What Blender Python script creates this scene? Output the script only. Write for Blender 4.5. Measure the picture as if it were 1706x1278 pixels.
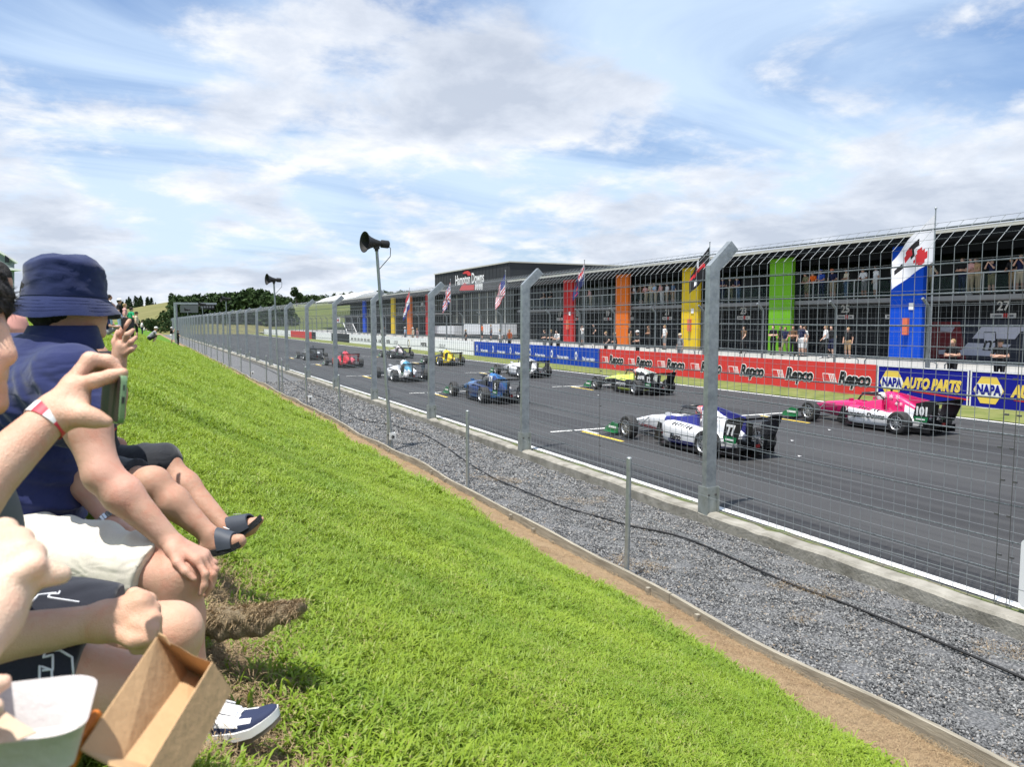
import bpy, bmesh, math, random
import numpy as np
from mathutils import Vector, Matrix, Euler
R = math.radians
random.seed(7); RNG = np.random.default_rng(11)
for o in list(bpy.data.objects): bpy.data.objects.remove(o)
scene = bpy.context.scene
COL = scene.collection

# ------------------------------------------------------------------ camera
CAMZ = 2.85; FPX = 1280.0; PITCH = math.atan(102/1280); YAW = math.atan(605/1280*math.cos(PITCH))
cam_d = bpy.data.cameras.new('camera'); cam = bpy.data.objects.new('camera', cam_d); COL.objects.link(cam)
cam.location = (0, 0, CAMZ); cam.rotation_euler = (math.pi/2-PITCH, 0, -YAW)
cam_d.sensor_width = 36; cam_d.lens = FPX/1706*36; cam_d.clip_start = .05; cam_d.clip_end = 9000
cam_d.dof.use_dof = True; cam_d.dof.focus_distance = 12; cam_d.dof.aperture_fstop = 8.5
scene.camera = cam
FW = Vector((math.sin(YAW)*math.cos(PITCH), math.cos(YAW)*math.cos(PITCH), -math.sin(PITCH)))
RT = Vector((math.cos(YAW), -math.sin(YAW), 0)); UP = RT.cross(FW)
CAM = Vector((0, 0, CAMZ))
def ray(px, py): return FW + RT*((px-853)/FPX) + UP*((639-py)/FPX)
def W(px, py, d): return CAM + ray(px, py)*d                 # place from bearing and distance
def on_x(px, py, X): r = ray(px, py); return CAM + r*(X/r.x)  # on a plane along the track
def on_z(px, py, z): r = ray(px, py); return CAM + r*((z-CAMZ)/r.z)
def Yat(px, X): r = ray(px, 537); return X/r.x*r.y
def Zat(py, px, X): return on_x(px, py, X).z

# ------------------------------------------------------------------ sun, sky
SUN_EL = R(75); SUN_AZ = Vector((-.80, -.42, 0)).normalized()
sun_dir = Vector((SUN_AZ.x*math.cos(SUN_EL), SUN_AZ.y*math.cos(SUN_EL), math.sin(SUN_EL)))
sd = bpy.data.lights.new('sun', 'SUN'); sd.energy = 5.0; sd.angle = R(.6); sd.color = (1, .955, .88)
so = bpy.data.objects.new('sun', sd); COL.objects.link(so); so.location = (0, 0, 60)
so.rotation_euler = sun_dir.to_track_quat('Z', 'Y').to_euler()
scene.view_settings.view_transform = 'Standard'; scene.view_settings.look = 'None'
scene.view_settings.gamma = 1; scene.view_settings.use_curve_mapping = False
scene.view_settings.exposure = 0.5
scene.render.engine = 'CYCLES'
scene.render.resolution_x = 1024; scene.render.resolution_y = 768
scene.cycles.max_bounces = 6; scene.cycles.transparent_max_bounces = 8; scene.cycles.use_denoising = True

class G:
    """small node graph helper"""
    def __init__(s, nt): s.nt = nt; nt.nodes.clear()
    def n(s, typ, ins=None, **p):
        x = s.nt.nodes.new(typ)
        for k, v in p.items(): setattr(x, k, v)
        for k, v in (ins or {}).items():
            if hasattr(v, 'is_linked'): s.nt.links.new(v, x.inputs[k])
            else: x.inputs[k].default_value = v
        return x
    def math(s, op, a, b=0.0, c=None, clamp=False):
        x = s.nt.nodes.new('ShaderNodeMath'); x.operation = op; x.use_clamp = clamp
        for i, v in enumerate((a, b) if c is None else (a, b, c)):
            if hasattr(v, 'is_linked'): s.nt.links.new(v, x.inputs[i])
            else: x.inputs[i].default_value = v
        return x.outputs[0]
    def ramp(s, fac, stops, interp='LINEAR'):
        x = s.nt.nodes.new('ShaderNodeValToRGB'); s.nt.links.new(fac, x.inputs[0]); e = x.color_ramp.elements
        x.color_ramp.interpolation = interp
        while len(e) < len(stops): e.new(.5)
        for i, (p, c) in enumerate(stops):
            e[i].position = p; e[i].color = (c, c, c, 1) if isinstance(c, (int, float)) else (*c, 1)
        return x.outputs[0]
    def mix(s, fac, a, b, blend='MIX'):
        x = s.nt.nodes.new('ShaderNodeMix'); x.data_type = 'RGBA'; x.blend_type = blend
        for i, v in ((0, fac), (6, a), (7, b)):
            if hasattr(v, 'is_linked'): s.nt.links.new(v, x.inputs[i])
            else: x.inputs[i].default_value = v if isinstance(v, (int, float)) else (*v, 1)[:4]
        return x.outputs[2]
    def noise(s, vec, scale, detail=4, rough=.55, dist=0.0, dims='3D'):
        x = s.n('ShaderNodeTexNoise', {'Scale': scale, 'Detail': detail, 'Roughness': rough, 'Distortion': dist}, noise_dimensions=dims)
        if vec is not None: s.nt.links.new(vec, x.inputs['Vector'])
        return x.outputs[0]

world = bpy.data.worlds.new('World'); scene.world = world; world.use_nodes = True
g = G(world.node_tree)
sky = g.n('ShaderNodeTexSky', sky_type='NISHITA', sun_disc=False, sun_elevation=SUN_EL,
          sun_rotation=math.atan2(sun_dir.x, sun_dir.y), air_density=1.0, dust_density=.25, ozone_density=3.5)
tc = g.n('ShaderNodeTexCoord')
sep = g.n('ShaderNodeSeparateXYZ', {0: tc.outputs['Generated']})
zc = g.math('MAXIMUM', sep.outputs[2], 0.0)
den = g.math('ADD', zc, .10)
u = g.math('DIVIDE', sep.outputs[0], den); v = g.math('DIVIDE', sep.outputs[1], den)
flat = g.n('ShaderNodeCombineXYZ', {0: u, 1: v, 2: 0.0}).outputs[0]
# high thin cloud drawn out in streaks
mp = g.n('ShaderNodeMapping', {'Vector': flat, 'Location': (22.4, 2.2, 8.1), 'Rotation': (0, 0, R(40)), 'Scale': (.42, 1.3, 1)})
cir = g.noise(mp.outputs[0], .62, 9, .58, .9)
cir2 = g.noise(flat, .36, 3, .5)
cirm = g.math('ADD', cir, g.math('MULTIPLY', g.math('SUBTRACT', cir2, .5), .7))
cirm = g.ramp(cirm, [(.34, 0), (.58, 1)], 'EASE')
den2 = g.math('ADD', zc, .24)
flat2 = g.n('ShaderNodeCombineXYZ', {0: g.math('DIVIDE', sep.outputs[0], den2), 1: g.math('DIVIDE', sep.outputs[1], den2), 2: g.math('MULTIPLY', zc, 1.2)}).outputs[0]
# low heaps of cumulus
mp2 = g.n('ShaderNodeMapping', {'Vector': flat2, 'Location': (2.2, 22.4, 8.1), 'Scale': (1, 1, 1)})
big = g.noise(mp2.outputs[0], 1.15, 3, .5)
fine = g.noise(mp2.outputs[0], 3.4, 12, .60, .15)
cum = g.math('ADD', g.math('MULTIPLY', big, .62), g.math('MULTIPLY', fine, .50))
low = g.ramp(sep.outputs[2], [(0.02, 1), (.26, .42), (.55, 0.0)])
cum = g.math('ADD', cum, g.math('MULTIPLY', low, .115))
cumm = g.ramp(cum, [(.555, 0), (.675, 1)], 'EASE')
# shade of the heaps: thick middles greyer, edges white
mp3 = g.n('ShaderNodeMapping', {'Vector': flat2, 'Location': (2.23, 22.47, 8.15)})
shade = g.math('ADD', g.math('MULTIPLY', g.noise(mp3.outputs[0], 1.15, 3, .5), .62), g.math('MULTIPLY', g.noise(mp3.outputs[0], 3.4, 8, .6, .15), .50))
shade = g.math('ADD', shade, g.math('MULTIPLY', low, .09))
ccol = g.ramp(shade, [(.56, (.98, .99, 1.0)), (.63, (.77, .82, .91)), (.74, (.56, .62, .73))])
skyb = g.n('ShaderNodeBackground', {'Color': g.mix(1.0, sky.outputs[0], (.88, .98, 1.10), 'MULTIPLY'), 'Strength': .100})
cirb = g.n('ShaderNodeBackground', {'Color': (.66, .81, 1.0, 1), 'Strength': .80})
cumb = g.n('ShaderNodeBackground', {'Color': ccol, 'Strength': .76})
m1 = g.n('ShaderNodeMixShader', {0: g.math('MULTIPLY', cirm, .86), 1: skyb.outputs[0], 2: cirb.outputs[0]})
m2 = g.n('ShaderNodeMixShader', {0: g.math('MULTIPLY', cumm, .94), 1: m1.outputs[0], 2: cumb.outputs[0]})
hz = g.n('ShaderNodeBackground', {'Color': (.68, .79, .95, 1), 'Strength': .64})
m0 = g.n('ShaderNodeMixShader', {0: g.ramp(sep.outputs[2], [(0, .9), (.10, .55), (.30, 0)]), 1: skyb.outputs[0], 2: hz.outputs[0]})
g.nt.links.new(m0.outputs[0], m1.inputs[1])
wo = g.n('ShaderNodeOutputWorld', {0: m2.outputs[0]})

# ------------------------------------------------------------------ materials
MATS = {}
def mat(name, col, rough=.6, metal=0.0, col2=None, scale=6.0, detail=4, bump=0.0, bscale=None, spec=.4, sub=0.0, coat=0.0, trans=0.0, stretch=None, lo=.35, hi=.65, coord='Object', alpha=1.0, sheen=0.0):
    if name in MATS: return MATS[name]
    m = bpy.data.materials.new(name); m.use_nodes = True; g = G(m.node_tree)
    b = g.n('ShaderNodeBsdfPrincipled', {'Base Color': (*col, 1), 'Roughness': rough, 'Metallic': metal, 'Specular IOR Level': spec, 'Alpha': alpha})
    if sub: b.inputs['Subsurface Weight'].default_value = sub; b.inputs['Subsurface Radius'].default_value = (.9, .35, .2); b.inputs['Subsurface Scale'].default_value = .012
    if coat: b.inputs['Coat Weight'].default_value = coat; b.inputs['Coat Roughness'].default_value = .08
    if trans: b.inputs['Transmission Weight'].default_value = trans
    if sheen: b.inputs['Sheen Weight'].default_value = sheen
    vec = None
    if col2 is not None or bump:
        t = g.n('ShaderNodeTexCoord'); vec = t.outputs[coord]
        if stretch: vec = g.n('ShaderNodeMapping', {'Vector': vec, 'Scale': stretch}).outputs[0]
    if col2 is not None:
        f = g.ramp(g.noise(vec, scale, detail, .6), [(lo, 0), (hi, 1)])
        m.node_tree.links.new(g.mix(f, col, col2), b.inputs['Base Color'])
    if bump:
        bn = g.n('ShaderNodeBump', {'Height': g.noise(vec, bscale or scale*4, 4, .6), 'Strength': min(1, bump), 'Distance': .02})
        m.node_tree.links.new(bn.outputs[0], b.inputs['Normal'])
    g.n('ShaderNodeOutputMaterial', {0: b.outputs[0]})
    MATS[name] = m; return m
def paint(name, col, rough=.3): return mat(name, col, rough, coat=.35, spec=.5)
def plain(name, col, rough=.7): return mat(name, col, rough, spec=.3)

# ------------------------------------------------------------------ mesh builder
class MB:
    def __init__(s): s.v = []; s.f = []; s.m = []
    def add(s, vs, fs, mi=0):
        o = len(s.v); s.v += [tuple(x) for x in vs]; s.f += [tuple(i+o for i in f) for f in fs]
        s.m += [mi]*len(fs) if isinstance(mi, int) else list(mi); return s
    def box(s, c, d, mi=0, M=None):
        x, y, z = d[0]/2, d[1]/2, d[2]/2
        vs = [Vector((a*x, b*y, e*z)) for a in (-1, 1) for b in (-1, 1) for e in (-1, 1)]
        if M: vs = [M @ p for p in vs]
        vs = [p+Vector(c) for p in vs]
        return s.add(vs, [(0, 1, 3, 2), (4, 6, 7, 5), (0, 4, 5, 1), (2, 3, 7, 6), (0, 2, 6, 4), (1, 5, 7, 3)], mi)
    def span(s, a, b, mi=0):
        a, b = Vector(a), Vector(b); return s.box((a+b)/2, [abs(t) for t in (b-a)], mi)
    def bar(s, a, b, w, h, mi=0, up=(0, 0, 1)):
        a, b = Vector(a), Vector(b); d = (b-a).normalized(); u = Vector(up); sx = d.cross(u)
        if sx.length < 1e-4: sx = d.cross(Vector((1, 0, 0)))
        sx.normalize(); u = sx.cross(d)
        vs = [p+sx*(i*w/2)+u*(j*h/2) for p in (a, b) for i, j in ((-1, -1), (1, -1), (1, 1), (-1, 1))]
        return s.add(vs, [(3, 2, 1, 0), (4, 5, 6, 7), (0, 1, 5, 4), (1, 2, 6, 5), (2, 3, 7, 6), (3, 0, 4, 7)], mi)
    def tube(s, pts, r, n=8, mi=0, caps=True):
        pts = [Vector(p) for p in pts]; rs = r if isinstance(r, (list, tuple)) else [r]*len(pts)
        ref = None; rings = []
        for i, p in enumerate(pts):
            d = (pts[min(i+1, len(pts)-1)]-pts[max(i-1, 0)]).normalized()
            if ref is None: ref = d.orthogonal().normalized()
            else:
                ref = ref-d*ref.dot(d)
                ref = ref.normalized() if ref.length > 1e-5 else d.orthogonal().normalized()
            q = d.cross(ref)
            rings.append([p+(ref*math.cos(2*math.pi*k/n)+q*math.sin(2*math.pi*k/n))*rs[i] for k in range(n)])
        vs = [x for rg in rings for x in rg]
        fs = [(i*n+k, i*n+(k+1) % n, (i+1)*n+(k+1) % n, (i+1)*n+k) for i in range(len(pts)-1) for k in range(n)]
        if caps: fs += [tuple(range(n-1, -1, -1)), tuple((len(pts)-1)*n+k for k in range(n))]
        return s.add(vs, fs, mi)
    def lathe(s, prof, n=24, M=None, mi=0):
        """prof: (radius, height) along local Z"""
        vs = []; fs = []; mm = []
        for r, h in prof:
            for k in range(n):
                p = Vector((r*math.cos(2*math.pi*k/n), r*math.sin(2*math.pi*k/n), h)); vs.append(M @ p if M else p)
        for i in range(len(prof)-1):
            for k in range(n):
                fs.append((i*n+k, i*n+(k+1) % n, (i+1)*n+(k+1) % n, (i+1)*n+k)); mm.append(mi if isinstance(mi, int) else mi[i])
        return s.add(vs, fs, mm)
    def loft(s, secs, mi=0, caps=True):
        n = len(secs[0]); vs = [p for q in secs for p in q]
        fs = [(i*n+k, i*n+(k+1) % n, (i+1)*n+(k+1) % n, (i+1)*n+k) for i in range(len(secs)-1) for k in range(n)]
        if caps: fs += [tuple(range(n-1, -1, -1)), tuple((len(secs)-1)*n+k for k in range(n))]
        if callable(mi): mi = [mi(sum((Vector(vs[j]) for j in f), Vector())/len(f)) for f in fs]
        return s.add(vs, fs, mi)
    def prism(s, poly, ex, mi=0):
        """poly: list of 3D points (planar), ex: extrusion vector"""
        n = len(poly); ex = Vector(ex); vs = [Vector(p) for p in poly]+[Vector(p)+ex for p in poly]
        return s.add(vs, [tuple(range(n-1, -1, -1)), tuple(range(n, 2*n))]+[(k, (k+1) % n, n+(k+1) % n, n+k) for k in range(n)], mi)
    def mesh(s, name, mats, smooth=35):
        me = bpy.data.meshes.new(name); me.from_pydata(s.v, [], s.f)
        for m in (mats if isinstance(mats, (list, tuple)) else [mats]): me.materials.append(m)
        me.polygons.foreach_set('material_index', s.m)
        fix_normals(me)
        if smooth: me.shade_smooth(); me.set_sharp_from_angle(angle=R(smooth))
        return me
    def build(s, name, mats, parent=None, smooth=35, loc=None, **k):
        return ob(name, s.mesh(name, mats, smooth), parent, loc, **k)
def fix_normals(me):
    bm = bmesh.new(); bm.from_mesh(me); bmesh.ops.recalc_face_normals(bm, faces=bm.faces); bm.to_mesh(me); bm.free()
def ob(name, data, parent=None, loc=None, rot=None, label=None, cat=None, group=None, kind=None, scale=None):
    o = bpy.data.objects.new(name, data); COL.objects.link(o)
    if parent is not None: o.parent = parent
    if loc is not None: o.location = loc
    if rot is not None: o.rotation_euler = rot
    if scale is not None: o.scale = scale
    if label: o['label'] = label
    if cat: o['category'] = cat
    if group: o['group'] = group
    if kind: o['kind'] = kind
    return o
def thing(name, label, cat, loc=(0, 0, 0), rotz=0, group=None): return ob(name, None, None, loc, (0, 0, rotz), label, cat, group)
def tree_copy(o, parent=None):
    c = o.copy(); COL.objects.link(c)
    if parent is not None: c.parent = parent
    for ch in list(o.children): tree_copy(ch, c)
    return c
TXT = {}
def text_mesh(s, size, mats, ext=.004, shear=0.0, offset=0.0, space=1.0, sx=1.0):
    key = (s, size, ext, shear, offset, space, sx)
    if key not in TXT:
        cu = bpy.data.curves.new('lettering', 'FONT'); cu.body = s; cu.size = size; cu.extrude = ext; cu.shear = shear; cu.offset = offset
        cu.space_character = space; cu.align_x = 'CENTER'; cu.align_y = 'CENTER'; cu.resolution_u = 3
        o = bpy.data.objects.new('lettering', cu); COL.objects.link(o); bpy.context.view_layer.update()
        me = bpy.data.meshes.new_from_object(o.evaluated_get(bpy.context.evaluated_depsgraph_get()))
        bpy.data.objects.remove(o)
        if sx != 1.0: me.transform(Matrix.Diagonal((sx, 1, 1, 1)))
        TXT[key] = me
    me = TXT[key].copy(); me.materials.clear(); me.materials.append(mats); return me
def lettering(s, size, m, loc, rot, parent, name='lettering', **k):
    return ob(name, text_mesh(s, size, m, **k), parent, loc, rot)
FACE_TRACK = (math.pi/2, 0, -math.pi/2)     # upright lettering read from the track's near side (looking +X)
# ------------------------------------------------------------------ terrain functions
def bend(Y): return -.95*np.maximum(0, (np.minimum(Y, 260)-22)/90.)**1.15
PX = np.array([-200, -60, -14, -8, -5, -3, -1.6, -.4, .25, 1.5, 3, 3.9, 4.4, 4.9, 6])
PZ = np.array([-.5, -.1, .05, .02, -.03, -.16, -.42, -.82, -1.16, -1.70, -2.30, -2.68, -2.88, -3.005, -3.02])+CAMZ
def prof(x):
    return (np.interp(x-.35, PX, PZ)+np.interp(x, PX, PZ)*2+np.interp(x+.35, PX, PZ))/4
def wob(x, y, s=1.0, p=0.0): return (np.sin(x*1.7*s+y*.9*s+p)+np.sin(y*2.3*s-x*1.1*s+1.3+p)+np.sin((x+y)*3.7*s+2.1*p))/3
SHOE = W(385, 1235, 2.04)[:2]
def bank(x, y):
    x = np.asarray(x, float); y = np.asarray(y, float); q = x-bend(y); q = q+.011*np.clip(y-10, 0, 80)*np.clip((4.4-q)/4, 0, 1)
    return prof(q)-.075*np.exp(-((x-SHOE[0])**2+(y-SHOE[1])**2)/.09)+.02*wob(x, y, 1.3)*np.clip(4.6-q, 0, 1)+.05*wob(x*.2, y*.2, 1)*np.clip(3.-q, 0, 1)
def to_bank(px, py):
    r = ray(px, py); t = .5
    while t < 400:
        p = CAM+r*t
        if p.z < bank(p.x, p.y): return p
        t += .02 if t < 8 else .1
    return CAM+r*60
def dirt_edge(y): return 4.08+.10*np.sin(y*1.3)+.07*np.sin(y*3.1+1)+.04*np.sin(y*7.7)
PATCH = [W(352, 905, 3.45), W(375, 960, 2.9), W(385, 1040, 2.45), W(372, 1130, 2.2), W(440, 1245, 2.0), W(380, 1265, 1.98), W(300, 1290, 1.95), W(150, 1290, 1.95), W(60, 1200, 2.1), W(90, 1040, 2.6), W(200, 960, 3.0)]
def patch_d(x, y):
    d = np.full(np.shape(x), 9.)
    for a, b in zip(PATCH[:-1], PATCH[1:]):
        ax, ay, bx, by = a.x, a.y, b.x, b.y; L = (bx-ax)**2+(by-ay)**2
        t = np.clip(((x-ax)*(bx-ax)+(y-ay)*(by-ay))/L, 0, 1)
        d = np.minimum(d, np.hypot(x-ax-t*(bx-ax), y-ay-t*(by-ay)))
    return d
def grid_mesh(name, xs, ys, zf, mats, attr=None, smooth=True):
    X, Y = np.meshgrid(xs, ys, indexing='ij'); Z = zf(X, Y); n, m = X.shape
    V = np.stack([X, Y, Z], -1).reshape(-1, 3); I = np.arange(n*m).reshape(n, m)
    F = np.stack([I[:-1, :-1], I[1:, :-1], I[1:, 1:], I[:-1, 1:]], -1).reshape(-1, 4)
    me = np_mesh(name, V, F, mats)
    if attr is not None:
        for k, fn in attr.items():
            a = me.attributes.new(k, 'FLOAT', 'POINT'); a.data.foreach_set('value', np.ascontiguousarray(fn(X, Y).reshape(-1), dtype=np.float32))
    return me
def np_mesh(name, V, F, mats, smooth=True, mi=None):
    V = np.ascontiguousarray(V, np.float32); F = np.ascontiguousarray(F, np.int32); k = F.shape[1]
    me = bpy.data.meshes.new(name); me.vertices.add(len(V)); me.vertices.foreach_set('co', V.ravel())
    me.loops.add(F.size); me.loops.foreach_set('vertex_index', F.ravel())
    me.polygons.add(len(F)); me.polygons.foreach_set('loop_start', np.arange(0, F.size, k, dtype=np.int32))
    for m in (mats if isinstance(mats, (list, tuple)) else [mats]): me.materials.append(m)
    if mi is not None: me.polygons.foreach_set('material_index', np.ascontiguousarray(mi, np.int32))
    me.update(calc_edges=True); me.validate()
    if smooth: me.shade_smooth()
    return me
def struct(name, me, **k): return ob(name, me, kind='structure', **k)

def mat_attr(name, attr, ca1, ca2, cb1, cb2, scale, bump, bscale, rough=.9):
    m = bpy.data.materials.new(name); m.use_nodes = True; g = G(m.node_tree)
    t = g.n('ShaderNodeTexCoord').outputs['Object']; a = g.n('ShaderNodeAttribute', attribute_name=attr).outputs['Fac']
    n1 = g.ramp(g.noise(t, scale, 6, .65), [(.35, 0), (.65, 1)]); n2 = g.noise(t, scale*7, 5, .7)
    A = g.mix(n1, ca1, ca2); B = g.mix(n1, cb1, cb2)
    f = g.math('ADD', a, g.math('MULTIPLY', g.math('SUBTRACT', n2, .5), .7))
    f = g.ramp(f, [(.4, 0), (.6, 1)]); c = g.mix(f, A, B)
    c = g.mix(.6, c, g.ramp(n2, [(.3, .45), (.7, 1.0)]), 'MULTIPLY')
    bn = g.n('ShaderNodeBump', {'Height': g.noise(t, bscale, 5, .7), 'Strength': bump, 'Distance': .03})
    b = g.n('ShaderNodeBsdfPrincipled', {'Base Color': c, 'Roughness': rough, 'Normal': bn.outputs[0], 'Specular IOR Level': .15})
    g.n('ShaderNodeOutputMaterial', {0: b.outputs[0]}); return m

# base ground to the horizon
gm = mat('pasture', (.13, .165, .035), .95, col2=(.21, .19, .07), scale=.02, bump=.4, bscale=.6, spec=.1)
me = grid_mesh('ground', np.linspace(-2500, 4200, 24), np.linspace(-1500, 6000, 24), lambda x, y: x*0-1.2, gm)
struct('ground', me)
# grassed spectator bank with a strip of bare earth at its foot
bm_ = mat_attr('bank_soil', 'dirt', (.085, .20, .018), (.125, .25, .022), (.30, .20, .115), (.40, .29, .18), 2.2, .8, 38)
xs = np.concatenate([np.linspace(-200, -16, 12), np.linspace(-14, -2, 25), np.linspace(-1.9, 3.4, 60), np.linspace(3.46, 4.93, 32)])
ys = np.concatenate([np.linspace(-14, 1, 30), np.linspace(1.1, 16, 180), np.linspace(16.2, 60, 150), np.linspace(61, 320, 80)])
def bank_warp_mesh():
    Q, Y = np.meshgrid(xs, ys, indexing='ij'); X = Q+bend(Y); Z = bank(X, Y); n, m = X.shape
    Z = Z+np.where(Q > 4.2, .015*wob(X*6, Y*6)+.008*wob(X*17, Y*19), 0)-.03*np.clip(1-patch_d(X, Y)/.16, 0, 1)
    V = np.stack([X, Y, Z], -1).reshape(-1, 3); I = np.arange(n*m).reshape(n, m)
    F = np.stack([I[:-1, :-1], I[1:, :-1], I[1:, 1:], I[:-1, 1:]], -1).reshape(-1, 4)
    me = np_mesh('spectator_bank', V, F, bm_)
    d = np.maximum(np.clip((Q-dirt_edge(Y))/.12+.5, 0, 1), np.clip(1.25-patch_d(X, Y)/.15, 0, 1))
    a = me.attributes.new('dirt', 'FLOAT', 'POINT'); a.data.foreach_set('value', d.reshape(-1).astype(np.float32)); return me
struct('spectator_bank', bank_warp_mesh())
# gravel bed
gr = mat('gravel', (.075, .078, .083), .9, col2=(.20, .203, .21), scale=34, detail=8, bump=1.0, bscale=42, spec=.2, lo=.42, hi=.62)
def strip(name, x0, x1, z, m, y0=-14, y1=320, nx=8, bent=True, dz=None):
    qs = np.linspace(x0, x1, nx); yy = np.concatenate([np.linspace(y0, 30, 90), np.linspace(31, y1, 60)])
    Q, Y = np.meshgrid(qs, yy, indexing='ij'); X = Q+(bend(Y) if bent else 0); n, k = X.shape
    Z = X*0+z+(dz(Q, Y) if dz else 0); V = np.stack([X, Y, Z], -1).reshape(-1, 3); I = np.arange(n*k).reshape(n, k)
    F = np.stack([I[:-1, :-1], I[1:, :-1], I[1:, 1:], I[:-1, 1:]], -1).reshape(-1, 4)
    return struct(name, np_mesh(name, V, F, m))
ZG = -.15
strip('gravel_bed', 4.9, 7.36, ZG, gr, nx=30, dz=lambda x, y: .018*wob(x*2, y*2)+.01*wob(x*6, y*5))
# racing surface
am = bpy.data.materials.new('asphalt'); am.use_nodes = True; g = G(am.node_tree)
t = g.n('ShaderNodeTexCoord').outputs['Object']
st = g.n('ShaderNodeMapping', {'Vector': t, 'Scale': (1.1, .02, 1)}).outputs[0]
st2 = g.n('ShaderNodeMapping', {'Vector': t, 'Scale': (3.2, .05, 1)}).outputs[0]
c = g.mix(g.ramp(g.noise(t, .35, 5, .6), [(.3, 0), (.7, 1)]), (.037, .0375, .039), (.052, .0525, .054))
c = g.mix(g.ramp(g.noise(st, 1.0, 4, .6), [(.47, 0), (.62, .8)]), c, (.020, .020, .022))
c = g.mix(g.ramp(g.noise(st2, 1.0, 3, .5), [(.55, 0), (.64, .7)]), c, (.017, .017, .019))
xs_ = g.n('ShaderNodeSeparateXYZ', {0: t}).outputs[0]
for cx_ in (10.57, 12.13, 17.22, 18.78):
    dd = g.math('ADD', g.math('ABSOLUTE', g.math('SUBTRACT', xs_, cx_)), g.math('MULTIPLY', g.math('SUBTRACT', g.noise(st2, .8, 3, .6), .5), .5))
    c = g.mix(g.math('MULTIPLY', g.ramp(dd, [(.10, .75), (.42, 0)]), g.ramp(g.noise(g.n('ShaderNodeMapping', {'Vector': t, 'Scale': (.6, .09, 1)}).outputs[0], 1.0, 4, .6), [(.38, 0), (.62, 1)])), c, (.013, .013, .014))
c = g.mix(g.ramp(g.noise(t, .09, 3, .5), [(.56, 0), (.58, .35)]), c, (.030, .030, .033))
c = g.mix(g.ramp(g.noise(t, 60, 3, .8), [(.35, 0), (.75, .5)]), c, (.075, .075, .08))
bn = g.n('ShaderNodeBump', {'Height': g.noise(t, 120, 4, .7), 'Strength': .5, 'Distance': .01})
b = g.n('ShaderNodeBsdfPrincipled', {'Base Color': c, 'Roughness': .72, 'Normal': bn.outputs[0], 'Specular IOR Level': .35})
g.n('ShaderNodeOutputMaterial', {0: b.outputs[0]})
def track_mesh():
    S, Y = np.meshgrid(np.linspace(0, 1, 7), np.linspace(-40, 420, 90), indexing='ij'); X = (7.74+bend(Y))*(1-S)+22.1*S; n, k = X.shape
    V = np.stack([X, Y, X*0], -1).reshape(-1, 3); I = np.arange(n*k).reshape(n, k)
    return np_mesh('race_track', V, np.stack([I[:-1, :-1], I[1:, :-1], I[1:, 1:], I[:-1, 1:]], -1).reshape(-1, 4), am)
struct('race_track', track_mesh())
white_paint = mat('line_paint', (.80, .80, .78), .6, col2=(.60, .60, .59), scale=2.5, lo=.45, hi=.75)
yellow_paint = mat('yellow_line_paint', (.80, .56, .06), .6, col2=(.62, .44, .08), scale=3)
dirt_mat = mat('roadside_dirt', (.17, .15, .11), .95, col2=(.13, .17, .05), scale=3.0, bump=.8, bscale=30, spec=.1)
strip('edge_line', 7.76, 7.90, .006, white_paint)
strip('roadside_strip', 7.53, 7.77, -.004, dirt_mat, nx=4, dz=lambda x, y: .012*wob(x*9, y*4)+.004)
vg = mat('verge_grass', (.115, .145, .04), .95, col2=(.19, .20, .075), scale=1.6, bump=.8, bscale=25, spec=.1)
strip('grass_verge', 22.05, 24.4, .02, vg, -40, 420, 10, False, lambda x, y: .03*wob(x, y)+np.clip((x-22.05)*.1, 0, .08)-.0)
strip('far_edge_line', 21.78, 21.93, .008, white_paint, -40, 420, 2, False)
strip('pit_lane', 24.6, 35.0, .5, mat('pit_concrete', (.36, .36, .35), .8, col2=(.29, .29, .285), scale=.6, spec=.2), -40, 200, 6, False, lambda x, y: np.clip((x-25)/8, 0, 1)*.4)
strip('pit_apron', 34.9, 75.0, .902, mat('pit_concrete', (.3, .3, .3)), -40, 200, 3, False)
# low concrete kerb under the debris fence
conc = mat('weathered_concrete', (.34, .325, .29), .92, col2=(.19, .18, .155), scale=3.2, detail=8, bump=.6, bscale=26, spec=.15)
kb = thing('concrete_kerb', 'low weathered concrete kerb between the grey gravel and the track edge', 'kerb', (0, 0, 0))
SP = 6.22; Y0 = 8.94; NPOST = 34
for i in range(-3, NPOST):
    ya = Y0+i*SP+.12; yb = ya+SP-.02; n = 26
    secs = []
    for k in range(n+1):
        y = ya+(yb-ya)*k/n; x = 7.33+float(bend(y)); w = .006*math.sin(y*9+i)+.008*random.random(); h = .03+.006*math.sin(y*5)+.008*random.random()
        if random.random() < .06: h -= .03; w += .02
        secs.append([(x+w, y, -.22), (x+w, y, h-.03), (x+w+.03, y, h), (x+.215, y, h+.004), (x+.225, y, -.1)])
    m = MB().loft(secs); m.build('kerb_block', conc, kb, 40)

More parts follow.
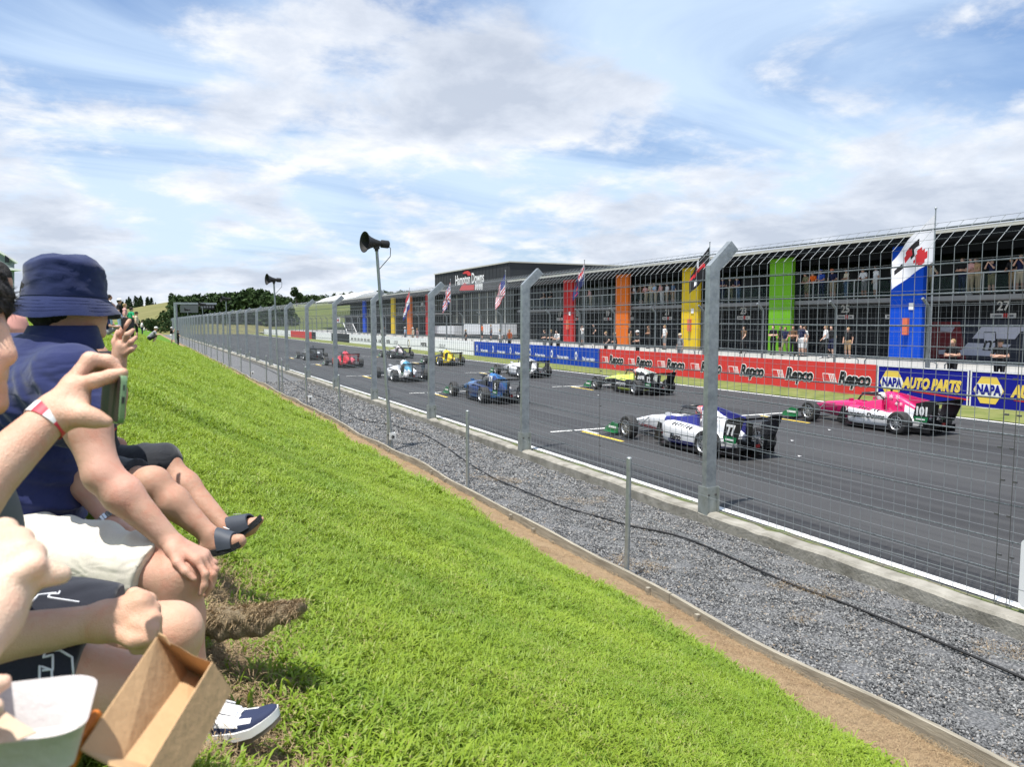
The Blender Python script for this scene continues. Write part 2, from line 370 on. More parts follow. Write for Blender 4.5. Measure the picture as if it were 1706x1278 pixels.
# ------------------------------------------------------------------ debris fence on the near side
galv = mat('galvanised_steel', (.40, .43, .45), .42, .65, col2=(.27, .295, .315), scale=9, detail=6, bump=.08, bscale=40)
galv2 = mat('galvanised_wire', (.21, .23, .25), .6, .15)
cablem = mat('steel_cable', (.19, .215, .235), .6, .2, col2=(.085, .10, .11), scale=60, bump=.6, bscale=140)
boltm = mat('bolt_steel', (.13, .13, .13), .5, .6)
fence = thing('debris_fence', 'tall galvanised wire mesh debris fence with cranked posts beside the gravel', 'fence')
def post_mesh():
    m = MB(); w, d = .18, .10; zt = 3.62
    tip = Vector((.36, 0, 4.0))
    A = [(-w/2, -d/2), (w/2, -d/2), (w/2, d/2), (-w/2, d/2)]
    s0 = [(x, y, -.25) for x, y in A]; s1 = [(x, y, zt-.40*(x+w/2)+.05) for x, y in A]
    ax = Vector((math.cos(R(46)), 0, math.sin(R(46)))); nx = Vector((ax.z, 0, -ax.x)); base = Vector((0, 0, zt-.02))
    s2 = [base+ax*.52+nx*x+Vector((0, y, 0)) for x, y in A]
    m.loft([s0, s1, s2]); return m.mesh('post', galv, 30)
def bracket_mesh():
    m = MB()
    for x in (-.108, .108): m.span((x-.007, -.105, -.25), (x+.007, .105, .42))
    m.span((-.1, -.066, -.25), (.1, -.054, .415)); return m.mesh('base_bracket', mat('bracket_galvanised', (.36, .39, .39), .5, .5, col2=(.27, .29, .27), scale=7), 30)
def bolts_mesh():
    m = MB()
    for z in (-.02, .30):
        for x in (-.06, .07): m.lathe([(0, 0), (.018, 0), (.018, .014), (0, .014)], 6, Matrix.Translation((x, -.066, z)) @ Matrix.Rotation(math.pi/2, 4, 'X'))
    return m.mesh('bolts', boltm, 30)
def wire_bay(L, x0, z0, zb, tip, sv, sh, r):
    m = MB(); nv = int(L/sv)
    segs = [((x0, z0), (x0, zb)), ((x0, zb), tip)]
    for k in range(nv):
        y = (k+.5)*L/nv
        m.tube([(x0, y, z0), (x0, y, zb), (tip[0], y, tip[1])], r*1.3, 3, caps=False)
    Ls = [zb-z0, math.hypot(tip[0]-x0, tip[1]-zb)]
    for (a, b), ln in zip(segs, Ls):
        k = int(ln/sh)
        for j in range(k+1):
            t_ = j/k; p = (a[0]+(b[0]-a[0])*t_, a[1]+(b[1]-a[1])*t_)
            m.tube([(p[0]-.004, 0, p[1]), (p[0]-.004, L, p[1])], r*.8, 3, caps=False)
    return m
PM, BM, BT = post_mesh(), bracket_mesh(), bolts_mesh()
WB = wire_bay(SP, .11, .06, 3.64, (.45, 3.94), .148, .148, .0028).mesh('wire_mesh', galv2, 0)
CZ = [(.115, .40), (.115, .72), (.115, 1.08), (.115, 1.45), (.115, 1.77), (.115, 2.12), (.115, 2.47), (.115, 2.83), (.115, 3.17), (.115, 3.48), (.39, 3.89)]
CM = []
for x, z in CZ:
    m = MB(); pts = [(x+.004*math.sin(k*2.1+z*7), SP*k/10, z-.018*math.sin(math.pi*k/10)) for k in range(11)]
    m.tube(pts, .0095, 6, caps=False)
    for k in range(9):   # twist of the strands
        pass
    CM.append(m.mesh('cable', cablem, 60))
for i in range(-2, NPOST):
    y = Y0+i*SP; x = 7.45+float(bend(y)); y2 = y+SP; x2 = 7.45+float(bend(y2)); rz = -math.atan2(x2-x, SP)
    p = ob('post', PM, fence, (x, y, 0), (random.uniform(-.004, .004), random.uniform(-.004, .006), 0))
    bk = ob('base_bracket', BM, p)
    if i < 12: ob('bolts', BT, p, kind='stuff')
    w_ = ob('wire_mesh', WB, fence, (x, y, 0), (0, 0, rz), kind='stuff')
    if i < 22:
        for cm_ in CM: ob('cable', cm_, fence, (x, y, 0), (0, 0, rz))
# splice clips where mesh panels overlap
m = MB()
for yy in (4.6, 4.72, 12.2):
    for z in (.55, .95, 1.3, 1.62, 1.95, 2.3): m.box((7.56, yy+.03*math.sin(z*9), z), (.02, .035, .018))
    m.tube([(7.556, yy, .05), (7.556, yy, 3.6)], .0035, 4)
m.build('splice_clip', boltm, fence, 30, kind='stuff')
# white notice on the fence at the right edge
p = on_x(1700, 955, 7.52)
nb = ob('notice_board', None, None, (7.54, p.y-.25, p.z), label='white rounded notice board wired to the debris fence at the right edge', cat='notice')
m = MB(); pts = []
for cx, cz, a0 in ((.22, .28, 0), (-.22, .28, 90), (-.22, -.28, 180), (.22, -.28, 270)):
    for k in range(5): a = R(a0+k*22.5); pts.append((0, cx+.05*math.cos(a), cz+.05*math.sin(a)))
m.prism(pts, (.012, 0, 0)); m.build('panel', plain('sign_white', (.75, .76, .78), .4), nb, 30)
m = MB()
for sx in (-.2, .2): m.box((.02, sx, .25), (.03, .03, .03))
m.build('clip', boltm, nb, 30)

# ------------------------------------------------------------------ timber edging, pipe posts, cable
tim = mat('weathered_timber', (.36, .33, .27), .9, col2=(.21, .19, .155), scale=4, detail=6, bump=.5, bscale=20, stretch=(8, .6, 8), spec=.1)
te = thing('timber_edging', 'weathered grey timber edging boards along the gravel bed', 'edging')
def tim_x(y): return 4.9+float(bend(y))+.035*math.sin(y*.55)+.02*math.sin(y*1.7+2)
y = -6.0; j = 0
while y < 150:
    L = random.uniform(3.4, 4.4); n = 14; secs = []; lean = random.uniform(-.012, .012)
    for k in range(n+1):
        yy = y+.008+(L-.016)*k/n; x = tim_x(yy); z = ZG+.135+.02*math.sin(yy*.9)+.012*math.sin(yy*2.2)
        secs.append([(x-.021-lean, yy, ZG-.14), (x-.021, yy, z), (x+.021, yy, z+.002), (x+.021-lean, yy, ZG-.14)])
    MB().loft(secs).build('board', tim, te, 30)
    if y < 60:
        for yy in (y+.35, y+L-.5):
            x = tim_x(yy); MB().box((x-.045, yy, ZG+.02), (.045, .045, .16)).build('peg', tim, te, 30)
    y += L; j += 1
pipe = mat('pipe_galvanised', (.37, .40, .41), .45, .55, col2=(.28, .30, .31), scale=12)
wf = thing('wire_fence', 'low line of galvanised pipe posts strung with thin wire beside the timber edging', 'fence')
PY = [2.4]+[7.38+5.0*k for k in range(26)]
m = MB(); m.tube([(0, 0, -.3), (0, 0, 1.44)], .030, 14); m.lathe([(.030, 1.44), (.031, 1.45), (.02, 1.462), (0, 1.465)], 14); pm = m.mesh('pipe_post', pipe, 40)
for k, yy in enumerate(PY):
    ob('pipe_post', pm, wf, (tim_x(yy)+.07, yy, ZG+random.uniform(-.02, .03)), (random.uniform(-.012, .012), random.uniform(-.02, .02), 0))
for z, r in ((.36, .0025), (.80, .003), (1.28, .003)):
    m = MB(); pts = []
    for a, b2 in zip(PY[:-1], PY[1:]):
        for q in range(5):
            yy = a+(b2-a)*q/5; pts.append((tim_x(yy)+.07+.033, yy, ZG+z-.03*math.sin(math.pi*q/5)))
    m.tube(pts, r, 4)
    m.build('wire', galv2, wf, 50)
black = mat('black_rubber', (.015, .015, .016), .55)
m = MB(); cp = [(1760, 1157), (1706, 1131), (1600, 1085), (1500, 1043), (1400, 1003), (1300, 966), (1168, 907), (1110, 888), (1050, 876), (1000, 862), (940, 845), (870, 817), (820, 795), (780, 771), (740, 743), (700, 721), (670, 714), (655, 709), (630, 704), (600, 699), (575, 685), (550, 668), (520, 655), (490, 640), (460, 622), (430, 608), (400, 598)]
cp = [on_z(a, b2, ZG+.03) for a, b2 in cp]; sm = []
for i in range(len(cp)-1):
    p0, p1, p2, p3 = cp[max(i-1, 0)], cp[i], cp[i+1], cp[min(i+2, len(cp)-1)]
    for k in range(6):
        q = k/6; sm.append(.5*((2*p1)+(p2-p0)*q+(2*p0-5*p1+4*p2-p3)*q*q+(3*p1-p0-3*p2+p3)*q**3))
sm = [Vector((a.x, a.y, max(a.z, ZG+.03))) for a in sm]
ob('power_cable', MB().tube(sm, .014, 6).mesh('power_cable', black, 50), label='long black cable snaking over the grey gravel', cat='cable')
wp = plain('white_plastic', (.75, .75, .74), .35)
for k, yy in enumerate((PY[3], PY[5], PY[8])):
    lab = ['white weatherproof junction box on the gravel behind the nearest loudspeaker pole', 'small white junction box behind a pipe post left of the nearest loudspeaker pole', 'tiny white junction box far along the low pipe-post fence'][k]
    jb = thing('junction_box', lab, 'junction box', (tim_x(yy)+.17, yy-.02, ZG+.34), 0, 'junction boxes on the pipe posts')
    MB().box((0, 0, 0), (.15, .12, .16)).build('casing', wp, jb, 30)
    m = MB(); m.lathe([(0, 0), (.035, 0), (.035, .05), (.02, .055), (0, .055)], 12, Matrix.Translation((0, -.06, -.01)) @ Matrix.Rotation(math.pi/2, 4, 'X')); m.build('socket', black, jb, 30)
    MB().box((-.09, .0, .03), (.05, .05, .03)).build('clamp', boltm, jb, 30)

# ------------------------------------------------------------------ horn loudspeakers on poles
hornm = mat('horn_black', (.022, .021, .02), .5); hornin = mat('horn_inside', (.012, .012, .012), .7)
def speaker(px, ytop, Y, label, lean, X=None):
    x = X if X is not None else tim_x(Y)+.16; base = Vector((x, Y, ZG-.1)); top = on_x(px, ytop, x) ; top = Vector((x+lean, Y, top.z))
    t_ = thing('horn_loudspeaker', label, 'loudspeaker', base, 0, 'horn loudspeakers on poles along the bank')
    h = top-base
    MB().tube([(0, 0, 0), h*.5, h], [.040, .038, .034], 12).build('pole', pipe, t_, 40)
    M = Matrix.Translation(h+Vector((0, 0, .10))) @ Matrix.Rotation(R(108), 4, 'Z') @ Matrix.Rotation(R(-88), 4, 'X') @ Matrix.Rotation(R(6), 4, 'Y')
    m = MB()
    prof_ = [(0, .30), (.085, .30), (.09, .28), (.09, .13), (.06, .11), (.075, .04), (.095, -.05), (.13, -.15), (.18, -.24), (.235, -.29), (.24, -.305)]
    m.lathe([(r, -h_) for r, h_ in prof_], 28, M, 0)
    m.lathe([(.24, .305), (.228, .30), (.17, .23), (.11, .12), (.06, -.02), (0, -.05)], 28, M, 1)
    hn = m.build('horn', [hornm, hornin], t_, 50)
    m = MB(); m.tube([h+Vector((0, 0, -.08)), h+Vector((0, 0, .06))], .045, 10); m.box(h+Vector((0, 0, .02)), (.12, .09, .10)); m.build('bracket', hornm, t_, 30)
    pr = M @ Vector((0, 0, -.28)); m = MB(); m.tube([pr, pr+Vector((.05, -.08, -.10)), pr+Vector((.04, -.08, -.28)), h+Vector((.04, -.02, -.5)), h+Vector((.035, 0, -.9))], .009, 6); m.build('lead', black, t_, 50)
speaker(624, 421, 17.35, 'black horn loudspeaker on the nearest tall pole in front of the fence', -.30)
speaker(452, 473, 33.9, 'black horn loudspeaker on the second pole, against the sky above distant trees', -.12)
speaker(383, 499, 54, 'black horn loudspeaker on the third pole, in front of the dark wood', -.1)
speaker(351, 505, 75, 'dark horn loudspeaker on the fourth pole, just right of the gantry', -.1)
speaker(329, 513, 98, 'small far horn loudspeaker on the fifth pole, below the gantry board', -.1)
# ------------------------------------------------------------------ pit wall with hoardings
WX = 24.4; WT = 1.27
wallc = mat('pit_wall_concrete', (.30, .30, .29), .9, col2=(.2, .2, .19), scale=2)
MB().span((WX+.04, -30, -.3), (WX+.26, 190, WT-.02)).build('pit_wall', wallc, None, 30, label='long low concrete pit wall behind the advertising boards', cat='wall')
red_b = mat('hoarding_red', (.68, .06, .055), .85, spec=.08, col2=(.60, .055, .05), scale=1.5); navy_b = mat('hoarding_navy', (.012, .016, .26), .85, spec=.08)
blue_b = mat('hoarding_blue', (.012, .05, .38), .85, spec=.08, col2=(.02, .08, .46), scale=.7); white_b = mat('hoarding_white', (.86, .87, .90), .85, spec=.08)
whitel = plain('letter_white', (.80, .80, .80), .5); blackl = plain('letter_black', (.012, .012, .014), .5); yell = plain('letter_yellow', (.80, .58, .10), .5)
redl = plain('letter_red', (.55, .03, .03), .5); greyl = plain('letter_grey', (.18, .19, .21), .5); dark_b = mat('hoarding_dark', (.03, .032, .036), .85, spec=.08); goldl = plain('letter_gold', (.5, .4, .16), .5)
def hoarding(y0, y1, m, label, trim=None, z0=.06, z1=WT):
    """board on the wall's track side; y0 > y1 (left to right as seen); origin at its centre"""
    t_ = thing('advertising_board', label, 'advertising board', (WX, (y0+y1)/2, (z0+z1)/2), 0, 'advertising boards along the pit wall')
    L = y0-y1; H = z1-z0
    MB().box((0, 0, 0), (.05, L-.012, H)).build('panel', m, t_, 30)
    if trim:
        mb = MB(); e = .035
        for s in (-1, 1): mb.box((-.03, s*(L/2-.03), 0), (.012, .045, H)); mb.box((-.03, 0, s*(H/2-.018)), (.012, L-.1, e))
        mb.build('frame', trim, t_, 30)
    return t_, L, H
def logo_poly(t_, pts, m, name='emblem', dx=-.027, th=.004):
    MB().prism([(dx, y, z) for y, z in pts], (-th, 0, 0)).build(name, m, t_, 30)
def put(t_, s, size, m, y, z, dx=-.03, **k): return lettering(s, size, m, (dx, y, z), FACE_TRACK, t_, **k)
def YW(px): return Yat(px, WX)
# two navy boards at the right
for a, b, lab in ((1466, 1620, 'navy board with a yellow hexagon and AUTO PARTS lettering, complete, beside the red boards'), (1622, 1860, 'navy board with a yellow hexagon cut off by the right edge of the photo')):
    t_, L, H = hoarding(YW(a), YW(b), navy_b, lab, whitel)
    cy = L/2-.62
    hexa = lambda r, sx=1.0: [(cy-r*sx*math.cos(R(60*k)), r*math.sin(R(60*k))) for k in range(6)]
    logo_poly(t_, hexa(.50), yell); logo_poly(t_, [(cy-.40, .20), (cy+.40, .20), (cy+.46, 0), (cy+.40, -.22), (cy-.40, -.22), (cy-.46, 0)], whitel, 'band', -.0315)
    put(t_, 'NAPA', .42, navy_b, cy, .0, -.037, offset=.022, sx=.72)
    put(t_, 'AUTO PARTS', .50, yell, -.38 if L < 5 else cy-2.0, .02, shear=.25, offset=.032, sx=.72)
    logo_poly(t_, [(cy-.8, -.26), (cy-2.9, -.40), (cy-2.95, -.34), (cy-.9, -.22)], redl, 'stripe')
# red boards with repeated mark
ya, yb = YW(1000), YW(1463); n = 7
px_r = [1000, 1050, 1098, 1152, 1215, 1290, 1375, 1464]
nm = ['seventh and leftmost', 'sixth', 'fifth', 'fourth', 'third', 'second', 'first']
for i in range(7):
    y0, y1 = ya+(yb-ya)*i/n, ya+(yb-ya)*(i+1)/n
    t_, L, H = hoarding(y0, y1, red_b, 'red board with black and white lettering, %s counting left from the navy boards' % nm[i])
    c = 0
    def para(a, b, z0=-.17, z1=.15, sh=.12): return [(a+.0-sh, z0), (b-sh, z0), (b, z1), (a, z1)]
    q = L*.40
    edge = [(q, .16), (q-.62, .16), (q-.74, -.17), (q-.06, -.17)]
    logo_poly(t_, edge, whitel, 'flag_outline'); logo_poly(t_, [(q-.035, .13), (q-.30, .13), (q-.40, -.14), (q-.09, -.14)], red_b, 'flag_field', -.0315)
    for k in range(4):
        a = q-.36-.085*k; logo_poly(t_, [(a, .13), (a-.035+.006*k, .13), (a-.135+.006*k, -.14), (a-.10, -.14)], red_b, 'flag_stripe', -.0315)
    put(t_, 'Repco', .66, whitel, -L*.15, .0, -.0275, shear=.25, offset=.065, sx=.86)
    put(t_, 'Repco', .66, blackl, -L*.15, .0, -.036, shear=.25, offset=.030, sx=.86)
# blue boards
pxb = [791, 833, 874, 925, 1000 - 52, 999]
ya, yb = YW(791), YW(999); n = 6
for i in range(n):
    y0, y1 = ya+(yb-ya)*i/n, ya+(yb-ya)*(i+1)/n
    t_, L, H = hoarding(y0, y1, blue_b, 'blue board with a round white crest, %s counting left from the red boards' % ['sixth and last', 'fifth', 'fourth', 'third', 'second', 'first'][i])
    cy = L*.34
    logo_poly(t_, [(cy+.16*math.cos(R(36*k))*(1 if k % 2 else .8), .08+.27*math.sin(R(36*k))) for k in range(10)], whitel, 'crest')
    logo_poly(t_, [(cy+.08*math.cos(R(45*k)), .08+.13*math.sin(R(45*k))) for k in range(8)], blue_b, 'crest_centre', -.0315)
    put(t_, 'Find your mission', .30, whitel, -L*.13, -.08, offset=.006, sx=L/4.1*.86)
# white boards
ya = YW(675); yb = YW(789)
t_, L, H = hoarding(ya, yb, white_b, 'white board with black lettering at its left, just left of the blue boards'); 
put(t_, 'PORTER', .48, blackl, L*.18, .0, offset=.02); put(t_, 'GROUP', .48, greyl, -L*.10, .0)
ring = lambda t_, cy, r: (logo_poly(t_, [(cy+r*math.cos(R(a)), .02+r*math.sin(R(a))) for a in range(100, 290, 20)]+[(cy+r*.72*math.cos(R(a)), .02+r*.72*math.sin(R(a))) for a in range(280, 90, -20)], goldl, 'emblem'), logo_poly(t_, [(cy-.1+r*math.cos(R(a)), .02+r*math.sin(R(a))) for a in range(-70, 80, 20)]+[(cy-.1+r*.72*math.cos(R(a)), .02+r*.72*math.sin(R(a))) for a in range(70, -80, -20)], blackl, 'emblem'))
ring(t_, L*.44, .42)
ya2 = YW(668)
t_, L, H = hoarding(ya2, ya, white_b, 'narrow white filler board between the two lettered white boards')
y3 = YW(582); t_, L, H = hoarding(y3, ya2, white_b, 'long white board of repeated black lettering ending in a gold ring emblem')
for k in range(9): put(t_, 'RAC LAR', .42, blackl, L*.47-.9-k*L*.072, .0, offset=.015, sx=.62)
ring(t_, -L*.18, .45); put(t_, 'PORTER', .5, blackl, -L*.29, 0, offset=.02, sx=.8); put(t_, 'GROUP', .5, greyl, -L*.42, 0, sx=.8)
spec_ = [(582, 552, dark_b, 'dark board with pale lettering, left of the long white board', '#', greyl), (552, 526, white_b, 'short white board with two lines of small blue print', '=', blue_b), (526, 519, dark_b, 'narrow dark board left of the short white board', '', whitel), (519, 484, red_b, 'far red board with white lettering on the pit wall', '#', whitel), (484, 440, white_b, 'farthest pale board on the pit wall', '', greyl)]
for a, b, m, lab, tx, tm in spec_:
    t_, L, H = hoarding(YW(a), YW(b), m, lab)
    if tx:      # print too small to read: broken bars
        mb = MB(); rng = random.Random(int(a))
        for zc in ((.02,) if tx == '#' else (.16, -.14)):
            yy = L*.4
            while yy > -L*.4:
                w = rng.uniform(.25, .6) if tx == '#' else rng.uniform(.12, .3); mb.box((-.028, yy-w/2, zc), (.006, w, .42 if tx == '#' else .12)); yy -= w+.12
        mb.build('print', tm, t_, 30)

# ------------------------------------------------------------------ pit wall debris fence
pf = thing('pit_wall_fence', 'galvanised mesh debris fence with hooked posts standing on the pit wall', 'fence', (WX+.15, 0, 0))
galv3 = mat('pit_fence_steel', (.20, .22, .235), .6, .3)
m = MB(); m.tube([(0, 0, WT-.3), (0, 0, 3.35), (-.08, 0, 3.46), (-.34, 0, 3.68)], .05, 8); PPM = m.mesh('post', galv3, 40)
m = wire_bay(4.0, -.06, WT, 3.42, (-.34, 3.66), .2, .2, .0019)
for z in (2.0, 2.75, 3.42): m.tube([(-.06, 0, z), (-.06, 4, z)], .012, 4, caps=False)
PWM = m.mesh('wire_mesh', galv3, 0)
yy = 18.1-12
while yy < 170:
    ob('post', PPM, pf, (0, yy, 0)); ob('wire_mesh', PWM, pf, (0, yy, 0), kind='stuff'); yy += 4.0
m = MB()
rail = thing('handrail', 'long low grey tube handrail along the top of the pit wall', 'handrail', (WX+.42, 0, 0))
yy = 8.0
while yy < 120:
    MB().tube([(0, yy, 1.0), (0, yy, WT+.12), (0, yy+.12, WT+.2), (0, yy+2.9, WT+.2), (0, yy+3.0, WT+.12), (0, yy+3.0, 1.0)], .022, 6).build('rail_hoop', galv3, rail, 50); yy += 3.3

# ------------------------------------------------------------------ flags on the pit wall
def flag(px, pytop, label, paintf, drop=1.0, w=1.5, X=WX+.33, mats=None, lean=.8):
    y = Yat(px, X); zt = Zat(pytop, px, X)
    t_ = thing('flag', label, 'flag', (X, y, .6), 0, 'flags on poles along the pit wall')
    MB().tube([(0, 0, 0), (0, 0, zt-.6)], [.035, .022], 8).build('pole', galv, t_, 40)
    m = MB(); nu, nv = 18, 12; H = w*.75; vs = []
    for i in range(nu+1):
        for j in range(nv+1):
            s = i/nu; q = j/nv
            sag = (s*s*.18+s*.55)*lean
            yy = s*w*(.74-.06*q)+.02*math.sin(q*6); xx = .10*math.sin(s*9+q*2.2)*s-.08*s; zz = zt-.6-.15-q*H*(1-.38*s)-sag*w
            vs.append((xx, yy, zz))
    fs = []; mi = []
    for i in range(nu):
        for j in range(nv):
            a = i*(nv+1)+j; fs.append((a, a+1, a+nv+2, a+nv+1)); mi.append(paintf((i+.5)/nu, (j+.5)/nv))
    m.add(vs, fs, mi); m.build('cloth', mats, t_, 60); MB().lathe([(0, .0), (.04, .02), (.045, .05), (.02, .08), (0, .085)], 10, Matrix.Translation((0, 0, zt-.6))).build('finial', galv, t_, 50)
cw = plain('flag_white', (.78, .78, .84), .8); cr = plain('flag_red', (.55, .03, .04), .8); cb = plain('flag_blue', (.02, .03, .22), .8); ck = plain('flag_black', (.015, .015, .018), .8); cn = plain('flag_navy', (.02, .025, .10), .8)
def f_big(s, q):
    if (s-.33)**2+((q-.72)*.8)**2 < .022 or (s-.62)**2+((q-.40)*.8)**2 < .012: return 1
    if abs(s-.52) < .06 and .25 < q < .6 or (abs(q-.33) < .06 and .36 < s < .44) or (.80 < s < .92 and .45 < q < .6): return 2
    return 0
def f_ukb(s, q):
    if abs(s-.5) < .07 or abs(q-.5) < .11: return 1
    if abs(s-.5) < .13 or abs(q-.5) < .19: return 0
    d = min(abs(s-q), abs(s+q-1)); return 1 if d < .05 else (0 if d < .13 else 2)
def f_us(s, q): return (2 if (s < .42 and q < .54) else (1 if int(q*13) % 2 == 0 else 0))
def f_nz(s, q):
    if s < .5 and q < .5: return f_ukb(s*2, q*2)
    return 1 if ((s-.75)**2+(q-.5)**2 < .006 or (s-.72)**2+(q-.2)**2 < .004 or (s-.8)**2+(q-.8)**2 < .004) else 2
def f_blk(s, q): return 1 if .45 < q+s*.3 < .62 and s > .2 else (0 if (abs(s-.55) < .06 and q < .4) or (.7 < s < .85 and .62 < q < .8) else 2)
def f_tri(s, q): return 1 if q < .33 else (0 if q < .67 else 2)
flag(1551, 350, 'large white flag with red and black figures drooping from the tallest pole', f_big, w=2.2, mats=[cw, cr, ck], lean=.95)
flag(1180, 405, 'black flag with red and white bands above the yellow pillar', f_blk, w=1.9, mats=[cw, cr, ck], lean=1.0)
flag(973, 434, 'dark blue ensign flag between the red and orange pillars', f_nz, w=1.7, mats=[cw, cr, cn], lean=1.3)
flag(842, 452, 'red and white striped flag in front of the grey building', f_us, w=2.2, mats=[cw, cr, cb], lean=1.1)
flag(751, 466, 'crossed red, white and blue flag left of the wordmark on the grey building', f_ukb, w=2.4, mats=[cw, cr, cb], lean=1.0)
flag(683, 480, 'small tricolour flag above the left-hand orange pillar', f_tri, w=2.6, mats=[cw, cr, cb], lean=1.1)

# ------------------------------------------------------------------ pit building
FX = 37.2; BX = 34.9; ZF = .9; ZB = 4.12; ZR = 6.82
clad = mat('charcoal_cladding', (.022, .024, .027), .85, spec=.08, col2=(.03, .032, .036), scale=3); claddoor = mat('roller_door', (.030, .033, .037), .85, spec=.08)
soff = mat('soffit_black', (.012, .013, .015), .85, spec=.08); roofm = mat('roof_sheet', (.44, .44, .41), .5, .2); trimm = mat('roof_trim', (.48, .47, .42), .5); slabm = mat('balcony_slab', (.20, .20, .20), .7)
glassd = mat('tinted_glass', (.010, .013, .015), .25, spec=.22); glassb = mat('balustrade_glass', (.02, .045, .036), .12, spec=.25, alpha=.16); railm = mat('rail_steel', (.42, .43, .43), .4, .6)
def pit_block(ya, yb, label, doors, first_no):
    """ya < yb"""
    t_ = thing('pit_building', label, 'building', (FX, (ya+yb)/2, ZF)); o = Vector((FX, (ya+yb)/2, ZF))
    L = lambda a, b: (Vector(a)-o, Vector(b)-o)
    def part(name, m, a, b, parent=t_): return MB().span(*L(a, b)).build(name, m, parent, 30)
    part('wall', clad, (FX, ya, ZF), (FX+14, yb, ZB+.15))
    part('balcony_wall', soff, (FX+1.2, ya, ZB+.15), (FX+14, yb, ZR+.1))
    part('balcony_slab', slabm, (BX, ya, ZB-.22), (FX+1.3, yb, ZB))
    rf = MB(); q = [(BX-1.1-FX, ZR+.28-ZF), (BX-1.1-FX, ZR+.20-ZF), (FX+14.5-FX, ZR-.1-ZF), (FX+14.5-FX, ZR+1.2-ZF)]
    rf.prism([(x, ya-o.y, z) for x, z in q], (0, yb-ya, 0)); r_ = rf.build('roof', roofm, t_, 30)
    part('fascia', trimm, (BX-1.16, ya-.02, ZR+.20), (BX-1.095, yb+.02, ZR+.36), r_)
    part('soffit', soff, (BX-1.08, ya+.05, ZR-.12), (FX+1.3, yb-.05, ZR+.18), r_)
    part('lintel', soff, (BX+.4, ya+.02, ZR-.62), (BX+.6, yb-.02, ZR-.13), r_)
    y = ya+.3; k = 0
    while y < yb-.8:      # balcony glass fronts, sliding windows, rail posts
        e = min(y+1.42, yb-.1)
        part('balustrade_pane', glassb, (BX+.05, y, ZB+.06), (BX+.065, e-.04, ZB+.92))
        part('rail_post', railm, (BX+.03, e-.03, ZB), (BX+.085, e+.02, ZB+1.05))
        if k % 2 == 0: part('window_pane', glassd, (FX+1.17, y, ZB+.2), (FX+1.21, min(y+2.6, yb-.1), ZB+2.3))
        y = e+.02; k += 1
    part('hand_rail', railm, (BX+.02, ya, ZB+1.0), (BX+.09, yb, ZB+1.06))
    for k, (a, b) in enumerate(doors):
        d = part('garage_door', claddoor, (FX-.06, a+.15, ZF), (FX-.002, b-.15, ZF+2.5))
        m = MB()
        for j in range(9): m.span(*L((FX-.075, a+.17, ZF+.25*j+.24), (FX-.058, b-.17, ZF+.25*j+.27)))
        m.build('door_slats', mat('door_rib', (.030, .032, .036), .6), d, 30, kind='stuff')
        if first_no:
            no = first_no-k
            nb_ = lettering(str(no), .62, whitel, Vector((FX-.09, (a+b)/2, ZF+2.72))-o, FACE_TRACK, d, name='number', offset=.01, ext=.01)
            m = MB(); c = (a+b)/2; m.span(*L((FX-.095, c-.62, ZF+2.14), (FX-.077, c+.62, ZF+2.38)), 0); m.span(*L((FX-.101, c-.22, ZF+2.14), (FX-.096, c-.02, ZF+2.38)), 1); m.span(*L((FX-.101, c-.5, ZF+2.21), (FX-.096, c-.28, ZF+2.31)), 2); m.span(*L((FX-.101, c+.05, ZF+2.21), (FX-.096, c+.5, ZF+2.31)), 2)
            m.build('name_board', [whitel, redl, greyl], d, 30)
    return t_
YC = Yat(862, BX)
doors = []; no = 28
edges_px = [1700, 1560, 1478, 1395, 1318, 1262, 1225, 1165, 1118, 1080, 1048, 1010]
# garages between the pillars (two bays between neighbours)
pill = [(1482, 'blue'), (1280, 'green'), (1135, 'yellow'), (1025, 'orange'), (938, 'red')]
py_ = [Yat(a, BX-.35) for a, _ in pill]
doors = [(py_[0]-11.0, py_[0]-6.6), (py_[0]-6.4, py_[0]-2.0)]
for a, b in zip(py_[:-1], py_[1:]):
    h = (b-a-1.9)/2; doors += [(a+.05, a+.05+h), (a+.05+h, a+.05+2*h)]
doors += [(py_[-1]+.1, py_[-1]+3.6), (py_[-1]+3.6, py_[-1]+7.0)]
PB1 = pit_block(-6, YC, 'long dark pit garage building with balcony, right of the tall grey building', doors, 28)
PB2 = pit_block(Yat(727, BX), Yat(556, BX), 'far dark pit garage building left of the tall grey building', [(Yat(a, BX), Yat(b, BX)) for a, b in ((690, 676), (668, 655), (646, 634))], None)
pcol = {'blue': (.008, .075, .56), 'green': (.16, .43, .025), 'yellow': (.74, .52, .03), 'orange': (.70, .16, .02), 'red': (.50, .03, .03)}
rb = plain('extinguisher_red', (.6, .08, .05), .4)
ext = plain('cabinet_orange', (.68, .16, .08), .5)
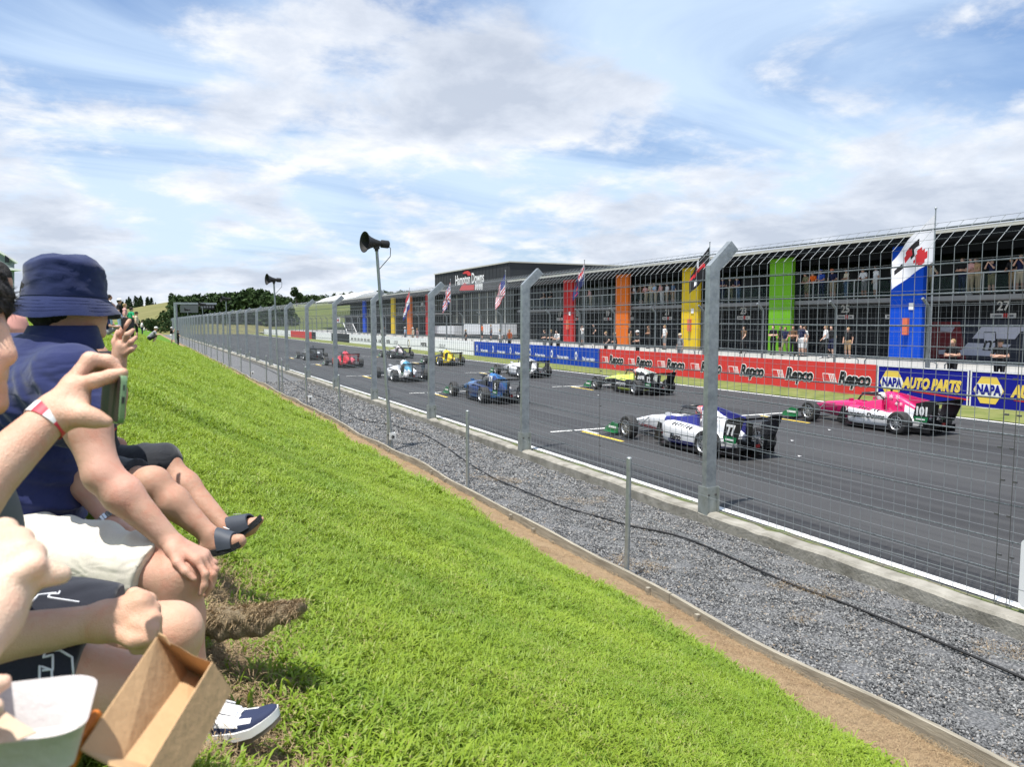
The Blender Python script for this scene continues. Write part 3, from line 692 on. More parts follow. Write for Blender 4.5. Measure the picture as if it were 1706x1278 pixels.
for px, cn_, lab in [(1482, 'blue', 'tall bright blue pillar on the pit building front'), (1280, 'green', 'tall lime green pillar on the pit building front'), (1135, 'yellow', 'tall yellow pillar beside the nearest tall fence post'), (1025, 'orange', 'tall orange pillar on the near pit building'), (938, 'red', 'tall red pillar on the near pit building'),
                   (709, 'red', 'red pillar just left of the tall grey building'), (678, 'orange', 'orange pillar on the far pit building'), (651, 'yellow', 'slim yellow pillar on the far pit building'), (604, 'blue', 'far blue pillar behind the stair platform')]:
    X = BX-.35; y1 = Yat(px, X); w = 1.8
    near = px > 900
    t_ = thing('pillar', lab, 'pillar', (X, y1-w/2, ZF), 0, 'coloured pillars on the pit building')
    m = MB(); m.box((.15, 0, 2.9), (.26, w, 5.78)); m.build('panel', mat('pillar_'+cn_, pcol[cn_], .8, spec=.1, col2=tuple(c_*.9 for c_ in pcol[cn_]), scale=.8), t_, 30)
    m = MB(); m.box((.15, 0, .06), (.30, w+.06, .12)); m.build('plinth', slabm, t_, 30)
    if px in (1482, 1135, 938): MB().box((-.06, -w*.05, 1.75), (.16, .28, .85)).build('extinguisher_cabinet', ext, t_, 30); MB().box((.0, -w*.18, 2.75), (.03, .28, .34)).build('notice', whitel, t_, 30)
# graphics on the hoarding in front of garages 27 and 28
t_ = thing('team_hoarding', 'dark hoarding with grey slanted shapes and a boxed m in front of garage 27', 'hoarding', (FX-.5, 0, 0)); XX = FX-.5
def hp(pts, m, name, dx): MB().prism([Vector((dx, on_x(a, b, XX).y, on_x(a, b, XX).z)) for a, b in pts], (-.02, 0, 0)).build(name, m, t_, 30)
lav = plain('hoarding_lavender', (.45, .46, .54), .5); dred = plain('hoarding_darkred', (.16, .02, .025), .5); dnav = plain('hoarding_darknavy', (.016, .02, .035), .5)
hp([(1548, 598), (1760, 606), (1760, 532), (1548, 534)], dnav, 'panel', 0)
hp([(1549, 596), (1610, 598), (1600, 536), (1549, 536)], dred, 'red_field', -.022)
hp([(1565, 590), (1664, 594), (1686, 574), (1614, 571), (1603, 583), (1565, 583)], lav, 'lower_bar', -.044)
hp([(1621, 564), (1692, 565), (1702, 552), (1760, 550), (1760, 542), (1637, 544)], lav, 'upper_bar', -.044)
hp([(1568, 552), (1587, 553), (1592, 545), (1568, 544)], lav, 'small_bar', -.044)
hp([(1641, 584), (1661, 584), (1661, 553), (1641, 553)], blackl, 'box_outline', -.066); hp([(1642, 583), (1660, 583), (1660, 554), (1642, 554)], lav, 'box', -.088)
c = on_x(1651, 573, XX); lettering('m', 1.0, blackl, (-.115, c.y, c.z), FACE_TRACK, t_, shear=.25, offset=.01)
c = on_x(1560, 540, XX)

# ------------------------------------------------------------------ tall grey building behind
ya, yb = Yat(849, 36.4), Yat(725, 36.4); zt = Zat(437, 849, 36.4)
greyc = mat('grey_cladding', (.045, .049, .054), .85, spec=.08, col2=(.055, .058, .063), scale=.3)
hd = thing('grandstand_building', 'tall charcoal clad building with a white wordmark and red bird mark', 'building', (36.4, (ya+yb)/2, ZF)); o = Vector((36.4, (ya+yb)/2, ZF))
def hpart(name, m, a, b, parent=None): return MB().span(Vector(a)-o, Vector(b)-o).build(name, m, parent or hd, 30)
hpart('upper_wall', greyc, (36.4, ya, ZR-.3), (64, yb, zt)); hpart('roof', trimm, (36.3, ya-.1, zt), (64.1, yb+.1, zt+.14))
for k in range(24):
    y = ya+(yb-ya)*(k+.5)/24; hpart('cladding_rib', greyc, (36.35, y-.03, ZR-.2), (36.399, y+.03, zt-.05))
hpart('ground_wall', clad, (37.6, ya, ZF), (60, yb, ZR-.3))
whp = mat('white_panel', (.62, .63, .65), .5)
z1, z0 = Zat(545, 800, 35.3), Zat(557, 800, 35.3)
hpart('spandrel', whp, (35.3, ya+.4, z0), (37.5, ya+11, z1+.35)); hpart('spandrel', whp, (35.3, ya+14.5, z0-.1), (37.5, yb-.2, z1+.1)); hpart('floor_slab', slabm, (35.5, ya+.2, z0-.3), (37.5, yb-.1, z0-.11))
for k in range(9):
    y = ya+.5+k*2.55; hpart('window_pane', glassd, (37.2, y, z1+.4), (37.3, y+2.3, ZR-.35)); hpart('mullion', trimm, (37.15, y+2.33, z1+.4), (37.3, y+2.48, ZR-.35))
    hpart('shopfront_pane', glassd, (37.4, y, ZF+.1), (37.5, y+2.3, z0-.35)); hpart('shopfront_post', greyc, (37.3, y+2.33, ZF), (37.5, y+2.48, z0-.3))
c = on_x(781, 465, 36.3); lettering('Hampton Downs', 1.75, whitel, Vector((36.32, c.y, c.z))-o, FACE_TRACK, hd, offset=.03, sx=.78)
def up(pts, m, name): MB().prism([on_x(a, b, 36.33)-o for a, b in pts], (-.05, 0, 0)).build(name, m, hd, 30)
up([(771, 456), (774, 452.5), (779, 451), (783, 453.5), (784.5, 458.5), (780, 459.5), (778, 456)], redl, 'bird_mark')
up([(766, 484), (769, 477), (773, 472), (777, 472), (777, 475), (790, 474), (790, 483)], redl, 'red_mark')
for k, w in enumerate((1.3, .9, 1.2, 1.0)):
    c = on_x(792.5+k*3.2, 475.5, 36.3); MB().box(Vector((36.34, c.y, c.z))-o, (.06, .42, .75)).build('print', whitel, hd, 30)
    c = on_x(792+k*3.4, 480.6, 36.3); MB().box(Vector((36.34, c.y, c.z))-o, (.06, .3, .32)).build('print', whitel, hd, 30)

# ------------------------------------------------------------------ far left of the pit building
tent = mat('tent_white', (.80, .80, .80), .6)
y1, y2 = Yat(625, 46), Yat(556, 46)
t_ = thing('marquee', 'white peaked marquee roof showing above the far pit building', 'marquee', (46, (y1+y2)/2, ZF)); zt = Zat(490, 590, 46)-ZF; h = (y2-y1)/2
m = MB(); n = 14; secs = []
for i in range(n+1):
    s = i/n; yy = -h+2*h*s; pk = .35*abs(math.sin(s*math.pi*3))
    secs.append([(-5, yy, zt-1.6), (-2.5, yy, zt-.5+pk*.4), (0, yy, zt+pk), (2.5, yy, zt-.5+pk*.4), (5, yy, zt-1.6)])
m.loft(secs); m.build('canopy', tent, t_, 60)
for s in (-1, 1):
    for q in (-1, 0, 1): MB().tube([(s*4.9, q*h*.95, 0), (s*4.9, q*h*.95, zt-1.6)], .08, 6).build('tent_pole', galv, t_)
# platform with stair
XX = 30.; c = on_x(578, 560, XX); t_ = thing('stair_platform', 'raised metal platform with a white sign and pale stairs by the far pit wall', 'platform', (XX, c.y, .7)); zz = Zat(538, 578, XX)-.7
MB().box((0, 0, zz), (3, 5, .15)).build('deck', galv3, t_, 30)
for a in (-1.3, 1.3):
    for b in (-2.3, 2.3): MB().tube([(a, b, 0), (a, b, zz+1.1)], .05, 6).build('leg', galv3, t_)
MB().box((-1.52, 0.3, zz+.45), (.05, 4.2, .95)).build('sign', whitel, t_, 30); MB().box((-1.555, -.4, zz+.45), (.012, 1.7, .3)).build('print', redl, t_, 30); MB().box((-1.56, 1.7, zz+.45), (.02, .6, .6)).build('sign_emblem', redl, t_, 30)
for s in (0, 1.4): MB().bar((-1.2-s*0, -2.6, zz), (-1.2, -6.4, 0), .06, .16).build('stringer', tent, t_) if s == 0 else MB().bar((.3, -2.6, zz), (.3, -6.4, 0), .06, .16).build('stringer', tent, t_)
for k in range(7): MB().box((-.45, -2.8-k*.52, zz-.15-k*zz/7.3), (1.5, .28, .04)).build('tread', tent, t_)
# ------------------------------------------------------------------ gantry over the far track
XX = 5.6; Yg = 112.0
t_ = thing('start_gantry', 'distant grey gantry with a dark board and a row of lights over the fence line', 'gantry', (0, Yg, 0))
def at_y(px, py, Y): r = ray(px, py); return CAM+r*(Y/r.y)
a = at_y(292, 505, Yg); b = at_y(358, 505, Yg)
MB().tube([(a.x, 0, -.3), (a.x, 0, a.z)], .22, 8).build('column', galv, t_)
MB().span((a.x-.2, -.2, a.z-.15), (b.x+.2, .2, a.z+.1)).build('beam', galv, t_, 30)
c0 = at_y(300, 508, Yg); c1 = at_y(330, 521, Yg); MB().span((c0.x, -.35, c1.z), (c1.x, -.22, c0.z)).build('board', mat('gantry_board', (.10, .11, .115), .5), t_, 30)
for k in range(5):
    q = at_y(336+4.6*k, 511.5, Yg); MB().box((q.x, -.3, q.z), (.36, .2, .62)).build('light_box', black, t_, 30); MB().lathe([(0, 0), (.12, 0), (.12, .05), (0, .05)], 10, Matrix.Translation((q.x, -.4, q.z)) @ Matrix.Rotation(math.pi/2, 4, 'X')).build('lamp', greyl, t_)
# ------------------------------------------------------------------ grandstand at the left edge
t_ = thing('grandstand', 'grey grandstand with a pale sloping roof at the left edge behind the dark-haired spectator', 'grandstand', W(-10, 470, 60)); o = Vector(t_.location)
def G2(px, py, d): return W(px, py, d)-o
gw = mat('stand_wall', (.16, .19, .21), .6)
ex = Vector((-6, 12, 0))
MB().prism([G2(-90, 520, 60), G2(24, 520, 60), G2(24, 436, 60), G2(-90, 362, 60)], ex).build('wall', gw, t_, 30)
MB().prism([G2(-95, 358, 59.8), G2(30, 436, 59.8), G2(30, 439, 59.8), G2(-95, 365, 59.8)], ex*1.03).build('roof', plain('stand_roof', (.62, .63, .63), .5), t_, 30)
MB().prism([G2(18, 446, 59.5), G2(36, 449, 59.5), G2(36, 451, 59.5), G2(18, 450, 59.5)], ex*.5).build('canopy', plain('stand_roof', (.5, .5, .5), .5), t_, 30)
MB().prism([G2(8, 425, 59.7), G2(15, 430, 59.7), G2(15, 437, 59.7), G2(8, 437, 59.7)], (.02, -.05, 0)).build('window', glassd, t_, 30)
# ------------------------------------------------------------------ hills
hillm = mat_attr('hill_grass', 'lush', (.22, .20, .085), (.165, .165, .06), (.105, .135, .04), (.14, .155, .055), .035, .5, .5)
CR = [(-700, 527), (-100, 524), (150, 524), (200, 518), (240, 511), (300, 502), (345, 499), (400, 501), (450, 508), (500, 509), (560, 506), (640, 509), (760, 518), (1000, 528), (1700, 531), (2400, 531)]
cx_ = np.array([c[0] for c in CR]); cy_ = np.array([c[1] for c in CR])
def hill_h(px, r):
    cz = (537-np.interp(px, cx_, cy_))/FPX
    s = np.clip((r-150)/230, 0, 1); s = s*s*(3-2*s)
    return -1.0+s*(cz*385+CAMZ+1)+np.clip((r-380)/500, 0, 1)*-4
pxs = np.linspace(-700, 2400, 260); rs = np.linspace(140, 1000, 70)
PXg, RG = np.meshgrid(pxs, rs, indexing='ij'); th = np.arctan((PXg-853)/FPX)+YAW
k_ = np.cos(np.arctan((PXg-853)/FPX)); Rd = RG/k_
HX = np.sin(th)*Rd; HY = np.cos(th)*Rd; HZ = hill_h(PXg, RG)+.35*wob(HX*.03, HY*.03)*np.clip((RG-150)/100, 0, 1)
V = np.stack([HX, HY, HZ], -1).reshape(-1, 3); n, k = PXg.shape; I = np.arange(n*k).reshape(n, k)
me = np_mesh('hills', V, np.stack([I[:-1, :-1], I[1:, :-1], I[1:, 1:], I[:-1, 1:]], -1).reshape(-1, 4), hillm)
a = me.attributes.new('lush', 'FLOAT', 'POINT'); a.data.foreach_set('value', np.clip((PXg-425)/60, 0, 1).reshape(-1).astype(np.float32)); struct('hills', me)
# ------------------------------------------------------------------ woods and trees (leaf clumps)
leafm = mat('tree_leaf', (.020, .040, .014), .8, col2=(.040, .068, .020), scale=.25, spec=.15); leafp = mat('pine_leaf', (.014, .030, .014), .8, col2=(.028, .050, .020), scale=.2, spec=.15); bark = mat('bark', (.07, .055, .04), .9)
def crown_quads(c, rx, rz, n, size, rng, pine=False):
    d = rng.normal(size=(n, 3)); d /= np.linalg.norm(d, axis=1)[:, None]
    lob = rng.normal(size=(9, 3)); lob /= np.linalg.norm(lob, axis=1)[:, None]; lob[:, 2] = np.abs(lob[:, 2])*.8
    q = np.max(d @ lob.T, axis=1); r = (.62+.42*q**3)*rng.uniform(.55, 1.05, n)**.5
    P = d*r[:, None]*np.array([rx, rx, rz])
    if pine:
        t = rng.uniform(0, 1, n); a = rng.uniform(0, 6.28, n); rr = rx*(1-t)**.8*rng.uniform(.4, 1.05, n)+.1
        P = np.stack([np.cos(a)*rr, np.sin(a)*rr, (t*2-1)*rz], -1)
    P = P+np.array(c); u = rng.normal(size=(n, 3)); u /= np.linalg.norm(u, axis=1)[:, None]; w = np.cross(u, rng.normal(size=(n, 3))); w /= np.linalg.norm(w, axis=1)[:, None]
    s = size*rng.uniform(.6, 1.5, n)[:, None]
    return np.stack([P-u*s, P-w*s*.6, P+u*s, P+w*s*.6], 1).reshape(-1, 3)
def wood(name, label, cols, dist, top, dens, m, pine=False, h0=11):
    rng = np.random.default_rng(len(name)+int(dist)); Vs = []; 
    for k in range(dens):
        px = rng.uniform(*cols); d = dist*rng.uniform(.97, 1.10)
        p = W(px, 537, d); ty = np.interp(px, [c[0] for c in top], [c[1] for c in top])+rng.uniform(-1.5, 5)
        zt = CAMZ+(537-ty)/FPX*d; zb = hill_h(px, d)-1; h = max(4., zt-zb); H = min(h, h0*rng.uniform(.85, 1.1))
        rx = rng.uniform(.28, .42)*H if not pine else rng.uniform(.2, .28)*H
        Vs.append(crown_quads((p.x, p.y, zt-H*.52), rx, H*.52, 260 if not pine else 200, H*.055, rng, pine))
        zz = zt-H*.9
        while zz > zb:   # lower tiers fill the wood down to its floor
            Vs.append(crown_quads((p.x+rng.uniform(-3, 3), p.y, zz), rx*1.1, H*.35, 90, H*.07, rng)); zz -= H*.5
    V = np.concatenate(Vs); F = np.arange(len(V)).reshape(-1, 4)
    ob(name, np_mesh(name, V, F, m, smooth=False), label=label, cat='wood', kind='stuff')
wood('pine_wood', 'dark line of pines along the crest of the left hill', (196, 262), 430, [(190, 512), (205, 500), (225, 494), (245, 492), (258, 497), (263, 503)], 26, leafp, True, 9)
wood('dark_wood', 'dense dark wood behind the fence and gantry', (288, 474), 225, [(284, 494), (292, 486), (310, 490), (340, 484), (370, 484), (395, 480), (415, 475), (440, 478), (462, 488), (478, 492)], 80, leafm, False, 11)
wood('distant_wood', 'long low band of dark trees on the skyline above the far pit building', (478, 760), 520, [(478, 494), (500, 490), (560, 488), (600, 484), (640, 482), (700, 483), (740, 486), (770, 492)], 90, leafm, False, 11)
wood('hedge', 'dark hedge at the foot of the dry hill', (222, 292), 200, [(222, 531), (240, 528), (270, 530), (300, 526)], 22, leafm, False, 4)
def lone_tree(px, ytop, ybase, d, label, rx, m=leafm):
    b = W(px, ybase, d); zt = CAMZ+(537-ytop)/FPX*d; rng = np.random.default_rng(int(px)); t_ = thing('tree', label, 'tree', b); h = zt-b.z
    m_ = MB(); m_.tube([(0, 0, -.5), (.1, 0, h*.3), (-.1, .1, h*.62)], [h*.04, h*.03, h*.012], 7)
    for a in range(4): m_.tube([(0, 0, h*(.3+.05*a)), (h*.22*math.cos(a*1.7), h*.22*math.sin(a*1.7), h*(.55+.07*a))], [h*.018, h*.006], 5)
    m_.build('trunk', bark, t_)
    V = np.concatenate([crown_quads((rx*d/FPX*.45*math.cos(q*2.1), rx*d/FPX*.45*math.sin(q*2.1), h*(.42+.13*(q % 3))), rx*d/FPX*.62, h*.24, 300, h*.035, rng) for q in range(5)]); ob('crown', np_mesh('crown', V, np.arange(len(V)).reshape(-1, 4), m, smooth=False), t_)
lone_tree(494, 474, 508, 330, 'round dark tree standing above the skyline between two loudspeakers', 11)
lone_tree(466, 487, 512, 340, 'small spreading tree on the skyline right of the dark wood', 13)
lone_tree(289, 484, 520, 290, 'tall tree at the left end of the dark wood', 9)
# far white cars behind the pit wall
# ------------------------------------------------------------------ single-seater racing cars
tyrem = mat('tyre_rubber', (.022, .022, .023), .75, col2=(.035, .035, .036), scale=8); rimm = mat('rim_silver', (.42, .43, .45), .35, .7); carbon = mat('carbon_black', (.014, .014, .016), .35, spec=.5)
greenw = paint('wing_green', (.012, .16, .055)); metalg = mat('suspension_metal', (.16, .165, .17), .4, .6); visor = mat('visor', (.01, .01, .012), .1, spec=.6)
def rsec(y, hw, z0, z1, n=16, e=.55):
    """rounded-rectangle section across the car at y"""
    out = []
    for k in range(n):
        a = 2*math.pi*(k+.5)/n; c, s = math.cos(a), math.sin(a)
        out.append((hw*math.copysign(abs(c)**e, c), y, (z0+z1)/2+(z1-z0)/2*math.copysign(abs(s)**e, s)))
    return out
def wheel_meshes(w, r):
    m = MB(); M = Matrix.Rotation(math.pi/2, 4, 'Y'); h = w/2
    m.lathe([(r*.60, -h*.86), (r*.66, -h*.98), (r*.80, -h), (r*.93, -h*.93), (r*.985, -h*.74), (r, -h*.4), (r, h*.4), (r*.985, h*.74), (r*.93, h*.93), (r*.80, h), (r*.66, h*.98), (r*.60, h*.86)], 40, M)
    ty = m.mesh('tyre', tyrem, 40)
    m = MB(); 
    for s in (-1, 1): m.lathe([(r*.62, s*h*.95), (r*.60, s*h*.98), (r*.56, s*h*.88), (r*.53, s*h*.3)], 32, M)
    m.lathe([(r*.53, -h*.3), (r*.53, h*.3)], 32, M)
    for s in (-1, 1):
        for k in range(10):
            a = 2*math.pi*k/10; d = Vector((0, math.cos(a), math.sin(a))); p = Vector((s*h*.78, 0, 0))
            m.bar(p+d*r*.10, p+d*r*.555-Vector((s*h*.05, 0, 0)), .026, .02, 0, (1, 0, 0))
        m.lathe([(0, s*h*.9), (r*.10, s*h*.88), (r*.14, s*h*.7)], 14, M)
    ri = m.mesh('rim', rimm, 40)
    m = MB(); m.lathe([(0, -h*.35), (r*.5, -h*.35), (r*.5, h*.35), (0, h*.35)], 20, M); bd = m.mesh('brake_disc', carbon, 40)
    return ty, ri, bd
WHF = wheel_meshes(.235, .283); WHR = wheel_meshes(.295, .288)
FA, RA = 1.56, -1.34
def sidepod(s):
    m = []
    for y, x0, x1, z0, z1 in [(.42, .27, .50, .20, .50), (.36, .25, .66, .11, .58), (.1, .24, .71, .09, .575), (-.35, .2, .68, .09, .54), (-.75, .14, .55, .09, .47), (-1.1, .08, .38, .1, .40), (-1.5, .04, .2, .13, .34)]:
        q = rsec(y, (x1-x0)/2, z0, z1, 16, .45); m.append([(s*((x0+x1)/2+p[0]), p[1], p[2]) for p in q])
    return m
def build_car(name_label, cx, yf, liv, num, group):
    """origin on the ground midway between the axles; +Y is forward"""
    t_ = thing('racing_car', name_label, 'racing car', (cx, yf-FA, .008), R(liv.get('rz', 0)), group)
    mats = [paint('car_%s_%d' % (name_label[:24], i), c) for i, c in enumerate(liv['c'])] + [carbon]
    nC = len(liv['c']); K = nC
    f = liv.get('f', lambda part, p: 0)
    B = lambda part: (lambda p: (K if f(part, p) < 0 else f(part, p)))
    # monocoque and nose
    m = MB(); secs = [rsec(*a) for a in [(2.42, .055, .23, .33), (2.30, .085, .21, .38), (2.0, .12, .20, .455), (1.6, .165, .18, .545), (1.2, .215, .14, .60), (.85, .26, .11, .645), (.58, .285, .09, .675), (.44, .295, .08, .665), (.40, .295, .08, .55)]]
    m.loft(secs, B('nose'))
    for s in (-1, 1):  # cockpit sides
        m.loft([[(s*.20, y, .3), (s*.30, y, .3), (s*.305, y, zt-.04), (s*.27, y, zt), (s*.215, y, zt-.02)] for y, zt in ((.41, .655), (.1, .68), (-.2, .74), (-.42, .78))], B('cockpit'))
    m.span((-.22, -.42, .09), (.22, .41, .30), K)
    body = m.build('body', mats, t_, 50)
    # engine cover with airbox and fin
    m = MB(); m.loft([rsec(y, hw, z0, z1, 16, e) for y, hw, z0, z1, e in [(-.36, .13, .74, .985, .7), (-.44, .20, .30, 1.0, .75), (-.70, .20, .25, .94, .8), (-1.0, .165, .22, .80, .8), (-1.35, .12, .2, .62, .8), (-1.70, .07, .2, .46, .8)]], B('cover'))
    m.loft([[(-.016, y, z0), (.016, y, z0), (.012, y, z1), (-.012, y, z1)] for y, z0, z1 in ((-.55, .9, .99), (-.8, .8, .965), (-1.2, .6, .90), (-1.62, .42, .84), (-1.66, .42, .70))], B('fin'))
    cov = m.build('engine_cover', mats, t_, 50)
    MB().loft([rsec(-.352, .085, .82, .95, 12, .7), rsec(-.365, .085, .82, .95, 12, .7)]).build('air_intake', carbon, cov, 50)
    MB().tube([(0, -.46, .98), (0, -.47, 1.06)], .03, 8).build('camera_pod', carbon, cov, 50)
    for s in (-1, 1):
        m = MB(); m.loft(sidepod(s), B('pod')); sp = m.build('sidepod', mats, t_, 50)
        m = MB(); q = rsec(.425, .10, .23, .47, 12, .5); m.prism([(s*.385+a, y, z) for a, y, z in q], (0, .004, 0)); m.build('radiator_inlet', carbon, sp, 50)
        m = MB()
        for k in range(7): m.box((s*(.64-.012*k), -.02-.085*k, .555-.008*k), (.10, .018, .03), 0, Matrix.Rotation(s*R(18), 3, 'Y'))
        m.build('louvres', carbon, sp, 30)
    # floor and diffuser
    m = MB(); m.prism([(-.30, 1.05, .045), (.30, 1.05, .045), (.45, .55, .045), (.74, .42, .045), (.76, -.95, .045), (.55, -1.15, .045), (.5, -1.6, .045), (-.5, -1.6, .045), (-.55, -1.15, .045), (-.76, -.95, .045), (-.74, .42, .045), (-.45, .55, .045)], (0, 0, .03))
    m.build('floor', carbon, t_, 30)
    m = MB(); m.prism([(-.48, -1.45, .06), (-.48, -1.95, .20), (-.48, -1.95, .23), (-.48, -1.45, .12)], (.96, 0, 0))
    for x in (-.48, -.25, 0, .25, .48): m.prism([(x-.006, -1.45, .05), (x-.006, -1.98, .07), (x-.006, -1.98, .27), (x-.006, -1.45, .13)], (.012, 0, 0))
    m.build('diffuser', carbon, t_, 30)
    m = MB(); m.loft([rsec(y, hw, z0, z1, 12, .6) for y, hw, z0, z1 in ((-1.2, .14, .16, .42), (-1.6, .10, .17, .40), (-1.95, .07, .20, .34))]); m.build('gearbox', carbon, t_, 50)
    MB().box((0, -2.0, .28), (.10, .03, .07)).build('rain_light', plain('rain_light', (.25, .02, .02), .3), t_, 30)
    # front wing
    fw = ob('front_wing', None, t_)
    def foil(m, y0, ch, z, hw, tilt, mi=0, th=.02):
        for s in (-1, 1):
            m.loft([[(x, y0, z+dz), (x, y0-ch*.5, z+dz+th+ch*.5*tilt), (x, y0-ch, z+dz+ch*tilt), (x, y0-ch*.5, z+dz+ch*.45*tilt)] for x, dz in ((s*.06, .04), (s*.25, .0), (s*hw, .0))], mi)
    m = MB(); foil(m, 2.62, .26, .11, .80, .12); foil(m, 2.40, .17, .155, .80, .38); foil(m, 2.27, .13, .22, .78, .6)
    m.build('wing_plane', liv.get('wm', carbon), fw, 40)
    for s in (-1, 1):
        m = MB(); m.prism([(s*.80, 2.64, .07), (s*.80, 2.02, .07), (s*.80, 2.02, .30), (s*.80, 2.28, .33), (s*.80, 2.60, .16)], (s*.018, 0, 0)); m.box((s*.86, 2.3, .08), (.12, .5, .014)); ep = m.build('endplate', greenw, fw, 30)
        MB().box((s*.822, 2.26, .20), (.006, .34, .05)).build('print', whitel, ep, 30)
        MB().bar((s*.07, 2.36, .34), (s*.07, 2.40, .17), .012, .14).build('pylon', carbon, fw, 30)
    # rear wing
    rw = ob('rear_wing', None, t_)
    m = MB()
    for y0, ch, z, ti in ((-1.66, .30, .75, .10), (-1.92, .20, .81, .40), (-1.70, .24, .44, .12)):
        m.loft([[(x, y0, z), (x, y0-ch*.5, z+.018+ch*.5*ti), (x, y0-ch, z+ch*ti), (x, y0-ch*.5, z-.012+ch*.45*ti)] for x in (-.50, 0, .50)])
    m.build('wing_plane', liv.get('rwm', carbon), rw, 40)
    for s in (-1, 1):
        m = MB(); m.prism([(s*.50, -1.60, .80), (s*.50, -1.52, .42), (s*.50, -1.72, .33), (s*.50, -1.93, .36), (s*.50, -2.16, .90), (s*.50, -2.0, .905)], (s*.016, 0, 0)); ep = m.build('endplate', carbon, rw, 30)
        MB().prism([(s*.519, -1.56, .47), (s*.519, -1.56, .34), (s*.519, -1.92, .34), (s*.519, -1.95, .47)], (s*.004, 0, 0)).build('green_panel', greenw, ep, 30)
        MB().box((s*.525, -1.74, .405), (.004, .25, .035)).build('print', whitel, ep, 30)
        if num: lettering(num, .30, whitel, (s*.522, -1.77, .60), (math.pi/2, 0, s*math.pi/2), ep, 'number', offset=.012, sx=.85)
    MB().bar((0, -1.72, .35), (0, -1.78, .76), .02, .16).build('pylon', carbon, rw, 30)
    # halo, screen, mirrors
    m = MB(); m.tube([(0, .60, .66), (0, .50, .80), (0, .40, .875)], [.028, .026, .03], 8)
    ring = [(s*.30*math.sin(a), .40-.80*(a/math.pi)*1.0 if False else -.05+.45*math.cos(a), .875+.02*math.sin(a)) for s in (1,) for a in [math.pi*k/10 for k in range(0, 8)]]
    ring += [(.285, -.40, .85), (.25, -.46, .78)]
    m.tube([(0, .40, .875)]+ring[1:], .028, 8); m.tube([(0, .40, .875)]+[(-x, y, z) for x, y, z in ring[1:]], .028, 8)
    m.build('halo', carbon, t_, 60)
    for s in (-1, 1):
        m = MB(); m.tube([(s*.29, .36, .66), (s*.44, .42, .70)], .009, 6); m.box((s*.47, .42, .71), (.14, .05, .075)); m.build('mirror', [mats[0]], t_, 40)
    # wheels and suspension
    for s in (-1, 1):
        for ax, (ty, ri, bd), wx, st in ((FA, WHF, .79, liv.get('steer', 0)), (RA, WHR, .765, 0)):
            w_ = ob('wheel', None, t_, (s*wx, ax, .285), (random.uniform(0, 1), 0, R(st))); ob('tyre', ty, w_); ob('rim', ri, w_); ob('brake_disc', bd, w_)
        m = MB(); hub = Vector((s*.66, FA, .285))
        for a, b in (((s*.15, FA+.30, .40), hub+Vector((0, 0, .12))), ((s*.20, FA-.45, .44), hub+Vector((0, 0, .12))), ((s*.15, FA+.25, .2), hub+Vector((0, 0, -.12))), ((s*.22, FA-.5, .17), hub+Vector((0, 0, -.12))), ((s*.18, FA+.02, .50), hub+Vector((0, 0, -.1)))): m.bar(a, b, .03, .014)
        m.build('front_suspension', liv.get('sus', metalg), t_, 40)
        m = MB(); hub = Vector((s*.62, RA, .285))
        for a, b in (((s*.12, RA+.40, .36), hub+Vector((0, 0, .11))), ((s*.08, RA-.25, .36), hub+Vector((0, 0, .11))), ((s*.12, RA+.35, .18), hub+Vector((0, 0, -.12))), ((s*.08, RA-.25, .18), hub+Vector((0, 0, -.12))), ((0, RA, .28), hub)): m.bar(a, b, .03, .016)
        m.build('rear_suspension', carbon, t_, 40)
        m = MB(); m.prism([(s*.60, .78, .10), (s*.60, .50, .06), (s*.60, .48, .50), (s*.60, .60, .52)], (s*.02, 0, 0)); m.box((s*.48, .6, .30), (.26, .12, .02)); m.build('bargeboard', liv.get('bb', carbon), t_, 30)
    for part, s_, size, mm, loc, kw in liv.get('text', []):
        par = {'cover': cov, 'body': body}.get(part, t_)
        for sd_ in (-1, 1): lettering(s_, size, mm, (sd_*loc[0], loc[1], loc[2]), (math.pi/2-R(loc[3]) if len(loc) > 3 else math.pi/2, 0, sd_*math.pi/2), par, 'lettering', **kw)
    return t_
def driver(car, label, c1, c2):
    """only helmet, shoulders and arms show above the cockpit"""
    p = ob('person', None, None, Vector(car.location)+Vector((0, -.12, .0)), label=label, cat='person', group='drivers on the grid')
    m = MB(); m.loft([rsec(y, hw, z0, z1, 12, .8) for y, hw, z0, z1 in ((-.22, .17, .32, .66), (-.08, .20, .31, .67), (.05, .17, .31, .60), (.3, .09, .34, .48))]); m.tube([(0, -.09, .6), (0, -.08, .7)], .07, 10)
    for s in (-1, 1): m.tube([(s*.17, -.1, .60), (s*.20, .12, .50), (s*.07, .36, .52)], [.06, .05, .035], 8)
    m.build('race_suit', plain('suit_'+label[:20], c2), p, 60)
    m = MB(); prof_ = [(0, .165), (.05, .16), (.09, .14), (.122, .09), (.135, .02), (.13, -.05), (.118, -.10), (.10, -.125), (0, -.13)]
    M = Matrix.Translation((0, -.07, .78)) @ Matrix.Diagonal((1, 1.12, 1, 1)); m.lathe(prof_, 20, M, [0, 0, 1, 1, 0, 0, 0, 0]); h = m.build('helmet', [paint('helmet_a'+label[:18], c1), paint('helmet_b'+label[:18], tuple(min(1, .5*c+.3) for c in c1))], p, 60)
    m = MB(); m.loft([[(.128*math.sin(R(a)), -.07+.146*math.cos(R(a)), z) for z in (.75, .82)] + [(.132*math.sin(R(a)), -.07+.151*math.cos(R(a)), z) for z in (.82, .75)] for a in range(-75, 80, 15)]); m.build('visor', visor, h, 60)
WHT, NAVY, REDc = (.72, .73, .76), (.018, .02, .20), (.55, .03, .04)
PINK, MAG = (.64, .018, .145), (.34, .008, .08)
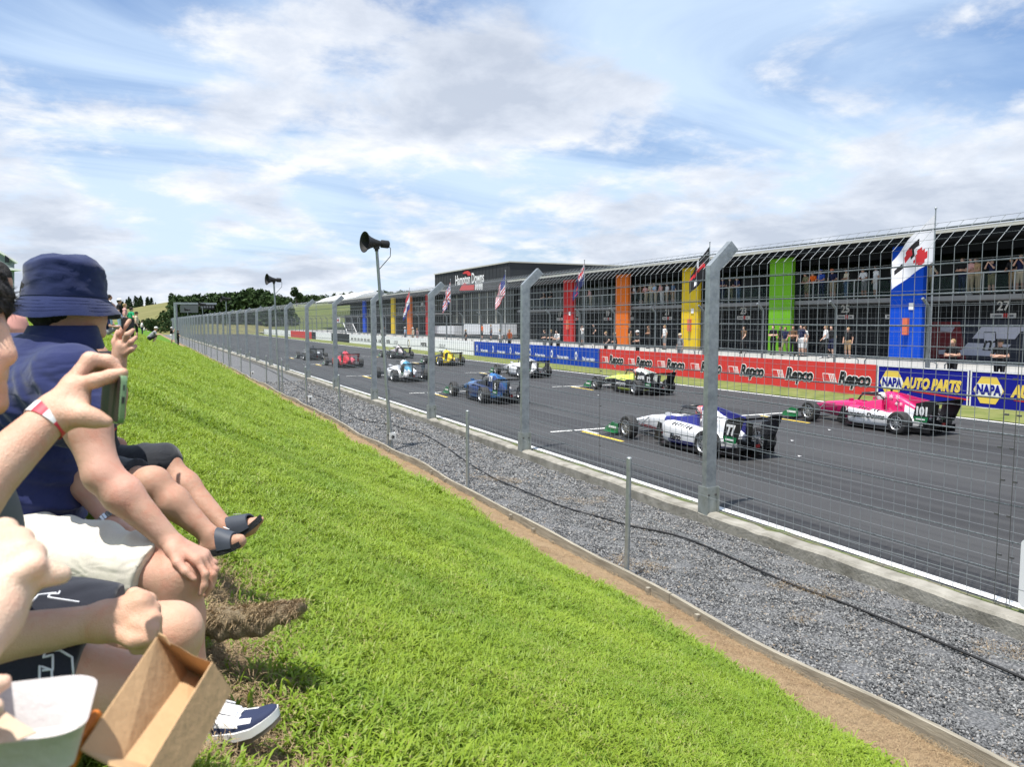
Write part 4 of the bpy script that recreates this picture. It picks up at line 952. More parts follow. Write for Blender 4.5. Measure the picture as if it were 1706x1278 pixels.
def f77(part, p):
    if part == 'fin': return 1
    if part == 'cover': return 1 if p.z > .86-(-p.y-.4)*.0 and p.y < -.4 else 0
    if part == 'nose': return 2 if (p.z < .3 and p.y > 1.0) else (1 if .45 < p.y < 1.0 and abs(p.x) > .2 and p.z > .42 else 0)
    if part == 'cockpit': return 1 if p.z > .45 else 0
    if part == 'pod': return 1 if p.z < .20 and p.y < .1 else 0
    return 0
def f101(part, p):
    if part == 'pod': return 2 if p.z < .50 else 0
    if part == 'nose': return 0 if p.z > .5 else 1
    if part == 'cover' and p.z < .6 and p.y < -1.05: return 2
    return 0
def fgb(part, p):
    if part == 'fin': return 1
    if part == 'cover': return 1 if p.z > .8 else -1
    if part == 'pod': return 0 if (p.z > .52 or (p.z < .2 and p.y < -.1)) else -1
    if part == 'nose': return 0 if p.z > .42 else -1
    return 0
def fbl(part, p):
    if part == 'pod': return 0 if p.z < .25 else 1
    if part == 'nose': return 0 if p.y > .9 else 1
    if part == 'cockpit': return -1
    return 0 if p.z > .85 or part == 'fin' else 1
def fwt(part, p): return 1 if (part == 'nose' and p.z < .28) else 0
def flb(part, p): return 1 if part == 'fin' or (part == 'cover' and p.y < -.75 and p.z > .5) else 0
def fyl(part, p): return 0 if part in ('cover', 'fin') or (part == 'pod' and p.y < -.2) else -1
def frd(part, p): return 1 if part == 'nose' and p.y > 1.3 else 0
def fbw(part, p): return 0 if part == 'cover' and p.z > .75 else (-1 if part in ('pod', 'fin') else 0)
def fdk(part, p): return 0 if (part == 'pod' and p.z > .5) or (part == 'nose' and p.z > .5) else -1
GR = 'single-seater racing cars waiting on the grid'
cars = []
def C(px, py, near, lab, liv, num, dl, dc, ds, yf=None):
    p = on_z(px, py, 0); cx = 11.35 if near else 18.0
    k = build_car(lab, cx, yf if yf else p.y, liv, num, GR); cars.append((cx, k.location.y)); driver(k, dl, dc, ds)
C(1049, 731, 1, 'white and navy racing car number 77 behind the nearest tall fence post', {'c': [WHT, NAVY, REDc], 'f': f77, 'bb': carbon, 'text': [('t', 'Euro', .20, blackl, (.712, -.15, .27, 4), dict(shear=.3, offset=.006)), ('cover', '- - - -', .12, redl, (.20, -.85, .70, 0), {})]}, '77', 'driver in a red helmet seated in the white and navy car', (.60, .09, .08), (.6, .6, .62))
C(1345, 702, 0, 'pink and white racing car number 101 at the right', {'c': [PINK, MAG, WHT], 'f': f101, 'bb': mats if False else carbon, 'text': [('t', 'Hampton Downs', .19, blackl, (.725, -.18, .36, 3), dict(shear=.2, offset=.008)), ('t', 'V', .22, whitel, (.285, .75, .40, 0), dict(shear=.3)), ('cover', '* * *', .28, whitel, (.205, -.62, .82, 6), {}), ('cover', '* *', .2, whitel, (.20, -.85, .66, 4), {})]}, '101', 'driver in a white helmet seated in the pink and white car', (.72, .72, .72), (.5, .03, .14))
C(739, 661, 1, 'blue and black racing car number 5 between two fence posts', {'c': [(.03, .16, .42), (.012, .03, .12)], 'f': fbl, 'text': [('cover', 'DI', .26, whitel, (.205, -.66, .80, 4), dict(shear=.2, offset=.01)), ('t', 'NDI', .16, whitel, (.55, -.70, .42, 10), dict(shear=.2))]}, '5', 'driver in a dark helmet seated in the blue and black car', (.03, .03, .04), (.04, .05, .09))
C(986, 649, 0, 'black, lime and white racing car in front of the red boards', {'c': [(.62, .72, .12), (.70, .74, .68)], 'f': fgb, 'text': [('cover', 'SAFIR', .19, whitel, (.205, -.80, .62, 6), dict(shear=.25, offset=.006)), ('t', 'ANTEATO', .15, whitel, (.71, -.1, .34, 3), dict(shear=.2, offset=.004))]}, '12', 'driver in a red helmet seated in the black and lime car', (.55, .12, .09), (.05, .05, .05))
C(822, 624, 0, 'plain white racing car in front of the blue boards', {'c': [WHT, (.30, .40, .42)], 'f': fwt}, '', 'driver in an orange helmet seated in the plain white car', (.60, .18, .08), (.6, .6, .6))
C(617, 630, 1, 'white racing car with a pale blue fin behind the loudspeaker pole', {'c': [WHT, (.10, .34, .52)], 'f': flb}, '', 'driver in a grey helmet seated in the white car with pale blue fin', (.3, .3, .33), (.2, .3, .4))
C(702, 606, 0, 'yellow and black racing car in front of the white boards', {'c': [(.80, .62, .02)], 'f': fyl}, '', 'driver in a yellow helmet seated in the yellow and black car', (.75, .58, .05), (.1, .1, .1))
C(538, 609, 1, 'red racing car on the near side of the grid', {'c': [(.60, .03, .05), WHT], 'f': frd, 'rwm': paint('red_wing', (.45, .02, .03))}, '', 'driver in a pink helmet seated in the red car', (.65, .2, .2), (.5, .05, .06))
C(637, 592, 0, 'dark racing car with a white engine cover on the far side of the grid', {'c': [(.55, .50, .52)], 'f': fbw}, '', 'driver in a white helmet seated in the dark far car', (.7, .7, .7), (.2, .2, .2), 61.5)
C(491, 598, 1, 'dark racing car at the front left of the grid, farthest on the near side', {'c': [(.45, .47, .48)], 'f': fdk}, '', 'driver in a brown helmet seated in the farthest near-side car', (.4, .2, .12), (.1, .1, .12), 62.)
# painted grid slots
gs = thing('grid_markings', 'white and yellow painted grid slots on the track', 'road marking') if False else None
for i, (cx, cy) in enumerate(cars):
    yf = cy+FA; m = MB()
    z = .009
    def sheet(x0, y0, x1, y1, mi): m.add([(x0, y0, z), (x1, y0, z), (x1, y1, z), (x0, y1, z)], [(0, 1, 2, 3)], mi)
    sheet(cx-2.0, yf+1.75, cx+1.5, yf+1.86, 0); sheet(cx-1.25, yf-.35, cx-1.14, yf+1.55, 1); sheet(cx-1.1, yf+1.0, cx-1.0, yf+1.75, 0)
    o_ = m.build('grid_slot', [white_paint, yellow_paint], None, 0); o_['kind'] = 'structure'
# scraps on the track
for k, (px, py) in enumerate(((1332, 761), (1382, 717), (997, 659), (1320, 735))):
    p = on_z(px, py, .012); m = MB(); m.prism([(-.04, -.02, 0), (.03, -.025, .01), (.045, .02, 0), (-.025, .03, .015)], (0, 0, .01)); m.build('litter', whitel, None, 30, loc=p, label=['white scrap of litter on the track below the rear of the pink car', 'white scrap of litter under the front of the pink car', 'small white scrap beside the black and lime car', 'white scrap of litter in the middle of the track right of car 77'][k], cat='litter', group='litter on the track')
# ------------------------------------------------------------------ bodies as one smooth surface (signed distance + surface nets)
def V3(p): return np.array(tuple(p), np.float32)
def cone(a, b, ra, rb, k=.02, tag=0): return ('c', V3(a), V3(b), float(ra), float(rb), float(k), tag)
def ell(c, r, k=.02, tag=0, M=None): return ('e', V3(c), V3(r), None if M is None else np.array(M, np.float32), 0, float(k), tag)
def prim_d(pr, P):
    if pr[0] == 'c':
        _, a, b, ra, rb, k, tg = pr; ab = b-a; L = float(ab @ ab)+1e-12
        t = np.clip(((P-a) @ ab)/L, 0, 1); d = P-a-t[..., None]*ab
        return np.sqrt((d*d).sum(-1))-(ra+t*(rb-ra))
    _, c, r, M, _, k, tg = pr; q = P-c
    if M is not None: q = q @ M
    n = np.sqrt(((q/r)**2).sum(-1)); n2 = np.sqrt(((q/(r*r))**2).sum(-1))+1e-6
    return n*(n-1)/n2
def prim_box(pr):
    if pr[0] == 'c':
        lo = np.minimum(pr[1]-pr[3], pr[2]-pr[4]); hi = np.maximum(pr[1]+pr[3], pr[2]+pr[4]); return lo, hi
    m = float(pr[2].max()); return pr[1]-m, pr[1]+m
def field(prims, h, pad=.03, inflate=0.0, post=None):
    bx = [prim_box(p) for p in prims]; lo = np.min([b[0] for b in bx], 0)-pad-inflate; hi = np.max([b[1] for b in bx], 0)+pad+inflate
    n = np.ceil((hi-lo)/h).astype(int)+1
    ax = [lo[i]+h*np.arange(n[i], dtype=np.float32) for i in range(3)]
    F = np.full(n, .2, np.float32)
    for pr, (a, b) in zip(prims, bx):
        k = pr[5]; e = k+3*h+inflate+.012
        i0 = np.maximum(np.floor((a-e-lo)/h).astype(int), 0); i1 = np.minimum(np.ceil((b+e-lo)/h).astype(int)+1, n)
        sl = tuple(slice(i0[j], i1[j]) for j in range(3))
        P = np.stack(np.meshgrid(*[ax[j][sl[j]] for j in range(3)], indexing='ij'), -1)
        d = prim_d(pr, P); o = F[sl]
        hh = np.maximum(k-np.abs(o-d), 0)/max(k, 1e-6); F[sl] = np.minimum(o, d)-hh*hh*k*.25
    if inflate: F = F-inflate
    if post is not None:
        F = post(F, np.stack(np.meshgrid(*ax, indexing='ij'), -1))
    return F.astype(np.float32), lo, h
def nets(F, lo, h):
    S = F < 0; n = np.array(F.shape)
    c = np.zeros(n-1, np.int8)
    for i in (0, 1):
        for j in (0, 1):
            for k in (0, 1): c += S[i:n[0]-1+i, j:n[1]-1+j, k:n[2]-1+k]
    mask = (c > 0) & (c < 8); idx = np.full(mask.shape, -1, np.int64); cells = np.argwhere(mask); idx[mask] = np.arange(len(cells))
    acc = np.zeros((len(cells), 3)); cnt = np.zeros(len(cells)); x, y, z = cells.T
    for ax in range(3):
        o1, o2 = [q for q in range(3) if q != ax]
        for a in (0, 1):
            for b in (0, 1):
                p = [x, y, z]; p = [p[0].copy(), p[1].copy(), p[2].copy()]; p[o1] += a; p[o2] += b; q = [p[0].copy(), p[1].copy(), p[2].copy()]; q[ax] += 1
                f0 = F[p[0], p[1], p[2]]; f1 = F[q[0], q[1], q[2]]; cr = (f0 < 0) != (f1 < 0)
                t = np.where(cr, f0/np.where(cr, f0-f1, 1), 0)
                v = np.zeros((len(cells), 3)); v[:, o1] = a; v[:, o2] = b; v[:, ax] = t
                acc += v*cr[:, None]; cnt += cr
    V = lo+(cells+acc/np.maximum(cnt, 1)[:, None])*h; Q = []
    for ax in range(3):
        o1, o2 = [(1, 2), (2, 0), (0, 1)][ax]
        s0 = [slice(None)]*3; s1 = [slice(None)]*3; s0[ax] = slice(0, n[ax]-1); s1[ax] = slice(1, n[ax])
        A = S[tuple(s0)]; B = S[tuple(s1)]; E = np.argwhere(A != B)
        ok = np.ones(len(E), bool)
        for o in (o1, o2): ok &= (E[:, o] > 0) & (E[:, o] < n[o]-1)
        E = E[ok]; fl = A[E[:, 0], E[:, 1], E[:, 2]]
        def g_(d1, d2):
            e = E.copy(); e[:, o1] += d1; e[:, o2] += d2; return idx[e[:, 0], e[:, 1], e[:, 2]]
        q = np.stack([g_(-1, -1), g_(0, -1), g_(0, 0), g_(-1, 0)], 1); q[~fl] = q[~fl][:, ::-1]; Q.append(q)
    return V, np.concatenate(Q)
def smooth(V, Q, it=2, lam=.5):
    e = np.concatenate([Q[:, [0, 1]], Q[:, [1, 2]], Q[:, [2, 3]], Q[:, [3, 0]]]); e = np.concatenate([e, e[:, ::-1]])
    cnt = np.bincount(e[:, 0], minlength=len(V))[:, None]
    for _ in range(it):
        s = np.stack([np.bincount(e[:, 0], weights=V[e[:, 1], k], minlength=len(V)) for k in range(3)], 1); V = V*(1-lam)+lam*s/np.maximum(cnt, 1)
    return V
def solid(name, prims, h, mats, parent, inflate=0.0, post=None, it=2, tags=False, bulge=None, origin=None):
    """several (prims, h) pieces may be given as lists; they end as ONE mesh"""
    sets = prims if isinstance(prims[0], list) else [prims]; hs = h if isinstance(h, (list, tuple)) else [h]*len(sets)
    VV, QQ, MM = [], [], []; o = 0
    for ps, hh in zip(sets, hs):
        F, lo, s = field(ps, hh, inflate=inflate, post=post); V, Q = nets(F, lo, s); V = smooth(V, Q, it)
        if tags:
            D = np.stack([prim_d(p, V.astype(np.float32)) for p in ps], 1); tg = np.array([p[6] for p in ps])[D.argmin(1)]; MM.append(tg[Q[:, 0]])
        VV.append(V); QQ.append(Q+o); o += len(V)
    V = np.concatenate(VV); Q = np.concatenate(QQ)
    if bulge is not None: V = bulge(V)
    org = np.array(tuple(origin)) if origin is not None else (np.array(tuple(parent.location)) if parent is not None else np.zeros(3))
    me = np_mesh(name, V-org, Q, mats, mi=np.concatenate(MM) if tags else None); 
    return me if parent is None else ob(name, me, parent)

# ------------------------------------------------------------------ small figures: one body per pose, recoloured per person
# material tags: 0 skin, 1 shirt, 2 lower, 3 shoes, 4 hair
def figure(pose):
    P = []; sh = pose.get('short', 1); sl = pose.get('sleeve', .55)
    J = pose
    hipL, hipR = Vector(J['hip'])+Vector((.09, 0, 0)), Vector(J['hip'])+Vector((-.09, 0, 0)); nk = Vector(J['neck']); hd = Vector(J['head'])
    hip = Vector(J['hip']); mid = (hip+nk)/2+Vector(J.get('arch', (0, 0, 0)))
    P += [cone(hip+Vector((.05, 0, .02)), hip+Vector((-.05, 0, .02)), .135, .135, .05, 2), cone(hip+Vector((0, 0, .08)), mid, .135, .13, .06, 1), cone(mid, nk-Vector((0, 0, .08)), .135, .12, .06, 1)]
    sL, sR = nk+Vector((.165, 0, -.05)), nk+Vector((-.165, 0, -.05)); P += [cone(sL, sR, .075, .075, .05, 1), cone(nk-Vector((0, 0, .03)), hd-Vector((0, 0, .05)), .055, .055, .02, 0), ell(hd, (.078, .10, .118), .02, 0), ell(hd+Vector((0, -.018, .028)), (.086, .10, .108), .005, 4), ell(hd+Vector((0, .10, -.02)), (.014, .02, .022), .01, 0)]
    for s, k, (el, wr) in ((sL, 'L', J['armL']), (sR, 'R', J['armR'])):
        el, wr = Vector(el), Vector(wr); c = s.lerp(el, .62)
        P += [cone(s, c, .062, .055, .03, 1), cone(c, el, .047, .042, .015, 0 if sl < .9 else 1), cone(el, wr, .042, .030, .015, 0), cone(wr, wr+(wr-el).normalized()*.09, .034, .026, .015, 0)]
    for h_, (kn, an) in ((hipL, J['legL']), (hipR, J['legR'])):
        kn, an = Vector(kn), Vector(an); c = h_.lerp(kn, .95) if sh else kn
        P += [cone(h_, c, .098, .072 if sh else .062, .04, 2)]
        P += [cone(kn, kn.lerp(an, .35), .058, .06, .02, 0 if sh else 2), cone(kn.lerp(an, .35), an, .06, .040 if sh else .052, .02, 0 if sh else 2)]
        t = Vector(J.get('toe', (0, .16, -.05))); P += [cone(an+Vector((0, -.04, -.04)), an+t, .048, .04, .015, 3)]
    return P
st = dict(hip=(0, 0, .93), neck=(0, .01, 1.47), head=(0, .03, 1.63), legL=((.10, .02, .5), (.11, -.02, .09)), legR=((-.10, .03, .5), (-.12, 0, .09)))
POSES = {
    'stand': dict(st, armL=((.25, -.02, 1.16), (.24, .08, .90)), armR=((-.25, -.02, 1.16), (-.25, .06, .90))),
    'lean': dict(st, neck=(0, .10, 1.45), head=(0, .16, 1.60), armL=((.24, .16, 1.15), (.14, .38, 1.10)), armR=((-.24, .16, 1.15), (-.10, .38, 1.10)), short=0),
    'lean_shorts': dict(st, neck=(0, .10, 1.45), head=(.02, .16, 1.60), armL=((.25, .14, 1.15), (.16, .38, 1.09)), armR=((-.25, .14, 1.15), (-.15, .38, 1.09))),
    'folded': dict(st, armL=((.26, .04, 1.18), (-.06, .18, 1.19)), armR=((-.26, .04, 1.18), (.08, .20, 1.15)), short=0),
    'hips': dict(st, armL=((.34, -.06, 1.2), (.18, .06, 1.02)), armR=((-.34, -.06, 1.2), (-.18, .06, 1.02)), short=0),
    'phone': dict(st, armL=((.22, .22, 1.28), (.06, .30, 1.52)), armR=((-.22, .22, 1.28), (-.06, .30, 1.52))),
    'walk': dict(st, armL=((.24, -.16, 1.18), (.22, -.10, .94)), armR=((-.24, .14, 1.18), (-.2, .3, 1.0)), legL=((.10, .20, .52), (.10, .12, .09)), legR=((-.10, 0, .5), (-.10, -.28, .14)), short=0),
    'sit': dict(hip=(0, 0, .16), neck=(0, .05, .68), head=(0, .10, .84), armL=((.26, .12, .42), (.2, .36, .40)), armR=((-.26, .12, .42), (-.2, .36, .40)), legL=((.14, .42, .42), (.13, .62, .06)), legR=((-.14, .42, .42), (-.13, .62, .06))),
    'crouch': dict(hip=(0, -.12, .34), neck=(0, .18, .80), head=(0, .27, .95), armL=((.26, .28, .58), (.12, .50, .62)), armR=((-.26, .28, .58), (-.12, .50, .62)), legL=((.16, .26, .50), (.12, .08, .09)), legR=((-.16, .26, .46), (-.12, .06, .09))),
}
FIG = {}
skins = [mat('skin_far_a', (.50, .29, .21), .6), mat('skin_far_b', (.40, .22, .15), .6), mat('skin_far_c', (.58, .36, .27), .6)]
hairs = [plain('hair_dark', (.02, .016, .013)), plain('hair_brown', (.07, .04, .022)), plain('hair_fair', (.25, .17, .08))]
shoe_w, shoe_k = plain('shoe_white', (.6, .6, .6)), plain('shoe_black', (.02, .02, .02))
CLOTH = dict(black=(.014, .014, .016), navy=(.015, .02, .06), white=(.70, .70, .70), grey=(.22, .23, .24), orange=(.75, .14, .02), blue=(.03, .07, .32), cream=(.55, .48, .36), beige=(.42, .35, .24), pink=(.62, .34, .32), tan=(.36, .24, .13), green=(.02, .28, .12), red=(.45, .03, .03), sky=(.35, .48, .62), khaki=(.20, .19, .11), denim=(.08, .13, .22), brown=(.12, .07, .04))
def cloth(c): return mat('cloth_'+c, CLOTH[c], .85, spec=.2)
def person(pose, loc, rz, shirt, lower, label, group, hat=None, scale=1.0, shoes='k', seed=0):
    if pose not in FIG:
        FIG[pose] = solid('body', figure(POSES[pose]), .022, [skins[0], cloth('grey'), cloth('black'), shoe_k, hairs[0]], None, tags=True, it=1)
    p = ob('person', None, None, loc, (0, 0, rz), label, 'person', group, scale=(scale,)*3)
    b = ob('body', FIG[pose], p); r = random.Random(seed or label)
    for i, m in enumerate((r.choice(skins), cloth(shirt), cloth(lower), shoe_w if shoes == 'w' else shoe_k, r.choice(hairs))):
        b.material_slots[i].link = 'OBJECT'; b.material_slots[i].material = m
    hd = Vector(POSES[pose]['head'])
    if hat:
        m = MB(); col, kind = hat; M = Matrix.Translation(hd+Vector((0, 0, .05)))
        if kind == 'cap': m.lathe([(.105, 0), (.108, .03), (.098, .065), (.06, .095), (0, .105)], 14, M); m.prism([hd+Vector((.085*math.cos(R(a)), .08+.10*math.sin(R(a)), .055)) for a in range(0, 181, 30)], (0, 0, .012))
        else: m.lathe([(.20, -.005), (.20, .0), (.11, .025), (.105, .09), (.06, .11), (0, .11)], 16, M)
        m.build('hat', cloth(col), p, 50)
    return p
# ---- balcony (all face the track: -X)
ZP = ZB
def row(lst, X, z, group, jx=0.0):
    for k, (px, pose, sh, lo, where, hat) in enumerate(lst):
        x = X+random.Random(px).uniform(-jx, jx); y = Yat(px, x)
        person(pose, (x, y, z(x) if callable(z) else z), math.pi/2+random.Random(px+1).uniform(-.5, .5), sh, lo, where, group, hat, random.Random(px+2).uniform(.95, 1.05), 'w' if px % 3 == 0 else 'k', int(px))
GB = 'spectators on the pit building balcony'
row([(1305, 'hips', 'black', 'denim', 'person in black top and jeans on the balcony at the green pillar', None),
     (1343, 'lean_shorts', 'khaki', 'khaki', 'person in khaki on the balcony just right of the green pillar', None),
     (1354, 'lean', 'orange', 'black', 'person in bright orange top on the balcony', None),
     (1368, 'lean', 'blue', 'navy', 'person in blue top beside the orange-topped one on the balcony', ('blue', 'cap')),
     (1386, 'lean_shorts', 'navy', 'beige', 'person in navy top and orange cap on the balcony', ('orange', 'cap')),
     (1408, 'folded', 'cream', 'denim', 'person in cream top with folded arms on the balcony', None),
     (1438, 'lean_shorts', 'white', 'grey', 'person in white top and grey shorts leaning on the balcony above garage 26', None),
     (1457, 'stand', 'white', 'white', 'person all in white standing left of the big white flag', None),
     (1529, 'stand', 'white', 'sky', 'person in white top and pale blue shorts in front of the blue pillar', ('black', 'cap')),
     (1546, 'hips', 'cream', 'khaki', 'person in beige top standing right behind the flagpole', ('beige', 'sun')),
     (1600, 'folded', 'black', 'navy', 'person in black top with folded arms, leftmost of the balcony group above garage 27', None),
     (1614, 'folded', 'pink', 'beige', 'person in pink top in the balcony group above garage 27', None),
     (1627, 'lean', 'tan', 'beige', 'long-haired person in tan top on the balcony above garage 27', None),
     (1649, 'phone', 'navy', 'khaki', 'person in navy top holding a phone up on the balcony', None),
     (1684, 'lean_shorts', 'black', 'tan', 'person in black top and tan skirt on the balcony near the right edge', None),
     (1696, 'phone', 'navy', 'cream', 'person in navy top at the right edge of the balcony', None),
     (1032, 'lean', 'green', 'cream', 'person in green top at the left end of the crowded balcony bay', None),
     (1041, 'lean', 'black', 'black', 'person in black second from the left in the crowded balcony bay', None),
     (1048, 'folded', 'navy', 'khaki', 'person in navy top in the crowded balcony bay', None),
     (1058, 'lean', 'white', 'grey', 'person in bright white top left of centre in the crowded balcony bay', None),
     (1068, 'lean_shorts', 'brown', 'black', 'person in brown top leaning on the rail of the crowded bay', None),
     (1076, 'lean', 'pink', 'beige', 'person in pale pink top in the middle of the crowded bay', None),
     (1084, 'folded', 'cream', 'khaki', 'person in cream top with folded arms in the crowded bay', None),
     (1092, 'lean', 'sky', 'cream', 'person in pale blue top and cream trousers in the crowded bay', None),
     (1102, 'lean', 'pink', 'white', 'person in pink top and white trousers in the crowded bay', None),
     (1111, 'stand', 'white', 'beige', 'tall person in white top near the right of the crowded bay', None),
     (1121, 'stand', 'denim', 'tan', 'person in blue denim top at the right end of the crowded bay', None),
     (1154, 'hips', 'black', 'black', 'person all in black at the yellow pillar on the balcony', None),
     (1163, 'stand', 'green', 'navy', 'person in green top beside the nearest fence post on the balcony', None),
     (1203, 'folded', 'navy', 'navy', 'person in navy just right of the nearest fence post on the balcony', None),
     (1216, 'lean', 'black', 'khaki', 'person in black top leaning out right of the nearest fence post', None),
     (1229, 'lean', 'navy', 'denim', 'person in navy top in the shade left of the green pillar', None),
     (949, 'stand', 'grey', 'black', 'person in grey top beside the near red pillar on the balcony', None),
     (962, 'lean', 'sky', 'beige', 'person in pale blue top on the balcony right of the red pillar', None),
     (984, 'lean', 'pink', 'cream', 'person in pink top on the balcony left of the orange pillar', None),
     (921, 'lean', 'black', 'black', 'person in black on the balcony left of the red pillar', None),
     (908, 'lean', 'brown', 'navy', 'person in brown top on the balcony near the grey building', None),
     (704, 'stand', 'white', 'black', 'person in white top on the far balcony at the red pillar', None)], BX+.35, ZP, GB, .08)
GP = 'people in the pit lane'
pz = lambda x: .5+min(1, max(0, (x-25)/8))*.4 if x < 34.9 else .9
row([(1289, 'folded', 'black', 'black', 'person in black with folded arms in front of the green pillar', None),
     (1302, 'stand', 'black', 'black', 'person in black trousers at the right side of the green pillar', None),
     (1309, 'walk', 'navy', 'khaki', 'person in navy top and khaki trousers by the green pillar', None),
     (1322, 'folded', 'brown', 'black', 'person in brown top with pale arms by garage 25', None),
     (1336, 'stand', 'navy', 'white', 'person in navy top and white shorts by garage 25', None),
     (1342, 'stand', 'white', 'white', 'person in white shirt standing behind by garage 25', None),
     (1377, 'walk', 'white', 'black', 'person in white top and black trousers left of garage 26', None),
     (1386, 'stand', 'black', 'navy', 'person in black top beside the white-topped walker', None),
     (1414, 'stand', 'black', 'tan', 'person in dark top and tan shorts before garage 26', None),
     (1240, 'walk', 'brown', 'black', 'person just right of the nearest fence post in the pit lane', None),
     (990, 'hips', 'black', 'black', 'person all in black between red and orange pillars in the pit lane', None),
     (971, 'phone', 'white', 'grey', 'person in white top between the red and orange pillars', None),
     (1050, 'stand', 'black', 'tan', 'person in black top and tan shorts right of the orange pillar', None),
     (1081, 'folded', 'brown', 'black', 'person with folded arms before garage 21', None),
     (1108, 'stand', 'white', 'grey', 'person in white top and grey shorts before garage 22', None),
     (803, 'stand', 'orange', 'black', 'person in orange top in the shade below the grey building', None),
     (818, 'stand', 'grey', 'navy', 'person in grey top below the grey building', None)], 33.6, pz, GP, .5)
row([(1590, 'folded', 'black', 'black', 'red-haired person in black standing behind the first navy board', None),
     (1669, 'folded', 'black', 'black', 'person in black with arms folded and a headset behind the second navy board', ('black', 'cap')),
     (1010, 'hips', 'black', 'black', 'person in black at the wall just right of the blue boards', None),
     (1025, 'folded', 'black', 'brown', 'person in black top at the wall in front of the orange pillar', ('beige', 'cap')),
     (1063, 'folded', 'black', 'black', 'person in black with a white cap at the wall', ('white', 'cap')),
     (1134, 'stand', 'grey', 'grey', 'person in grey overalls and pale cap beside the yellow pillar', ('cream', 'cap')),
     (834, 'stand', 'white', 'grey', 'person in white top and wide straw hat behind the blue boards', ('beige', 'sun')),
     (849, 'stand', 'orange', 'black', 'person in orange vest behind the blue boards', None),
     (908, 'folded', 'black', 'grey', 'person in black behind the blue boards right of a tall fence post', None),
     (930, 'lean', 'white', 'black', 'person in white and black bending at the wall left of the red pillar', None),
     (918, 'folded', 'black', 'black', 'person in black standing third right of the tall fence post', None),
     (636, 'stand', 'white', 'black', 'person in white behind the white boards next to the loudspeaker pole', None),
     (675, 'stand', 'sky', 'navy', 'person in pale blue and white cap behind the white boards', ('white', 'cap')),
     (688, 'stand', 'cream', 'beige', 'person in cream and pale cap behind the white boards', ('white', 'cap')),
     (695, 'stand', 'pink', 'pink', 'person in pink behind the white boards', None),
     (641, 'stand', 'black', 'black', 'person in black behind the white boards right of the loudspeaker pole', None),
     (776, 'stand', 'black', 'black', 'person in black behind the white boards left of the straw hat', None)], 25.9, pz, GP, .25)
# ---- along the bank
def on_bank(px, py, pose, rz, sh, lo, lab, hat=None, scale=1.0, shoes='w'):
    p = to_bank(px, py); return person(pose, (p.x, p.y, float(bank(p.x, p.y))-.01), rz, sh, lo, lab, 'spectators farther along the bank', hat, scale, shoes, px)
on_bank(286, 574, 'phone', R(-95), 'black', 'white', 'person in black top, white shorts and white cap holding a child by the fence', ('white', 'cap'), 1.05)
on_bank(297, 576, 'folded', R(-70), 'black', 'black', 'person all in black standing by the fence, back turned', None, 1.0)
on_bank(253, 573, 'crouch', R(-85), 'grey', 'black', 'person crouching on the grass in grey top and white cap', ('white', 'cap'), 1.1)
on_bank(220, 566, 'hips', R(-60), 'green', 'black', 'person in green top standing on the bank', None, .95)
on_bank(228, 566, 'stand', R(-90), 'cream', 'black', 'person in cream top and dark trousers next to the green-topped one', ('black', 'cap'), .95)
on_bank(200, 562, 'stand', R(-90), 'black', 'sky', 'person in black top and white cap on the bank', ('white', 'cap'), 1.0)
on_bank(184, 560, 'stand', R(-80), 'white', 'sky', 'person in white top and blue shorts standing on the bank', None, 1.0)
on_bank(166, 552, 'sit', R(-85), 'sky', 'beige', 'person in pale blue top and straw hat sitting on the bank', ('beige', 'sun'), 1.15)
on_bank(240, 552, 'sit', R(-85), 'white', 'grey', 'person sitting far along the bank in white', None, 1.0)
on_bank(176, 563, 'sit', R(-80), 'navy', 'grey', 'person in navy top sitting on the bank below the straw hat', None, 1.1)
on_bank(209, 561, 'stand', R(-85), 'pink', 'denim', 'person in pink top standing on the bank left of the green-topped one', None, 1.0)
on_bank(237, 560, 'hips', R(-80), 'white', 'navy', 'person in white top and navy shorts standing right of the green-topped one', ('black', 'cap'), .9)
# child held by the first one
p = to_bank(286, 574)
# ------------------------------------------------------------------ foreground spectators
def skin(name, c, c2):
    m = bpy.data.materials.new(name); m.use_nodes = True; g = G(m.node_tree); t = g.n('ShaderNodeTexCoord').outputs['Object']
    red = (min(1, c[0]*1.12), c[1]*.74, c[2]*.70); tan = (c[0]*.80, c[1]*.72, c[2]*.62)
    k = g.mix(g.ramp(g.noise(t, 7, 4, .6), [(.36, 0), (.64, 1)]), c, c2)
    k = g.mix(g.ramp(g.noise(t, 16, 5, .65, .6), [(.50, 0), (.72, .6)]), k, red)
    k = g.mix(g.ramp(g.noise(t, 4, 3, .6), [(.52, 0), (.75, .55)]), k, tan)
    k = g.mix(g.ramp(g.noise(t, 210, 3, .7), [(.60, 0), (.74, .30)]), k, tan)
    vo = g.n('ShaderNodeTexVoronoi', {'Vector': t, 'Scale': 260.}, feature='DISTANCE_TO_EDGE').outputs[0]
    hgt = g.math('ADD', g.math('MULTIPLY', g.noise(t, 38, 6, .7, .4), 1.0), g.math('MULTIPLY', g.ramp(vo, [(0, 0), (.25, 1)]), .14))
    bn = g.n('ShaderNodeBump', {'Height': hgt, 'Strength': .42, 'Distance': .006})
    b = g.n('ShaderNodeBsdfPrincipled', {'Base Color': k, 'Roughness': g.ramp(g.noise(t, 30, 4, .6), [(.3, .42), (.7, .62)]), 'Specular IOR Level': .38, 'Normal': bn.outputs[0], 'Subsurface Weight': .10, 'Subsurface Scale': .010})
    b.inputs['Subsurface Radius'].default_value = (.9, .35, .2); g.n('ShaderNodeOutputMaterial', {0: b.outputs[0]}); return m
